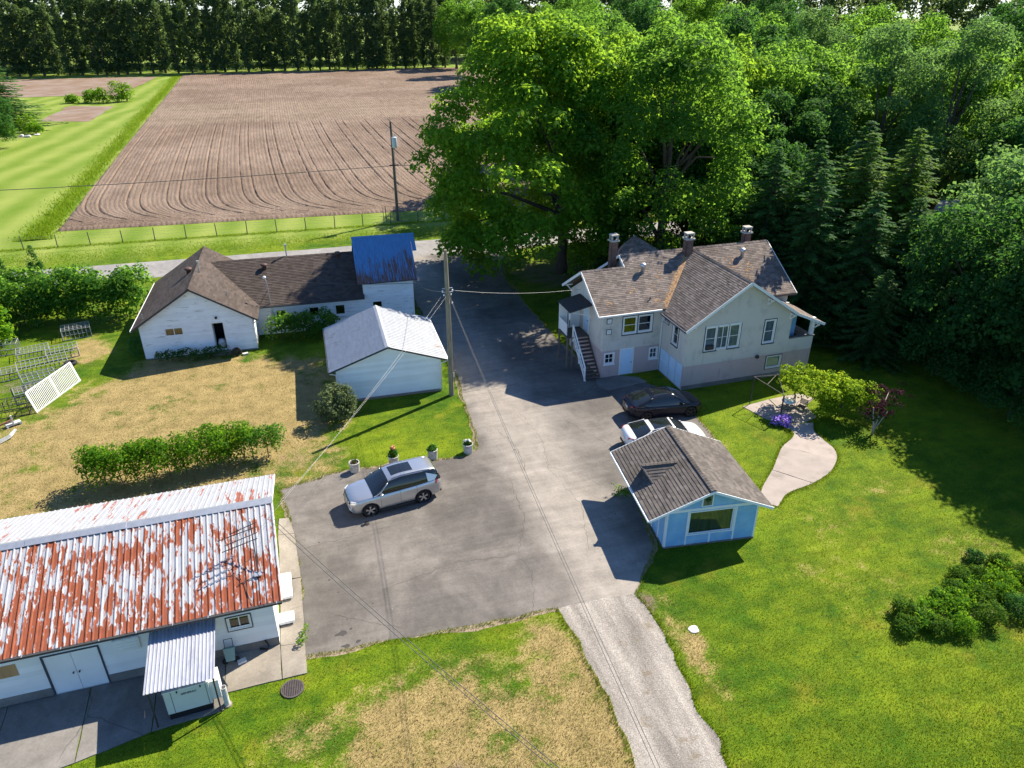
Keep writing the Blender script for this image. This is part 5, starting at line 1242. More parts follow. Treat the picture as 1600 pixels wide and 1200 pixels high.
    # wheels
    for wx in (S['wf'], S['wr']):
        for s in (-1, 1):
            yc = s * (S['W']/2 - .13); r = S['r']
            w = MB().lathe([(r * .66, -.11), (r * .93, -.115), (r, -.08), (r, .08), (r * .93, .115), (r * .66, .11)], (wx, yc, r), 28, 'y', True).build('wheel', M['black'], c, angle=40)
            MB().lathe([(r * .68, -.10), (r * .70, -.10), (r * .70, .10), (r * .68, .10)], (wx, yc, r), 24, 'y', True).build('rim', M[rim], w, angle=40)
            sp = MB()
            for k in range(5):
                a = 2 * math.pi * k / 5 + .3
                for da in (-.13, .13): sp.beam((wx + .05 * math.cos(a), yc + s * .085, r + .05 * math.sin(a)), (wx + r * .69 * math.cos(a + da), yc + s * .075, r + r * .69 * math.sin(a + da)), .035, .05)
            sp.lathe([(.0, s * .10), (.055, s * .10), (.06, s * .06)], (wx, yc, r), 12, 'y')
            sp.build('spokes', M[rim], w)
            MB().lathe([(.0, s * .02), (r * .66, s * .02)], (wx, yc, r), 20, 'y').build('brake_disc', M['plastic'], w)
    # front and rear furniture
    x1, x0 = S['x1'], S['x0']
    if suv:
        MB().prism([(x1 - .04, -.52, .62), (x1 - .04, .52, .62), (x1 - .09, .60, .90), (x1 - .09, -.60, .90)], (.05, 0, 0)).build('grille', M['plastic'], c)
        for s in (-1, 1):
            MB().tube([(x1 - .02, s * .50, .92), (x1 + .02, s * .50, .70), (x1 - .02, s * .60, .50), (x1 - .12, s * .80, .46)], .022, 6).build('grille_trim', M['rim'], c, smooth=True)
            MB().box(x1 - .2, x1 - .05, s * .62 - .10, s * .62 + .10, .58, .74).build('fog_light', M['headlamp'], c)
        MB().box(x1 - .10, x1 + .0, -.62, .62, .28, .42).build('front_bumper', M['plastic'], c); MB().box(x0 - .01, x0 + .10, -.66, .66, .30, .46).build('rear_bumper', M['plastic'], c)
    else:
        MB().box(x1 - .12, x1 - .02, -.55, .55, .24, .34).build('front_intake', M['plastic'], c); MB().box(x0 + .0, x0 + .12, -.62, .62, .26, .38).build('rear_diffuser', M['plastic'], c)
    MB().box(x0 - .012, x0 + .03, -.17, .17, S['plate'], S['plate'] + .13).build('number_plate', M['plate'], c)
    i = np.searchsorted(gx, S['g'][-1][0] - .12)
    wp = MB()
    for y in (.1, -.45): wp.tube([(S['g'][-1][0] - .03, y, np.interp(S['g'][-1][0], xs, zt) + .05), (S['g'][-1][0] - .16, y + .42, np.interp(S['g'][-1][0], xs, zt) + .105)], .008, 5)
    wp.build('wipers', M['plastic'], c)
    return c

SUV = dict(x0=-2.34, x1=2.36, W=1.88, r=.365, wf=1.40, wr=-1.31, rw=.63,
    hw=[(-2.34, .70), (-2.2, .86), (-1.9, .92), (-1, .94), (1.2, .94), (1.85, .92), (2.15, .84), (2.30, .70), (2.36, .56)],
    zb=[(-2.34, .42), (-2.2, .32), (-1.8, .26), (1.8, .26), (2.2, .30), (2.36, .42)],
    zt=[(-2.34, 1.06), (-2.25, 1.14), (-1.9, 1.20), (-1, 1.16), (0, 1.12), (.95, 1.10), (1.5, 1.08), (2.0, 1.02), (2.2, .96), (2.36, .78)],
    g=[(-2.33, 1.18), (-2.27, 1.48), (-2.18, 1.66), (-1.5, 1.74), (-.3, 1.77), (.30, 1.69), (.62, 1.53), (1.20, 1.11)], roof=(-2.22, .36),
    pillars=[((1.16, .02), (.40, .95), .035)], dpatch=(-1.95, -1.60), mirror=.80, seams=(.85, -.15, -1.0), handles=(.02, -.92),
    head=(2.25, .62, .80, .22, .20, .16), tail=(-2.30, .60, 1.0, .32, .30, .14), plate=.86)
car('silver_suv', 'silver SUV with black sunroof parked on the asphalt beside the flower pots', (3.70, 30.86), 186.7, SUV, 'paint_silver', 'rim', sunroof=True, suv=True)
SED = dict(x0=-2.37, x1=2.37, W=1.90, r=.35, wf=1.46, wr=-1.42, rw=.58,
    hw=[(-2.37, .62), (-2.2, .83), (-1.8, .92), (-1, .94), (1.2, .93), (1.8, .90), (2.15, .80), (2.30, .62), (2.37, .42)],
    zb=[(-2.37, .46), (-2.2, .32), (-1.8, .22), (1.8, .20), (2.2, .26), (2.37, .40)],
    zt=[(-2.37, .92), (-2.28, 1.06), (-2.0, 1.10), (-1.2, 1.06), (0, .98), (.95, .95), (1.5, .92), (2.0, .82), (2.2, .74), (2.37, .58)],
    g=[(-2.08, 1.08), (-1.70, 1.27), (-1.1, 1.45), (-.4, 1.55), (.10, 1.56), (.50, 1.46), (.9, 1.24), (1.38, .95)], roof=(-1.05, .35),
    pillars=[((1.32, .02), (.42, .95), .03), ((-1.9, .15), (-1.0, .97), .035)], mirror=.82, seams=(.80, -.22, -1.1), handles=(-.05, -.95),
    head=(2.14, .56, .64, .30, .22, .10), tail=(-2.31, .58, .93, .26, .24, .11), plate=.72)
car('black_car', 'black fastback car parked in the shade by the stucco house', (20.95, 34.62), -4.5, SED, 'paint_black', 'rim_dark', glassroof=True)
WS = dict(SED); WS['zt'] = [(a, b - .03) for a, b in SED['zt']]; WS['g'] = [(a, b - .10) for a, b in SED['g']]
car('white_car', 'white sedan with glass roof panels parked behind the blue cottage', (19.25, 31.35), -7.5, WS, 'paint_white', 'rim', glassroof=True)
# ------------------------------------------------------------------ poles, wires, fence
pw = thing('bare_utility_pole', 'tall bare wooden pole standing at the corner of the white garage', 'pole', (9.2, 40.86, 0))
MB().tube([(0, 0, -.3), (0, 0, 4.5), (-.02, 0, 8.9)], [.17, .15, .12], 14).tube([(-.02, 0, 8.9), (-.02, 0, 9.62)], [.12, .085], 14).build('post', M['polewood'], pw, angle=50)
for z in (7.0, 7.25): MB().tube([(-.32, 0, z), (.32, 0, z)], .025, 8).build('hook_bolt', M['galv'], pw)
for x, z in ((-.3, 7.1), (.3, 7.1), (-.22, 6.85), (.2, 6.85), (.26, 6.3)): MB().lathe([(.0, z + .07), (.04, z + .06), (.05, z), (.035, z - .05), (0, z - .06)], (x, -.05, 0), 10).build('insulator', M['white'], pw, smooth=True)
MB().tube([(.17, -.05, 6.9), (.26, -.03, 6.6), (.18, -.06, 6.2), (.155, -.08, 5.0), (.165, -.08, 1.0)], .014, 6).build('conduit', M['cable'], pw)
MB().box(.13, .22, -.1, .02, 1.3, 1.6).build('conduit_box', M['galv'], pw)
p2 = thing('transformer_pole', 'dark wooden utility pole with pale transformer at the field edge', 'pole', (13.45, 83.95, 0))
MB().tube([(0, 0, -.3), (-.02, 0, 5), (-.06, 0, 10.9)], [.17, .15, .11], 12).build('post', M['polewood_dark'], p2, angle=50)
tr = MB().lathe([(.0, 9.35), (.17, 9.33), (.28, 9.28), (.29, 9.2), (.29, 8.25), (.26, 8.2), (0, 8.19)], (.18, -.3, 0), 18).build('transformer', M['transformer'], p2, angle=40)
for x in (.08, .28): MB().lathe([(.0, 9.65), (.03, 9.63), (.06, 9.5), (.035, 9.45), (.05, 9.33)], (x, -.3, 0), 8).build('bushing', M['capstone'], tr, smooth=True)
MB().tube([(-.1, 0, 10.4), (-.55, -.05, 9.9), (-.65, -.05, 9.6)], .025, 6).build('cutout', M['galv'], p2); MB().lathe([(.0, 11.4), (.04, 11.36), (.06, 11.2), (.03, 11.1), (.03, 10.85)], (-.06, 0, 0), 8).build('insulator', M['capstone'], p2)
MB().beam((-.5, -.16, 6.3), (.5, -.16, 6.3), .1, .12).build('bracket', M['steel_dark'], p2)
MB().tube([(.12, -.14, 0), (.12, -.14, 9)], .02, 6).build('ground_wire', M['cable_pale'], p2)

def wire(label, pts, sag, r=.012, m='cable', name='overhead_wire', group=None):
    out = []
    for a, b in zip(pts, pts[1:]):
        a, b = Vector(a), Vector(b); n = 24
        for k in range(n): 
            t = k / n; p = a.lerp(b, t); p.z -= 4 * sag * t * (1 - t); out.append(p)
    out.append(Vector(pts[-1])); o = MB().tube(out, r, 5).build(name, M[m], None, smooth=True); return tag(o, label, 'wire', group)
wire('thick black cable strung along the road to the transformer pole', [(-62, 87.6, 6.5), (13.4, 83.8, 6.25), (70, 81, 6.6)], .55, .035)
for k, d in enumerate((-.03, .05)): wire('twin overhead wires running from the bare pole along the driveway', [(9.25 + d, 40.8, 6.95 - .1 * k), (6.35 + d * 1.5, 4.0, 6.4), (4, -30, 7)], .42, .009, 'cable', group='driveway wires')
for k, d in enumerate((-.28, -.02)): wire('twin pale wires running from the bare pole down to the barn corner', [(9.2 + d, 40.8, 6.95 - .1 * k), (-1.95 + .18 * k, 25.2 + .5 * k, 4.35)], .30, .0055, 'cable_pale', group='barn service wires')
for k, d in enumerate((0, .12)): wire('twin dark wires crossing the parking area from the barn', [(-1.85 + d, 25.0 + d, 4.3), (7.0 + d, 6.0, 6.2)], .35, .012, 'cable', group='wires over the parking area')
wire('pale service cable from the bare pole to the stucco house', [(9.4, 40.9, 7.1), (18.55, 42.4, 5.6)], .25, .009, 'cable_pale')
wire('dark service cable from the bare pole to the old farm building', [(9.1, 40.9, 7.05), (9.55, 53.9, 3.1), (-1.2, 54.4, 4.4)], .22, .012, 'cable')

fe = thing('field_fence', 'wire fence with thin wooden posts along the field edge', 'fence', (0, 0, 0))
fy_ = lambda x: 84.7 - .055 * (x + 24.7)
g = random.Random(3); fpx = list(np.arange(-62, 30, 3.1))
for k, x in enumerate(fpx):
    y = fy_(x); h = g.uniform(1.28, 1.48); MB().tube([(x, y, -.1), (x + g.uniform(-.05, .05), y + g.uniform(-.04, .04), h)], [.055, .045], 7).build('post', M['polewood_dark'], fe)
for z in (.35, .7, 1.02, 1.22): MB().tube([(x, fy_(x), z - (.02 if k % 2 else 0)) for k, x in enumerate(np.arange(-62, 29, 1.55))], .006, 4, False).build('fence_wire', M['cable_pale'], fe)
st_ = thing('marker_stakes', 'pair of thin wooden stakes beside the transformer pole', 'stakes', (12.2, 84.4, 0)); MB().tube([(0, 0, 0), (-.05, 0, 1.7)], .05, 6).build('stake', M['polewood_dark'], st_); MB().tube([(-.3, .1, 0), (-.3, .1, 1.5)], .035, 6).build('stake', M['polewood_dark'], st_)

# ------------------------------------------------------------------ planters (plants come later)
PLANT = [((2.16, 34.05), 'white pot with a thin leafy plant'), ((4.27, 34.02), 'white pot with tall coral flowers'), ((6.43, 34.0), 'white pot with a low dark plant'), ((8.44, 33.95), 'white pot with small white flowers')]
POTS = []
for (x, y), lb in PLANT:
    t = thing('flower_pot', lb + ' at the lawn edge', 'flower pot', (x, y, 0), random.uniform(0, 90), 'pots along the lawn edge')
    MB().lathe([(.24, 0), (.255, .05), (.27, .5), (.285, .52), (.285, .58), (.25, .58), (.245, .50), (.0, .50)], n=20).build('pot', M['pot'], t, angle=40)
    MB().lathe([(.0, .505), (.245, .505), (.245, .515), (0, .53)], n=14).build('soil', M['potsoil'], t); POTS.append(t)

# ------------------------------------------------------------------ lawn bits
dr_ = thing('drain_cover', 'round iron drain cover set in the grass by the apron', 'drain cover', (-1.86, 20.44, .0)); MB().lathe([(.42, 0), (.42, .05), (.36, .05), (.36, .02), (0, .02)], n=28).build('rim', M['iron'], dr_, angle=40)
for k in range(-5, 6):
    h = math.sqrt(.36 ** 2 - (k * .062) ** 2); MB().box(k * .062 - .018, k * .062 + .018, -h, h, .02, .046).build('bar', M['iron'], dr_)
mb = MB(); g = random.Random(4); rings = []
def rock(name, label, loc, sx, sy, sz, m, seed=0):
    bm = bmesh.new(); bmesh.ops.create_icosphere(bm, subdivisions=3, radius=1); rr = random.Random(seed); ph = [rr.uniform(0, 6) for _ in range(6)]
    for v in bm.verts:
        d = 1 + .16 * math.sin(3 * v.co.x + ph[0]) + .13 * math.sin(4 * v.co.y + ph[1]) + .1 * math.sin(5 * v.co.z + ph[2]); v.co *= d; v.co.x *= sx; v.co.y *= sy; v.co.z = max(v.co.z * sz, -.02)
    me = bpy.data.meshes.new(name); bm.to_mesh(me); bm.free(); o = obj(name, me, m); o.location = loc; tag(o, label, 'stone'); return o
rock('white_stone', 'white stone lying alone in the lawn beside the gravel track', (13.67, 18.43, .0), .26, .17, .055, M['stone'], 1)
rock('tan_stone', 'small tan stone in the lawn near the clipped shrubs', (24.9, 16.9, .02), .12, .10, .06, M['concrete'], 2)
rock('dark_disc', 'dark round disc on the asphalt beside the silver SUV', (2.12, 29.32, .012), .15, .15, .03, M['black'], 3)  # low black disc at a dark round spot on the asphalt
rock('flat_stone', 'pale flat stepping stone beside the blue cottage wall', (19.85, 24.2, .0), .55, .35, .03, M['slab'], 4)
rock('flat_slab', 'second pale stepping stone behind the blue cottage', (20.5, 25.3, .0), .4, .3, .03, M['slab'], 5)

# ------------------------------------------------------------------ vine frame, table and chairs
pg = thing('pergola', 'thin steel pipe frame over the patio, part covered by vine', 'pergola', (0, 0, 0))
A, Bp, Cq, Dp = (26.70, 33.85), (27.28, 31.60), (30.9, 33.2), (31.3, 31.2); hz = 1.95
for (x, y), h in ((A, 1.95), (Bp, 1.72), (Cq, 1.95), (Dp, 1.85)): MB().tube([(x, y, 0), (x, y, h)], .045 if (x, y) == Bp else .03, 8).build('post', M['steel_dark'], pg)
for a, b in (((*A, 1.95), (*Bp, 1.72)), ((*A, 1.95), (*Cq, 1.95)), ((*Cq, 1.95), (*Dp, 1.85)), ((*Bp, 1.72), (28.3, 33.7, 1.95)), ((26.95, 32.85, 1.86), (28.3, 33.75, 1.95))): MB().tube([a, b], .018, 6).build('rail', M['wood'], pg)
tb = thing('patio_table', 'small round pale table on the patio', 'table', (28.35, 32.35, .04)); MB().lathe([(.0, .70), (.40, .70), (.42, .715), (.40, .73), (0, .73)], n=24).build('table_top', M['white'], tb, angle=40)
for k in range(3):
    a = k * 2.094; MB().tube([(.08 * math.cos(a), .08 * math.sin(a), .7), (.05 * math.cos(a), .05 * math.sin(a), .35), (.32 * math.cos(a), .32 * math.sin(a), 0)], .014, 6).build('leg', M['steel_dark'], tb)
def chair(loc, rz, lb):
    c = thing('patio_chair', lb, 'chair', (*loc, .04), rz, 'patio chairs')
    for x in (-.24, .24):
        for y in (-.22, .22): MB().tube([(x, y, 0), (x * .95, y, .43 if y < 0 else .88)], .014, 6).build('leg', M['steel_dark'], c)
    mb = MB()
    for k in range(7): mb.box(-.24, .24, -.22 + k * .064, -.22 + k * .064 + .045, .42, .435)
    mb.build('seat', M['iron'], c); mb = MB()
    for k in range(5): mb.box(-.23, .23, .21, .225, .50 + k * .075, .55 + k * .075)
    mb.build('backrest', M['iron'], c)
    for x in (-.25, .25): MB().tube([(x, -.2, .43), (x, -.2, .64), (x, .22, .66)], .013, 6).build('armrest', M['steel_dark'], c)
chair((29.05, 31.95), -65, 'dark slatted patio chair facing the round table'); chair((28.95, 32.9), -120, 'dark slatted patio chair half hidden by the vine')

# ------------------------------------------------------------------ steel cages and lattice in the back yard
def cage(loc, rz, L_, W_, Hh, nx, ny, lb, m='cage', r=.016, lid=True, tilt=0):
    c = thing('steel_cage', lb, 'cage', (*loc, .01), rz, None); c.rotation_euler[0] = R(tilt)
    fr = MB(); z0 = .02
    for z in (z0, Hh):
        for a, b in (((0, 0, z), (L_, 0, z)), ((L_, 0, z), (L_, W_, z)), ((L_, W_, z), (0, W_, z)), ((0, W_, z), (0, 0, z))): fr.tube([a, b], r * 1.5, 5)
    for x, y in ((0, 0), (L_, 0), (L_, W_), (0, W_)): fr.tube([(x, y, 0), (x, y, Hh)], r * 1.5, 5)
    fr.build('frame', M[m], c); ba = MB()
    for k in range(1, nx):
        x = L_ * k / nx
        for y in (0, W_): ba.tube([(x, y, z0), (x, y, Hh)], r, 4)
        ba.tube([(x, 0, Hh), (x, W_, Hh)], r, 4)
    for k in range(1, ny):
        y = W_ * k / ny; ba.tube([(0, y, Hh), (L_, y, Hh)], r, 4)
        for x in (0, L_): ba.tube([(x, y, z0), (x, y, Hh)], r, 4)
    for y in (0, W_): ba.tube([(0, y, Hh / 2), (L_, y, Hh / 2)], r, 4)
    ba.build('bars', M[m], c); return c
cage((-16.3, 58.0), 12, 1.9, 1.3, .75, 7, 4, 'pale steel cage standing against the dark hedge')
cage((-20.6, 56.4), 5, 1.7, 1.0, .8, 5, 3, 'grey steel cage half under the broad leaved bush')
cage((-18.6, 55.0), 14, 2.0, 1.3, .5, 8, 3, 'low steel cage lying between the bush and the other cages')
cage((-16.6, 54.3), 14, 2.0, 1.6, .5, 7, 3, 'low steel cage lying beside the dark tyre')
cage((-17.9, 52.2), 16, 3.0, 1.6, .5, 11, 3, 'long steel cage lying in the middle of the yard pile')
cage((-19.6, 51.6), 16, 1.8, 1.2, .5, 6, 3, 'steel cage at the dark bare patch in the yard')
cage((-16.9, 49.6), 20, 1.9, 1.4, .7, 6, 3, 'steel cage standing behind the white lattice panel')
cage((-17.0, 47.9), 20, 1.7, 1.2, .7, 7, 3, 'steel cage leaning on the white lattice panel', )
cage((-18.4, 46.2), 5, 2.4, 1.1, .8, 6, 2, 'dark rusty steel cage beside the wooden stand', 'iron')
ty = thing('discarded_tyre', 'dark old tyre lying among the steel cages', 'tyre', (-15.0, 53.4, .12), 0); MB().lathe([(.2, -.1), (.36, -.11), (.42, -.05), (.42, .05), (.36, .11), (.2, .1)], n=22, closed=True).build('tread', M['black'], ty, smooth=True)
lt = thing('lattice_panel', 'white slatted lattice panel leaning upright on the grass', 'lattice', (-15.95, 46.6, .02), 66); LL, HHH = 4.3, 1.35
tl = lambda x, z: (x, -.35 * (1 - z / HHH), z)
for a, b in ((tl(0, .03), tl(LL, .03)), (tl(0, HHH), tl(LL, HHH)), (tl(0.02, 0), tl(.02, HHH)), (tl(LL - .02, 0), tl(LL - .02, HHH)), (tl(LL / 2, 0), tl(LL / 2, HHH))): MB().beam(a, b, .10, .04, (0, 1, .3)).build('rail', M['lattice'], lt)
for k in range(1, 34):
    x = LL * k / 34; MB().beam(tl(x, .05), tl(x, HHH - .03), .045, .02, (0, 1, .3)).build('slat', M['lattice'], lt)
ws = thing('wooden_stand', 'small red and white wooden stand lying beside the rusty cage', 'stand', (-16.6, 45.2, 0), 30)
MB().box(-.4, .4, -.18, .18, .1, .2).build('seat', M['pot'], ws); MB().box(-.06, .02, -.2, -.12, .2, .75).box(-.4, -.3, -.2, .2, 0, .12).box(.3, .4, -.2, .2, 0, .12).build('frame', M['pot'], ws); MB().beam((-.7, .1, .25), (.1, .1, .35), .12, .08).build('crossbar', M['rustred'], ws)
lg = thing('bent_pipes', 'bundle of bent grey pipes lying at the yard edge', 'pipes', (-16.6, 43.2, 0), 40)
for k in range(4): MB().tube([(-1.0, k * .1 - .1, .05), (-.3, k * .1, .05 + k * .02), (.4, .05 + k * .1, .12), (.9, .3 + k * .06, .3)], .03, 6).build('pipe', M['cage'], lg, smooth=True)
wh2 = thing('scrap_heap', 'dark wheel and white scrap left by the old building doorway', 'wheel', (-3.95, 51.3, .02), 10); MB().lathe([(.15, -.07), (.3, -.08), (.34, 0), (.3, .08), (.15, .07)], (0, 0, .32), 20, 'y', True).build('tyre', M['black'], wh2, smooth=True); MB().box(.35, .75, -.15, .1, 0, .1).build('scrap', M['pot'], wh2)
# ------------------------------------------------------------------ vegetation
def unit(a): return a / np.maximum(np.linalg.norm(a, axis=1, keepdims=True), 1e-6)
def leaf_mesh(name, P, Nn, S, rng, asp=.62, fold=.18):
    n = len(P); Nn = unit(Nn); r = unit(rng.randn(n, 3)); t = unit(np.cross(Nn, r)); b = np.cross(Nn, t); s = S[:, None]
    V = np.stack([P + t * s * .5, P + b * s * asp * .5 + Nn * s * fold, P - t * s * .5, P - b * s * asp * .5 + Nn * s * fold], 1).reshape(-1, 3)
    return raw_mesh(name, V, np.arange(4 * n).reshape(n, 4), 4)
def puff_leaves(C, Rr, per, size, rng, flat=.75, up=.55, rnd=.55, zmin=-.55, inner=.55):
    """leaf positions on many small rounded clumps"""
    P, N, S = [], [], []
    for c, r in zip(C, Rr):
        m = max(8, int(per * r * r)); d = unit(rng.randn(m, 3)); d[:, 2] = np.where(d[:, 2] < zmin, -d[:, 2], d[:, 2])
        rad = r * (inner + (1.06 - inner) * rng.rand(m, 1) ** .6) * (1 + .12 * rng.randn(m, 1))
        p = d * rad; p[:, 2] *= flat
        P.append(c + p); N.append(d + np.array([0, 0, up]) + rng.randn(m, 3) * rnd); S.append(size * rng.uniform(.5, 1.5, m))
    return np.concatenate(P), np.concatenate(N), np.concatenate(S)
def crown_puffs(rng, n, rx, ry, z0, z1, pr, cx=0, cy=0, shell=.5, lobes=.16, taper=0., box=2.):
    ph = rng.uniform(0, 6.28, 6); C = []
    zc, rz = (z0 + z1) / 2, (z1 - z0) / 2
    while len(C) < n:
        d = unit(rng.randn(1, 3))[0]
        if d[2] < -.85: continue
        rh = math.hypot(d[0], d[1]); d = d / (rh ** box + abs(d[2]) ** box) ** (1 / box)
        a = math.atan2(d[1], d[0]); k = 1 + lobes * (math.sin(3 * a + ph[0]) * .6 + math.sin(5 * a + ph[1]) * .5 + math.sin(4 * d[2] + 2 * a + ph[2]) * .6)
        t = shell + (1 - shell) * rng.rand() ** .5
        z = d[2] * rz * t; w = 1 - taper * max(0, z / rz)
        C.append((cx + d[0] * rx * t * k * w, cy + d[1] * ry * t * k * w, zc + z))
    return np.array(C), rng.uniform(pr[0], pr[1], n)
def tree_trunk(rng, C, h, r0, fork, nl=12, lean=(0, 0)):
    mb = MB(); top = Vector((lean[0], lean[1], h))
    pts = [Vector((0, 0, -.2))] + [Vector((lean[0] * t, lean[1] * t, h * t)) + Vector((rng.uniform(-.15, .15), rng.uniform(-.15, .15), 0)) * t * h * .06 for t in (.06, .2, .4, .6, .8, 1)]
    mb.tube(pts, [r0 * 1.35, r0, r0 * .86, r0 * .66, r0 * .45, r0 * .26, r0 * .07], 9)
    idx = rng.choice(len(C), min(nl, len(C)), replace=False)
    for i in idx:
        e = Vector(C[i]); t = min(.92, max(fork, (e.z / h) * rng.uniform(.45, .75))); s = Vector((lean[0] * t, lean[1] * t, h * t))
        m = s.lerp(e, .5) + Vector((0, 0, rng.uniform(.0, .08) * h)); rr = r0 * (1 - t) * .55 + .03
        mb.tube([s, s.lerp(m, .6), m, m.lerp(e, .55), e], [rr, rr * .8, rr * .6, rr * .35, rr * .12], 6)
    me = bpy.data.meshes.new('trunk'); me.from_pydata([tuple(p) for p in mb.v], [], mb.f); me.polygons.foreach_set('use_smooth', [True] * len(me.polygons)); return me
KIND = {}
def proto(key, trunk_me, crown_me, bark, leaf):
    if trunk_me: trunk_me.materials.append(M[bark])
    crown_me.materials.append(M[leaf]); KIND[key] = (trunk_me, crown_me)
def plant(key, name, label, cat, loc, rz=0, sc=1., group=None, sxy=None, crown='crown'):
    t = thing(name, label, cat, loc, rz, group, sc)
    if sxy: t.scale = (sxy, sxy, sc)
    a, b = KIND[key]
    if a: o = bpy.data.objects.new('trunk', a); COL.objects.link(o); o.parent = t
    o = bpy.data.objects.new(crown, b); COL.objects.link(o); o.parent = t
    return t

def broadleaf(key, seed, h, r, z0, npf, pr, per, size, leaf, r0, bark='bark', shell=.5, taper=.15, cx=0, cy=0, nl=16, lean=(0, 0), flat=.75, lobes=.16, box=2.):
    rng = np.random.RandomState(seed); C, Rr = crown_puffs(rng, npf, r, r, z0, h, pr, cx, cy, shell, lobes, taper, box)
    P, N, S = puff_leaves(C, Rr, per, size, rng, flat); proto(key, tree_trunk(rng, C, h * .93, r0, .22, nl, lean), leaf_mesh('crown', P, N, S, rng), bark, leaf)
broadleaf('maple', 1, 21.0, 9.2, .2, 380, (.9, 1.75), 118, .34, 'leaf_maple', .48, cx=-3.0, cy=.3, nl=26, shell=.5, taper=.22, lobes=.16, box=2.8)
broadleaf('maple3', 9, 20.6, 7.0, 3.6, 210, (.9, 1.7), 118, .30, 'leaf_mid', .42, nl=20, taper=.2, box=2.6)
broadleaf('maple2', 2, 20, 7.6, 3.0, 170, (.85, 1.7), 110, .34, 'leaf_maple', .42, nl=20)
broadleaf('broad', 3, 19, 6.8, 2.5, 150, (.8, 1.6), 115, .32, 'leaf_mid', .38, nl=20, shell=.4)
broadleaf('broad_dark', 4, 17, 6.0, 2.0, 130, (.8, 1.5), 150, .30, 'leaf_dark', .34, nl=18, shell=.4)
broadleaf('cotton', 5, 21, 5.6, 3.5, 140, (.75, 1.35), 150, .24, 'leaf_bluegreen', .36, nl=18, shell=.35, taper=.4, lean=(1.2, 0))
broadleaf('small', 6, 9, 3.6, .4, 125, (.6, 1.1), 230, .20, 'leaf_dark', .16, nl=12, shell=.35)
broadleaf('small_light', 7, 8.5, 3.5, .3, 90, (.55, 1.0), 190, .22, 'leaf_bluegreen', .15, nl=12, shell=.35)
broadleaf('bush_dark', 8, 4.2, 2.5, .0, 60, (.5, .9), 200, .20, 'leaf_dark', .09, nl=8, shell=.35, taper=0)

def spruce(key, seed, h, br, leaf, lv=34, droop=.28):
    rng = np.random.RandomState(seed); P0, D, L, U = [], [], [], []; mb = MB(); mb.tube([(0, 0, -.2), (0, 0, h * .5), (0, 0, h)], [.05 * br + .10, .03 * br + .06, .02], 8)
    for k in range(lv):
        t = (k + .5) / lv; z = h * (.04 + .96 * t ** .92); ln0 = br * (1 - t) ** .8 * (.9 + .1 * math.sin(9 * t)) + .18; nb = int(9 - 3 * t)
        for j in range(nb):
            a = 2 * math.pi * (j + rng.rand() * .7) / nb + k * 2.4; ln = ln0 * rng.uniform(.5, 1.25); ca, sa = math.cos(a), math.sin(a)
            f = lambda s: np.array([ca * ln * s, sa * ln * s, z + ln * (-droop * s + .16 * s * s) + (.12 * (1 - s) if t > .8 else 0)])
            if t < .9: mb.tube([f(0), f(.5), f(.95)], [.03, .02, .006], 4, False)
            ns = max(4, int(ln / .17))
            for q in range(ns):
                s = (q + .6) / ns
                for sd in (-1, 1, 0):
                    w = (.50 * (1 - .55 * s) * min(1, ln / 1.6) + .14) * rng.uniform(.7, 1.25); an = a + sd * rng.uniform(.65, 1.15)
                    d = np.array([math.cos(an), math.sin(an), rng.uniform(-.45, .08) if sd else rng.uniform(-.9, -.1)]); d /= np.linalg.norm(d)
                    P0.append(f(s)); D.append(d); L.append(w)
    P0 = np.array(P0); D = np.array(D); L = np.array(L)[:, None]; n = len(P0); side = unit(np.cross(D, np.array([0, 0, 1.]) + rng.randn(n, 3) * .35)); w = .055 + .05 * rng.rand(n, 1)
    V = np.stack([P0, P0 + D * L * .55 + side * w, P0 + D * L, P0 + D * L * .55 - side * w], 1).reshape(-1, 3)
    me = bpy.data.meshes.new('trunk'); me.from_pydata([tuple(p) for p in mb.v], [], mb.f); proto(key, me, raw_mesh('crown', V, np.arange(4 * n).reshape(n, 4), 4), 'bark', leaf)
spruce('spruce', 11, 14, 4.3, 'needle', 36); spruce('spruce_light', 12, 14, 4.0, 'needle_light', 36); spruce('spruce_wide', 13, 12, 4.8, 'needle', 32, .34)

def poplar(key, seed, h, r):
    rng = np.random.RandomState(seed); n = 105; t = rng.rand(n) ** 1.1; a = rng.uniform(0, 6.28, n); rad = r * np.sqrt(rng.rand(n)) * (1 - .55 * t) * (.55 + .45 * np.sin(np.clip(t * 3.0, 0, 1.57)))
    C = np.stack([rad * np.cos(a), rad * np.sin(a), h * (.045 + .93 * t)], 1); P, N, S = puff_leaves(C, rng.uniform(.6, 1.2, n), 60, .55, rng, 1.1)
    mb = MB(); mb.tube([(0, 0, -.3), (0, 0, h * .4), (0, 0, h * .9)], [.42, .26, .05], 7); me = bpy.data.meshes.new('trunk'); me.from_pydata([tuple(p) for p in mb.v], [], mb.f); proto(key, me, leaf_mesh('crown', P, N, S, rng), 'bark', 'poplar')
poplar('poplar1', 21, 25, 2.9); poplar('poplar2', 22, 27, 2.6); poplar('poplar3', 23, 23, 3.2)

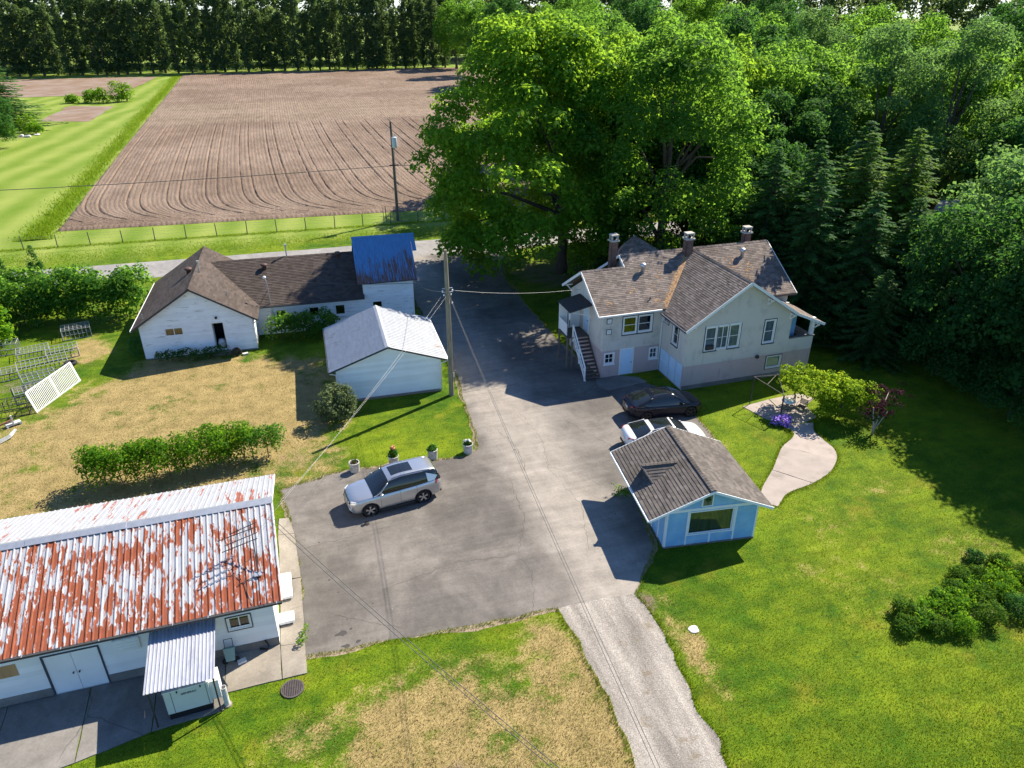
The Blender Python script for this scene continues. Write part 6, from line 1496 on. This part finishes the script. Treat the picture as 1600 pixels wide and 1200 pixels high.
# the big trees
plant('maple', 'maple_tree', 'huge bright green maple tree standing between the driveway and the house', 'tree', (24.75, 61.3, 0))
for k, (key, x, y, rz, sc) in enumerate((('maple2', 33.5, 66.2, 40, 1.0), ('maple2', 41.0, 65.5, 160, .98), ('maple3', 31.2, 54.8, 250, 1.0))):
    plant(key, 'maple_tree', ('bright maple growing right behind the huge maple', 'bright maple growing on the road side of the wood behind the house', 'high crowned maple standing just behind the house chimneys')[k], 'tree', (x, y, 0), rz, sc, 'maples behind the house')
for k, (key, x, y, rz, sc) in enumerate((('broad', 48.5, 64.0, 10, 1.0), ('broad_dark', 48, 60.0, 80, .95), ('cotton', 54.5, 57.5, 30, 1.0), ('cotton', 60.5, 55.0, 190, 1.02), ('broad', 57.0, 65.5, 220, 1.0), ('broad_dark', 43.0, 58.0, 130, .9), ('broad', 66, 60, 300, 1.02), ('broad_dark', 40.5, 51.5, 210, .72), ('broad_dark', 36.2, 59.0, 20, .80), ('broad_dark', 31.5, 62.8, 150, .62), ('cotton', 68, 50, 100, 1.0), ('broad_dark', 62.5, 47.5, 30, .9))):
    plant(key, {'broad': 'broadleaf_tree', 'broad_dark': 'broadleaf_tree', 'cotton': 'cottonwood_tree'}[key], {'broad': 'mid green broadleaf tree in the wood behind the house', 'broad_dark': 'dark green broadleaf tree in the shaded wood behind the house', 'cotton': 'tall grey green cottonwood with leaning trunk in the wood'}[key], 'tree', (x, y, 0), rz, sc, {'broad': 'broadleaf trees of the wood', 'broad_dark': 'dark trees of the wood', 'cotton': 'cottonwoods of the wood'}[key])
for k, (key, x, y, rz, sc) in enumerate((('maple2', 33, 90, 15, 1.02), ('broad', 42, 93, 60, 1.1), ('broad', 52, 91, 120, 1.12), ('broad_dark', 62, 93, 200, 1.25), ('cotton', 72, 90, 60, 1.05), ('broad', 82, 84, 260, 1.1), ('broad_dark', 92, 78, 90, 1.25), ('broad', 86, 66, 10, 1.0), ('broad', 47, 112, 170, 1.1), ('broad_dark', 60, 118, 20, 1.3), ('broad', 75, 112, 80, 1.15), ('broad', 92, 104, 330, 1.15), ('cotton', 80, 58, 130, 1.0), ('broad_dark', 106, 92, 40, 1.3), ('broad', 66, 150, 40, 1.15), ('broad', 72, 190, 140, 1.15), ('broad_dark', 70, 225, 60, 1.4), ('broad', 70, 258, 240, 1.2), ('broad', 72, 288, 20, 1.25), ('broad_dark', 84, 170, 110, 1.4), ('broad', 90, 215, 200, 1.3), ('broad_dark', 100, 140, 80, 1.4), ('broad', 112, 190, 0, 1.35), ('broad_dark', 108, 260, 50, 1.5))):
    plant(key, 'roadside_tree', {'maple2': 'bright maple growing beyond the road past the huge maple', 'broad': 'mid green leafy tree growing beyond the road', 'broad_dark': 'dark green leafy tree growing beyond the road', 'cotton': 'grey green cottonwood growing beyond the road'}[key], 'tree', (x, y, 0), rz, sc, 'trees beyond the road: ' + key)
# spruces on the right
for k, (key, x, y, rz, sc, lb) in enumerate((('spruce_light', 42.6, 45.2, 0, 1.0, 'light green spruce with a sharp tip in the group beside the house'), ('spruce_light', 46.0, 44.4, 70, 1.02, 'light green spruce with a tall slim tip at the wood edge'), ('spruce', 37.4, 43.6, 140, .86, 'dark spruce standing close to the back corner of the house'), ('spruce', 39.4, 46.8, 30, .96, 'dark spruce behind the house corner spruce'), ('spruce_wide', 40.2, 41.0, 220, .90, 'broad dark spruce in front of the light tipped spruces'), ('spruce_wide', 43.2, 40.2, 10, .86, 'broad dark spruce with drooping branches at the lawn shade'), ('spruce', 36.6, 48.0, 90, .92, 'dark spruce seen past the end of the house roof'), ('spruce_light', 48.6, 47.0, 200, .95, 'light green spruce nearest the cottonwoods'), ('spruce_wide', 38.6, 37.0, 300, .55, 'low drooping dark spruce at the edge of the shaded lawn'), ('spruce', 45.2, 48.6, 260, 1.02, 'dark spruce standing between the light spruces'))):
    plant(key, 'spruce_tree', lb, 'tree', (x, y, 0), rz, sc, 'spruces beside the house', sxy=sc * 1.22)
for k, (key, x, y, rz, sc, lb) in enumerate((('small_light', 47.8, 37.6, 20, 1.50, 'pale leaved tree rising over the shaded right lawn'), ('small', 43.4, 34.4, 120, 1.25, 'bushy green tree between the spruces and the lawn'), ('small_light', 48.6, 31.2, 200, 1.22, 'pale leaved bushy tree at the lawn edge'), ('small', 44.0, 29.6, 10, 1.3, 'green bushy tree at the right lawn edge'), ('small', 42.6, 25.4, 80, 1.3, 'green tree shading the corner of the lawn'), ('small', 42.5, 21.3, 220, 1.3, 'round green tree beyond the lawn corner'), ('small_light', 52.5, 40.5, 60, 1.5, 'pale leaved tree behind the lawn edge trees'), ('small', 51, 35.5, 310, 1.3, 'green tree behind the pale lawn edge trees'))):
    plant(key, 'lawn_edge_tree', lb, 'tree', (x, y, 0), rz, sc)
for k, (x, y, rz, sc) in enumerate(((41.2, 33.6, 0, 1.0), (41.6, 30.4, 80, .9), (40.7, 27.6, 160, .85), (43.8, 31.5, 200, 1.1), (41.3, 37.6, 250, .8), (36.8, 40.2, 30, .6))):
    pass
for k, (x, y, rz, sc) in enumerate(((27.6, 53.2, 0, .8), (30.2, 52.4, 60, .9), (33.4, 52.6, 130, .95), (36.0, 53.0, 220, 1.1), (38.4, 55.0, 20, 1.2), (34.2, 56.0, 310, 1.1), (28.8, 57.2, 90, .8))):
    plant('bush_dark', 'understory_shrub', 'dark shrub growing in the shade behind the stucco house', 'shrub', (x, y, 0), rz, sc, 'shrubs behind the house')
for k, (x, y, rz, sc) in enumerate(((41.2, 33.6, 0, 1.0), (41.6, 30.4, 80, .9), (40.7, 27.6, 160, .85), (43.8, 31.5, 200, 1.1), (41.3, 37.6, 250, .8), (36.8, 40.2, 30, .6))):
    plant('bush_dark', 'dark_shrub', 'dark evergreen shrub along the shaded lawn edge', 'shrub', (x, y, 0), rz, sc, 'dark shrubs along the lawn edge')
# poplar row at the far end of the fields
rng = np.random.RandomState(5); x = -132.
while x < 72:
    plant('poplar%d' % rng.randint(1, 4), 'poplar_tree', 'tall narrow poplar in the row beyond the fields', 'tree', (x, 301 - .045 * x + rng.uniform(-1.2, 1.2), 0), rng.uniform(0, 360), rng.uniform(.74, 1.18), 'poplar row', sxy=rng.uniform(.75, 1.25)); x += rng.uniform(2.9, 4.6)
rng = np.random.RandomState(8)
C = np.stack([rng.uniform(-260, 420, 3200), np.zeros(3200), 2 + rng.rand(3200) * 30], 1); C[:, 1] = 322 + rng.rand(3200) * 34 - .35 * np.maximum(C[:, 0] - 110, 0); P, N, S = puff_leaves(C, rng.uniform(2, 3.8, 3200), 9, 1.4, rng, 1.)
o = obj('far_wood', leaf_mesh('far_wood', P, N, S, rng), M['poplar']); tag(o, 'dark distant wood behind the poplar row', 'wood', kind='stuff')
C = np.stack([rng.uniform(-140, 70, 150), 304 + rng.rand(150) * 2.5, .5 + rng.rand(150) * 2.0], 1); C[:, 1] -= .045 * C[:, 0]; P, N, S = puff_leaves(C, rng.uniform(.9, 1.6, 150), 45, .6, rng, 1.)
o = obj('undergrowth', leaf_mesh('undergrowth', P, N, S, rng), M['poplar']); tag(o, 'low undergrowth at the foot of the poplar row', 'undergrowth', kind='stuff')

# hedges and shrubs
def hedge(name, label, line, hh, ww, npm, pr, per, size, leaf, seed, cat='hedge', z0=.25, stems=True, group=None):
    rng = np.random.RandomState(seed); C = []; L_ = [np.array(p, float) for p in line]
    for a, b in zip(L_, L_[1:]):
        n = int(np.linalg.norm(b - a) * npm); t = rng.rand(n)[:, None]; nrm = np.array([-(b - a)[1], (b - a)[0]]) / np.linalg.norm(b - a)
        z = z0 + pr[0] * .6 + (hh - z0 - pr[0]) * rng.rand(n) ** .7; w = ww / 2 * rng.uniform(-1, 1, n) * (1 - .25 * (z / hh)); p = a + (b - a) * t + nrm * w[:, None]; C.append(np.column_stack([p, z]))
    C = np.concatenate(C); c0 = C[:, :2].mean(0); C[:, :2] -= c0; P, N, S = puff_leaves(C, rng.uniform(*pr, len(C)), per, size, rng, .85)
    t = thing(name, label, cat, (*c0, 0), group=group); obj('foliage', leaf_mesh('foliage', P, N, S, rng), M[leaf], t)
    if stems:
        mb = MB()
        for a, b in zip(L_, L_[1:]):
            for q in np.arange(.05, 1, .8 / max(1, np.linalg.norm(b - a))):
                p = a + (b - a) * q - c0; mb.tube([(p[0], p[1], 0), (p[0] + rng.uniform(-.2, .2), p[1] + rng.uniform(-.2, .2), hh * .75)], [.035, .012], 5)
        mb.build('stems', M['bark'], t)
    return t
hedge('leafy_hedge', 'bright green leafy hedge behind the rusty barn roof', [(-11.3, 36.9), (-9, 36.6), (-6, 36.7), (-3.2, 37.2)], 2.1, 1.7, 24, (.30, .62), 460, .125, 'leaf_hedge', 3, z0=.3)
hedge('leafy_bush', 'darker leafy bush with bare twigs at the hedge end', [(-3.1, 37.0), (-1.6, 36.8)], 2.0, 1.5, 20, (.3, .55), 380, .125, 'leaf_mid', 4, 'bush', .2)
hedge('tall_hedge', 'tall dark green hedge of mixed shrubs beside the road', [(-26, 62.2), (-20, 62.4), (-15, 62.0), (-10.8, 61.6)], 3.9, 3.4, 17, (.5, 1.0), 170, .24, 'leaf_mid', 5, z0=.1)
hedge('low_bushes', 'low bushes growing along the wall of the old farm building', [(-1.6, 53.2), (1.2, 53.0), (3.4, 52.6)], 1.9, 1.3, 13, (.3, .6), 200, .20, 'leaf_mid', 6, 'bushes', .05)
hedge('wall_weeds', 'leafy weeds along the front wall of the old farm building', [(-9.2, 51.9), (-7.5, 51.6), (-5.6, 51.6), (-4.6, 51.5)], .75, .7, 14, (.15, .34), 260, .15, 'leaf_dark', 7, 'weeds', .0, False)
hedge('corner_weeds', 'tall weeds at the shaded corner of the old farm building', [(-10.6, 52.6), (-10.9, 54.8)], 1.2, .7, 10, (.2, .4), 220, .16, 'leaf_dark', 17, 'weeds', .0, False)
hedge('broad_bush', 'large light green bush beside the grey steel cage', [(-25, 57.9), (-22, 57.6), (-19.6, 58.2)], 3.2, 2.6, 16, (.5, .9), 150, .28, 'leaf_hedge', 8, 'bush', .1)
def cone_tree(loc, h, r, seed, lb):
    rng = np.random.RandomState(seed); n = 70; t = rng.rand(n); a = rng.uniform(0, 6.28, n); C = np.stack([np.cos(a) * r * (1 - t) ** .7 * .7, np.sin(a) * r * (1 - t) ** .7 * .7, .2 + t * (h - .4)], 1); P, N, S = puff_leaves(C, (.25 + .45 * (1 - t)) * r * .6, 700, .14, rng, 1.3)
    tt = thing('cedar', lb, 'conifer', (*loc, 0)); obj('crown', leaf_mesh('crown', P, N, S, rng), M['leaf_dark'], tt); MB().tube([(0, 0, 0), (0, 0, h * .7)], [.08, .03], 6).build('trunk', M['bark'], tt)
cone_tree((-18.7, 65.2), 5.6, 1.1, 3, 'taller pointed cedar rising above the road hedge'); cone_tree((-20.9, 64.8), 4.9, .9, 4, 'shorter pointed cedar rising above the road hedge'); cone_tree((-23.6, 63.4), 5.4, 1.1, 5, 'pointed cedar at the far end of the road hedge')
# round grey green shrub by the white garage
def ball(name, label, loc, rx, h, leaf, seed, size=.12, per=420, cat='shrub', group=None, pr=(.22, .4), n=70):
    rng = np.random.RandomState(seed); C, Rr = crown_puffs(rng, n, rx * .82, rx * .82, .0, h * .93, pr, shell=.55, lobes=.08); C[:, 2] = np.maximum(C[:, 2], .05); P, N, S = puff_leaves(C, Rr, per, size, rng, .9)
    t = thing(name, label, cat, (*loc, 0), 0, group); obj('foliage', leaf_mesh('foliage', P, N, S, rng), M[leaf], t); mb = MB()
    for k in range(5): a = k * 1.256; mb.tube([(0, 0, 0), (.4 * rx * math.cos(a), .4 * rx * math.sin(a), h * .6)], [.04, .015], 5)
    mb.build('stems', M['bark'], t); return t
ball('rhododendron', 'round grey green shrub at the corner of the white garage', (1.85, 40.15), 1.45, 2.15, 'leaf_rhodo', 1, .15, 330, n=90, pr=(.26, .44))
for k, (x, y, r, h, lf) in enumerate(((21.75, 15.75, .50, .75, 'leaf_box'), (22.35, 16.5, .55, .85, 'leaf_box'), (23.0, 15.35, .62, .70, 'leaf_box'), (23.9, 15.0, .60, .85, 'leaf_hedge'), (25.35, 15.1, .72, 1.15, 'leaf_box'), (26.95, 15.0, .85, 1.0, 'leaf_dark'), (25.3, 16.9, .42, .65, 'leaf_box'), (26.2, 17.4, .52, .75, 'leaf_box'), (26.95, 17.2, .5, .7, 'leaf_box'), (27.6, 16.3, .6, .8, 'leaf_hedge'), (28.2, 15.4, .7, .9, 'leaf_box'), (27.8, 18.1, .5, .7, 'leaf_dark'), (24.6, 15.9, .55, .6, 'leaf_hedge'), (22.6, 15.9, .5, .6, 'leaf_mid'), (26.1, 16.1, .6, .85, 'leaf_box'), (24.4, 16.7, .4, .5, 'leaf_mid'), (27.0, 15.9, .6, .8, 'leaf_hedge'), (28.9, 16.6, .6, .8, 'leaf_box'), (29.2, 15.2, .7, .9, 'leaf_mid'), (28.7, 17.6, .5, .7, 'leaf_box'))):
    ball('clipped_shrub', 'clipped green shrub in the planted bed on the lawn', (x, y), r * .9, h * .82, lf, 40 + k, .07, 1300, 'shrub', 'shrubs of the lawn bed', (.12, .24), 46)
hedge('bed_perennials', 'pale green leafy perennials between the clipped shrubs', [(22.2, 16.0), (24.2, 16.1), (26.6, 16.6), (28.6, 16.8)], .55, 1.5, 30, (.12, .26), 620, .10, 'leaf_hedge', 9, 'perennials', 0, False)
hedge('border_plants', 'leafy border plants along the right wall of the blue cottage', [(20.6, 25.9), (20.9, 27.4), (20.7, 28.7)], .7, .6, 22, (.12, .28), 520, .11, 'leaf_hedge', 10, 'border', 0, False)
def flowers(t, C, r, n, m, size, seed, name='flowers'):
    rng = np.random.RandomState(seed); P, N, S = puff_leaves(np.array(C), np.full(len(C), r), n / (r * r), size, rng, .9, up=.6); return obj(name, leaf_mesh(name, P, N, S, rng, .9, .05), M[m], t)
fl = thing('white_flowers', 'white flowering plants in the border behind the cottage', 'flowers', (20.7, 28.6, 0)); flowers(fl, [(0, 0, .75), (.2, .2, .7)], .2, 60, 'petal_white', .09, 3); flowers(fl, [(0, 0, .35), (.1, .1, .2)], .28, 160, 'leaf_hedge', .12, 4, 'foliage')
st2 = thing('garden_statue', 'small white garden figure among the border plants', 'statue', (20.95, 26.9, 0)); MB().lathe([(.14, 0), (.14, .12), (.08, .16), (.09, .4), (.13, .6), (.06, .72), (.05, .76), (.085, .84), (.06, .93), (0, .96)], n=14).build('figure', M['stone'], st2, smooth=True)
pu = thing('purple_flower_bush', 'mound of purple flowers beside the patio post', 'flowers', (27.05, 31.15, 0)); flowers(pu, [(0, 0, .28), (.35, .05, .25), (-.3, .1, .22), (.1, -.2, .2)], .34, 330, 'petal_purple', .08, 5); flowers(pu, [(0, 0, .16), (.3, 0, .14), (-.3, .1, .12)], .34, 240, 'leaf_mid', .1, 6, 'foliage')
# vine over the frame
rng = np.random.RandomState(31); C = []
for k in range(210):
    u, v = rng.rand(), rng.uniform(-1, 1); w = .55 + 1.0 * math.sin(min(1, u * 1.5 + .15) * 1.57) * (1 - .45 * max(0, u - .6) / .4)
    C.append((28.45 + 3.5 * u + v * w * .62, 33.6 - 3.3 * u + v * w * .78, 1.98 + rng.randn() * .2 - .12 * abs(v)))
for k in range(60): C.append((30.0 + rng.randn() * .45, 30.75 + rng.randn() * .3, .45 + rng.rand() * 1.5))
for k in range(24): C.append((31.3 + rng.randn() * .3, 30.2 + rng.randn() * .2, .9 + rng.rand() * 1.1))
P, N, S = puff_leaves(np.array(C), rng.uniform(.15, .40, len(C)), 360, .16, rng, .65)
vn = thing('vine', 'bright yellow green vine draped over the pipe frame', 'vine', (0, 0, 0)); obj('foliage', leaf_mesh('foliage', P, N, S, rng), M['leaf_yellow'], vn)
MB().tube([(31.0, 31.2, 0), (30.9, 31.3, 1.0), (30.6, 31.6, 1.9), (29.3, 32.8, 1.95)], [.06, .05, .04, .02], 6).tube([(31.1, 31.1, 0), (31.3, 31.0, 1.1), (31.5, 30.8, 1.9)], [.05, .04, .02], 6).build('stem', M['bark'], vn)
# japanese maple
rng = np.random.RandomState(33); C = np.array([(0 + rng.randn() * .55 + .5 * u, rng.randn() * .45 + .5 * u, 1.25 + .75 * u + rng.randn() * .16) for u in rng.rand(30)]); C = np.concatenate([C * np.array([.75, .75, 1]), np.array([(1.7 + rng.randn() * .6, .9 + rng.randn() * .4, 2.25 + rng.randn() * .12) for _ in range(16)])])
P, N, S = puff_leaves(C, rng.uniform(.16, .34, len(C)), 300, .13, rng, .6); jm = thing('purple_maple', 'small purple leaved maple with pale forked trunk on the lawn', 'tree', (31.4, 28.5, 0)); obj('crown', leaf_mesh('crown', P, N, S, rng), M['leaf_purple'], jm)
MB().tube([(0, 0, 0), (-.05, 0, .5), (-.15, .1, 1.2), (-.3, .1, 1.8)], [.07, .055, .04, .02], 7).tube([(0, 0, .25), (.15, .05, .8), (.4, .2, 1.4), (1.3, .8, 2.2)], [.05, .045, .035, .015], 7).tube([(.05, 0, .3), (.3, -.1, 1.0), (.6, -.1, 1.5)], [.04, .03, .012], 6).build('trunk', M['bark_pale'], jm, smooth=True)
yl = thing('yellow_sapling', 'slim yellow green sapling beside the purple maple', 'sapling', (32.3, 29.9, 0)); rng = np.random.RandomState(35); P, N, S = puff_leaves(np.array([(rng.randn() * .16, rng.randn() * .16, .9 + 1.6 * k / 14) for k in range(14)]), np.full(14, .26), 330, .14, rng, .8); obj('crown', leaf_mesh('crown', P, N, S, rng), M['leaf_yellow'], yl); MB().tube([(0, 0, 0), (0, 0, 2.3)], [.03, .01], 5).build('trunk', M['bark'], yl)
# pot plants
for k, t in enumerate(POTS):
    if k == 0:
        mb = MB(); rr = random.Random(1)
        for q in range(26): a, l = rr.uniform(0, 6.28), rr.uniform(.1, .3); mb.tube([(.08 * math.cos(a), .08 * math.sin(a), .5), (l * .6 * math.cos(a), l * .6 * math.sin(a), .8), (l * 1.2 * math.cos(a), l * 1.2 * math.sin(a), 1.15)], [.008, .006, .003], 4)
        mb.build('plant', M['blade'], t)
    else:
        flowers(t, [(0, 0, .68), (.1, 0, .62), (-.1, .05, .62)] + ([(0, 0, .85)] if k == 1 else []), .2 if k != 3 else .15, 110, 'leaf_mid', .10, 50 + k, 'plant')
        if k in (1, 3): flowers(t, [(0, 0, 1.08)] if k == 1 else [(.05, 0, .74), (-.1, .06, .72)], .13, 40, 'petal_pink' if k == 1 else 'petal_white', .09, 60 + k, 'flowers')
# far garden on the left
plant('spruce_wide', 'far_evergreen', 'dark spreading evergreen in the far garden', 'tree', (-48.5, 176, 0), 0, 1.15, sxy=2.2)
plant('small', 'far_broadleaf', 'light green tree at the edge of the far garden', 'tree', (-44.5, 152, 0), 0, 1.0, sxy=1.3)
for k, (x, y, r, h) in enumerate(((-42.6, 170, 2.3, 3.3), (-40.9, 167, 1.4, 1.8), (-45.5, 166.5, 1.6, 2.0))): ball('garden_ball_shrub', 'rounded shrub beside the rockery of the far garden', (x, y), r, h, 'leaf_hedge', 70 + k, .3, 60, 'shrub', 'far garden shrubs', (.4, .8), 40)
for k, (x, y, s) in enumerate(((-41.6, 163.5, .6), (-42.8, 164.6, .5), (-40.4, 165.2, .45), (-44.6, 169, .4), (-45.2, 169.5, .35))): rock('rockery_stone', 'pale stone of the far garden rockery', (x, y, .1), s, s * .7, s * .55, M['stone'], 20 + k)['group'] = 'rockery stones'
for k, (x, y, r, h) in enumerate(((-33.3, 217, 2.6, 5.0), (-36.5, 217, 2.0, 3.4), (-39.2, 217.5, 1.9, 2.9), (-43.6, 218, 1.2, 1.7), (-31.2, 218, 2.0, 4.2))): ball('orchard_bush', 'yellow green bush in the row behind the garden plot', (x, y), r, h, 'leaf_hedge', 80 + k, .42, 32, 'bush', 'bushes behind the garden plot', (.5, 1.0), 40)

# ------------------------------------------------------------------ grass
FOOT = [[(23.3, 36.7), (33.4, 36.6), (33.4, 48), (18.5, 46), (18.5, 39.6), (23.3, 39.6)], [(14.9, 23.3), (19.4, 22.6), (20.0, 27.6), (15.6, 28.2)], [(2.2, 42), (8.8, 41.6), (9.1, 48), (2.5, 48.3)], [(-10.1, 52.5), (-2.5, 52), (9.5, 53.6), (9.8, 62), (-10, 62)], [(-16, 22.7), (-2.1, 22.7), (-2.1, 30.7), (-16, 30.7)]]
def grass_blades(name, X, Y, hgt, wid, leaf, seed, label, lean=.5):
    rng = np.random.RandomState(seed); keep = np.ones(len(X), bool)
    for p in PAVED + FOOT: keep &= ~inside(p, X, Y)
    X, Y = X[keep], Y[keep]; n = len(X); h = hgt * rng.uniform(.5, 1.4, n); a = rng.uniform(0, 6.28, n); w = wid * rng.uniform(.6, 1.3, n)
    P = np.stack([X, Y, np.full(n, -.005)], 1); d = np.stack([np.cos(a), np.sin(a), 0 * a], 1); l = rng.uniform(0, 6.28, n); ln = lean * rng.rand(n)
    top = P + np.stack([np.cos(l) * ln * h, np.sin(l) * ln * h, h], 1); V = np.stack([P - d * w[:, None], P + d * w[:, None], top], 1).reshape(-1, 3)
    o = obj(name, raw_mesh(name, V, np.arange(3 * n).reshape(n, 3), 3), M[leaf]); return tag(o, label, 'grass', kind='stuff')
rng = np.random.RandomState(77)
def samp(n):
    y = 9 + 45 * rng.rand(n) ** 1.5; x = -.42 * y - 3. + rng.rand(n) * (y * 1.75 + 16); return x, y
X, Y = samp(520000); d = dry_f(X, Y) + rng.randn(len(X)) * .14; dm = d > .42
grass_blades('lawn_grass', X[~dm], Y[~dm], .065, .012, 'blade', 1, 'short green grass of the lawns', .9); grass_blades('dry_grass', X[dm], Y[dm], .075, .012, 'blade_dry', 2, 'dry straw coloured grass patches', 1.0)
def along(poly, n, sig, side=0):
    p = np.array([q[:2] for q in poly]); i = rng.randint(0, len(p), n); t = rng.rand(n)[:, None]; q = p[i] * (1 - t) + p[(i + 1) % len(p)] * t; return q[:, 0] + rng.randn(n) * sig, q[:, 1] + rng.randn(n) * sig
xs_, ys_ = [], []
for pl, n in ((drv, 26000), (gr, 9000), (left + right[::-1], 4000)):
    a, b = along(pl, n, .12); xs_.append(a); ys_.append(b)
grass_blades('edge_grass', np.concatenate(xs_), np.concatenate(ys_), .13, .014, 'blade', 3, 'tufts of grass along the edges of the paving')
# verge, fence line and field margin
n = 30000; X = rng.uniform(-40, 24, n); k = rng.rand(n); Y = np.where(k < .35, fy_(X) + rng.randn(n) * .25, 79.2 - .045 * X + rng.randn(n) * 1.3); grass_blades('verge_grass', X, Y, .12, .03, 'blade_long', 4, 'long grass along the road verge and fence')
n = 22000; Y = 88 + 205 * rng.rand(n) ** 1.6; X = -24.0 - .9 * rng.rand(n) ** 2 * 2 + rng.randn(n) * .45 + np.where(rng.rand(n) < .3, rng.randn(n) * .8, 0); grass_blades('margin_grass', X, Y, .22, .06, 'blade_long', 5, 'tall weeds along the margin of the ploughed field')
# weeds in cracks beside the apron
hedge('crack_weeds', 'leafy weeds growing at the corner of the concrete apron', [(-1.35, 22.4), (-1.2, 23.2)], .35, .35, 16, (.08, .16), 700, .09, 'leaf_hedge', 12, 'weeds', 0, False)
hedge('wall_ivy', 'clump of weeds at the side door of the blue cottage', [(14.7, 28.0), (14.9, 27.2)], .6, .5, 16, (.12, .25), 420, .11, 'leaf_hedge', 13, 'weeds', 0, False)
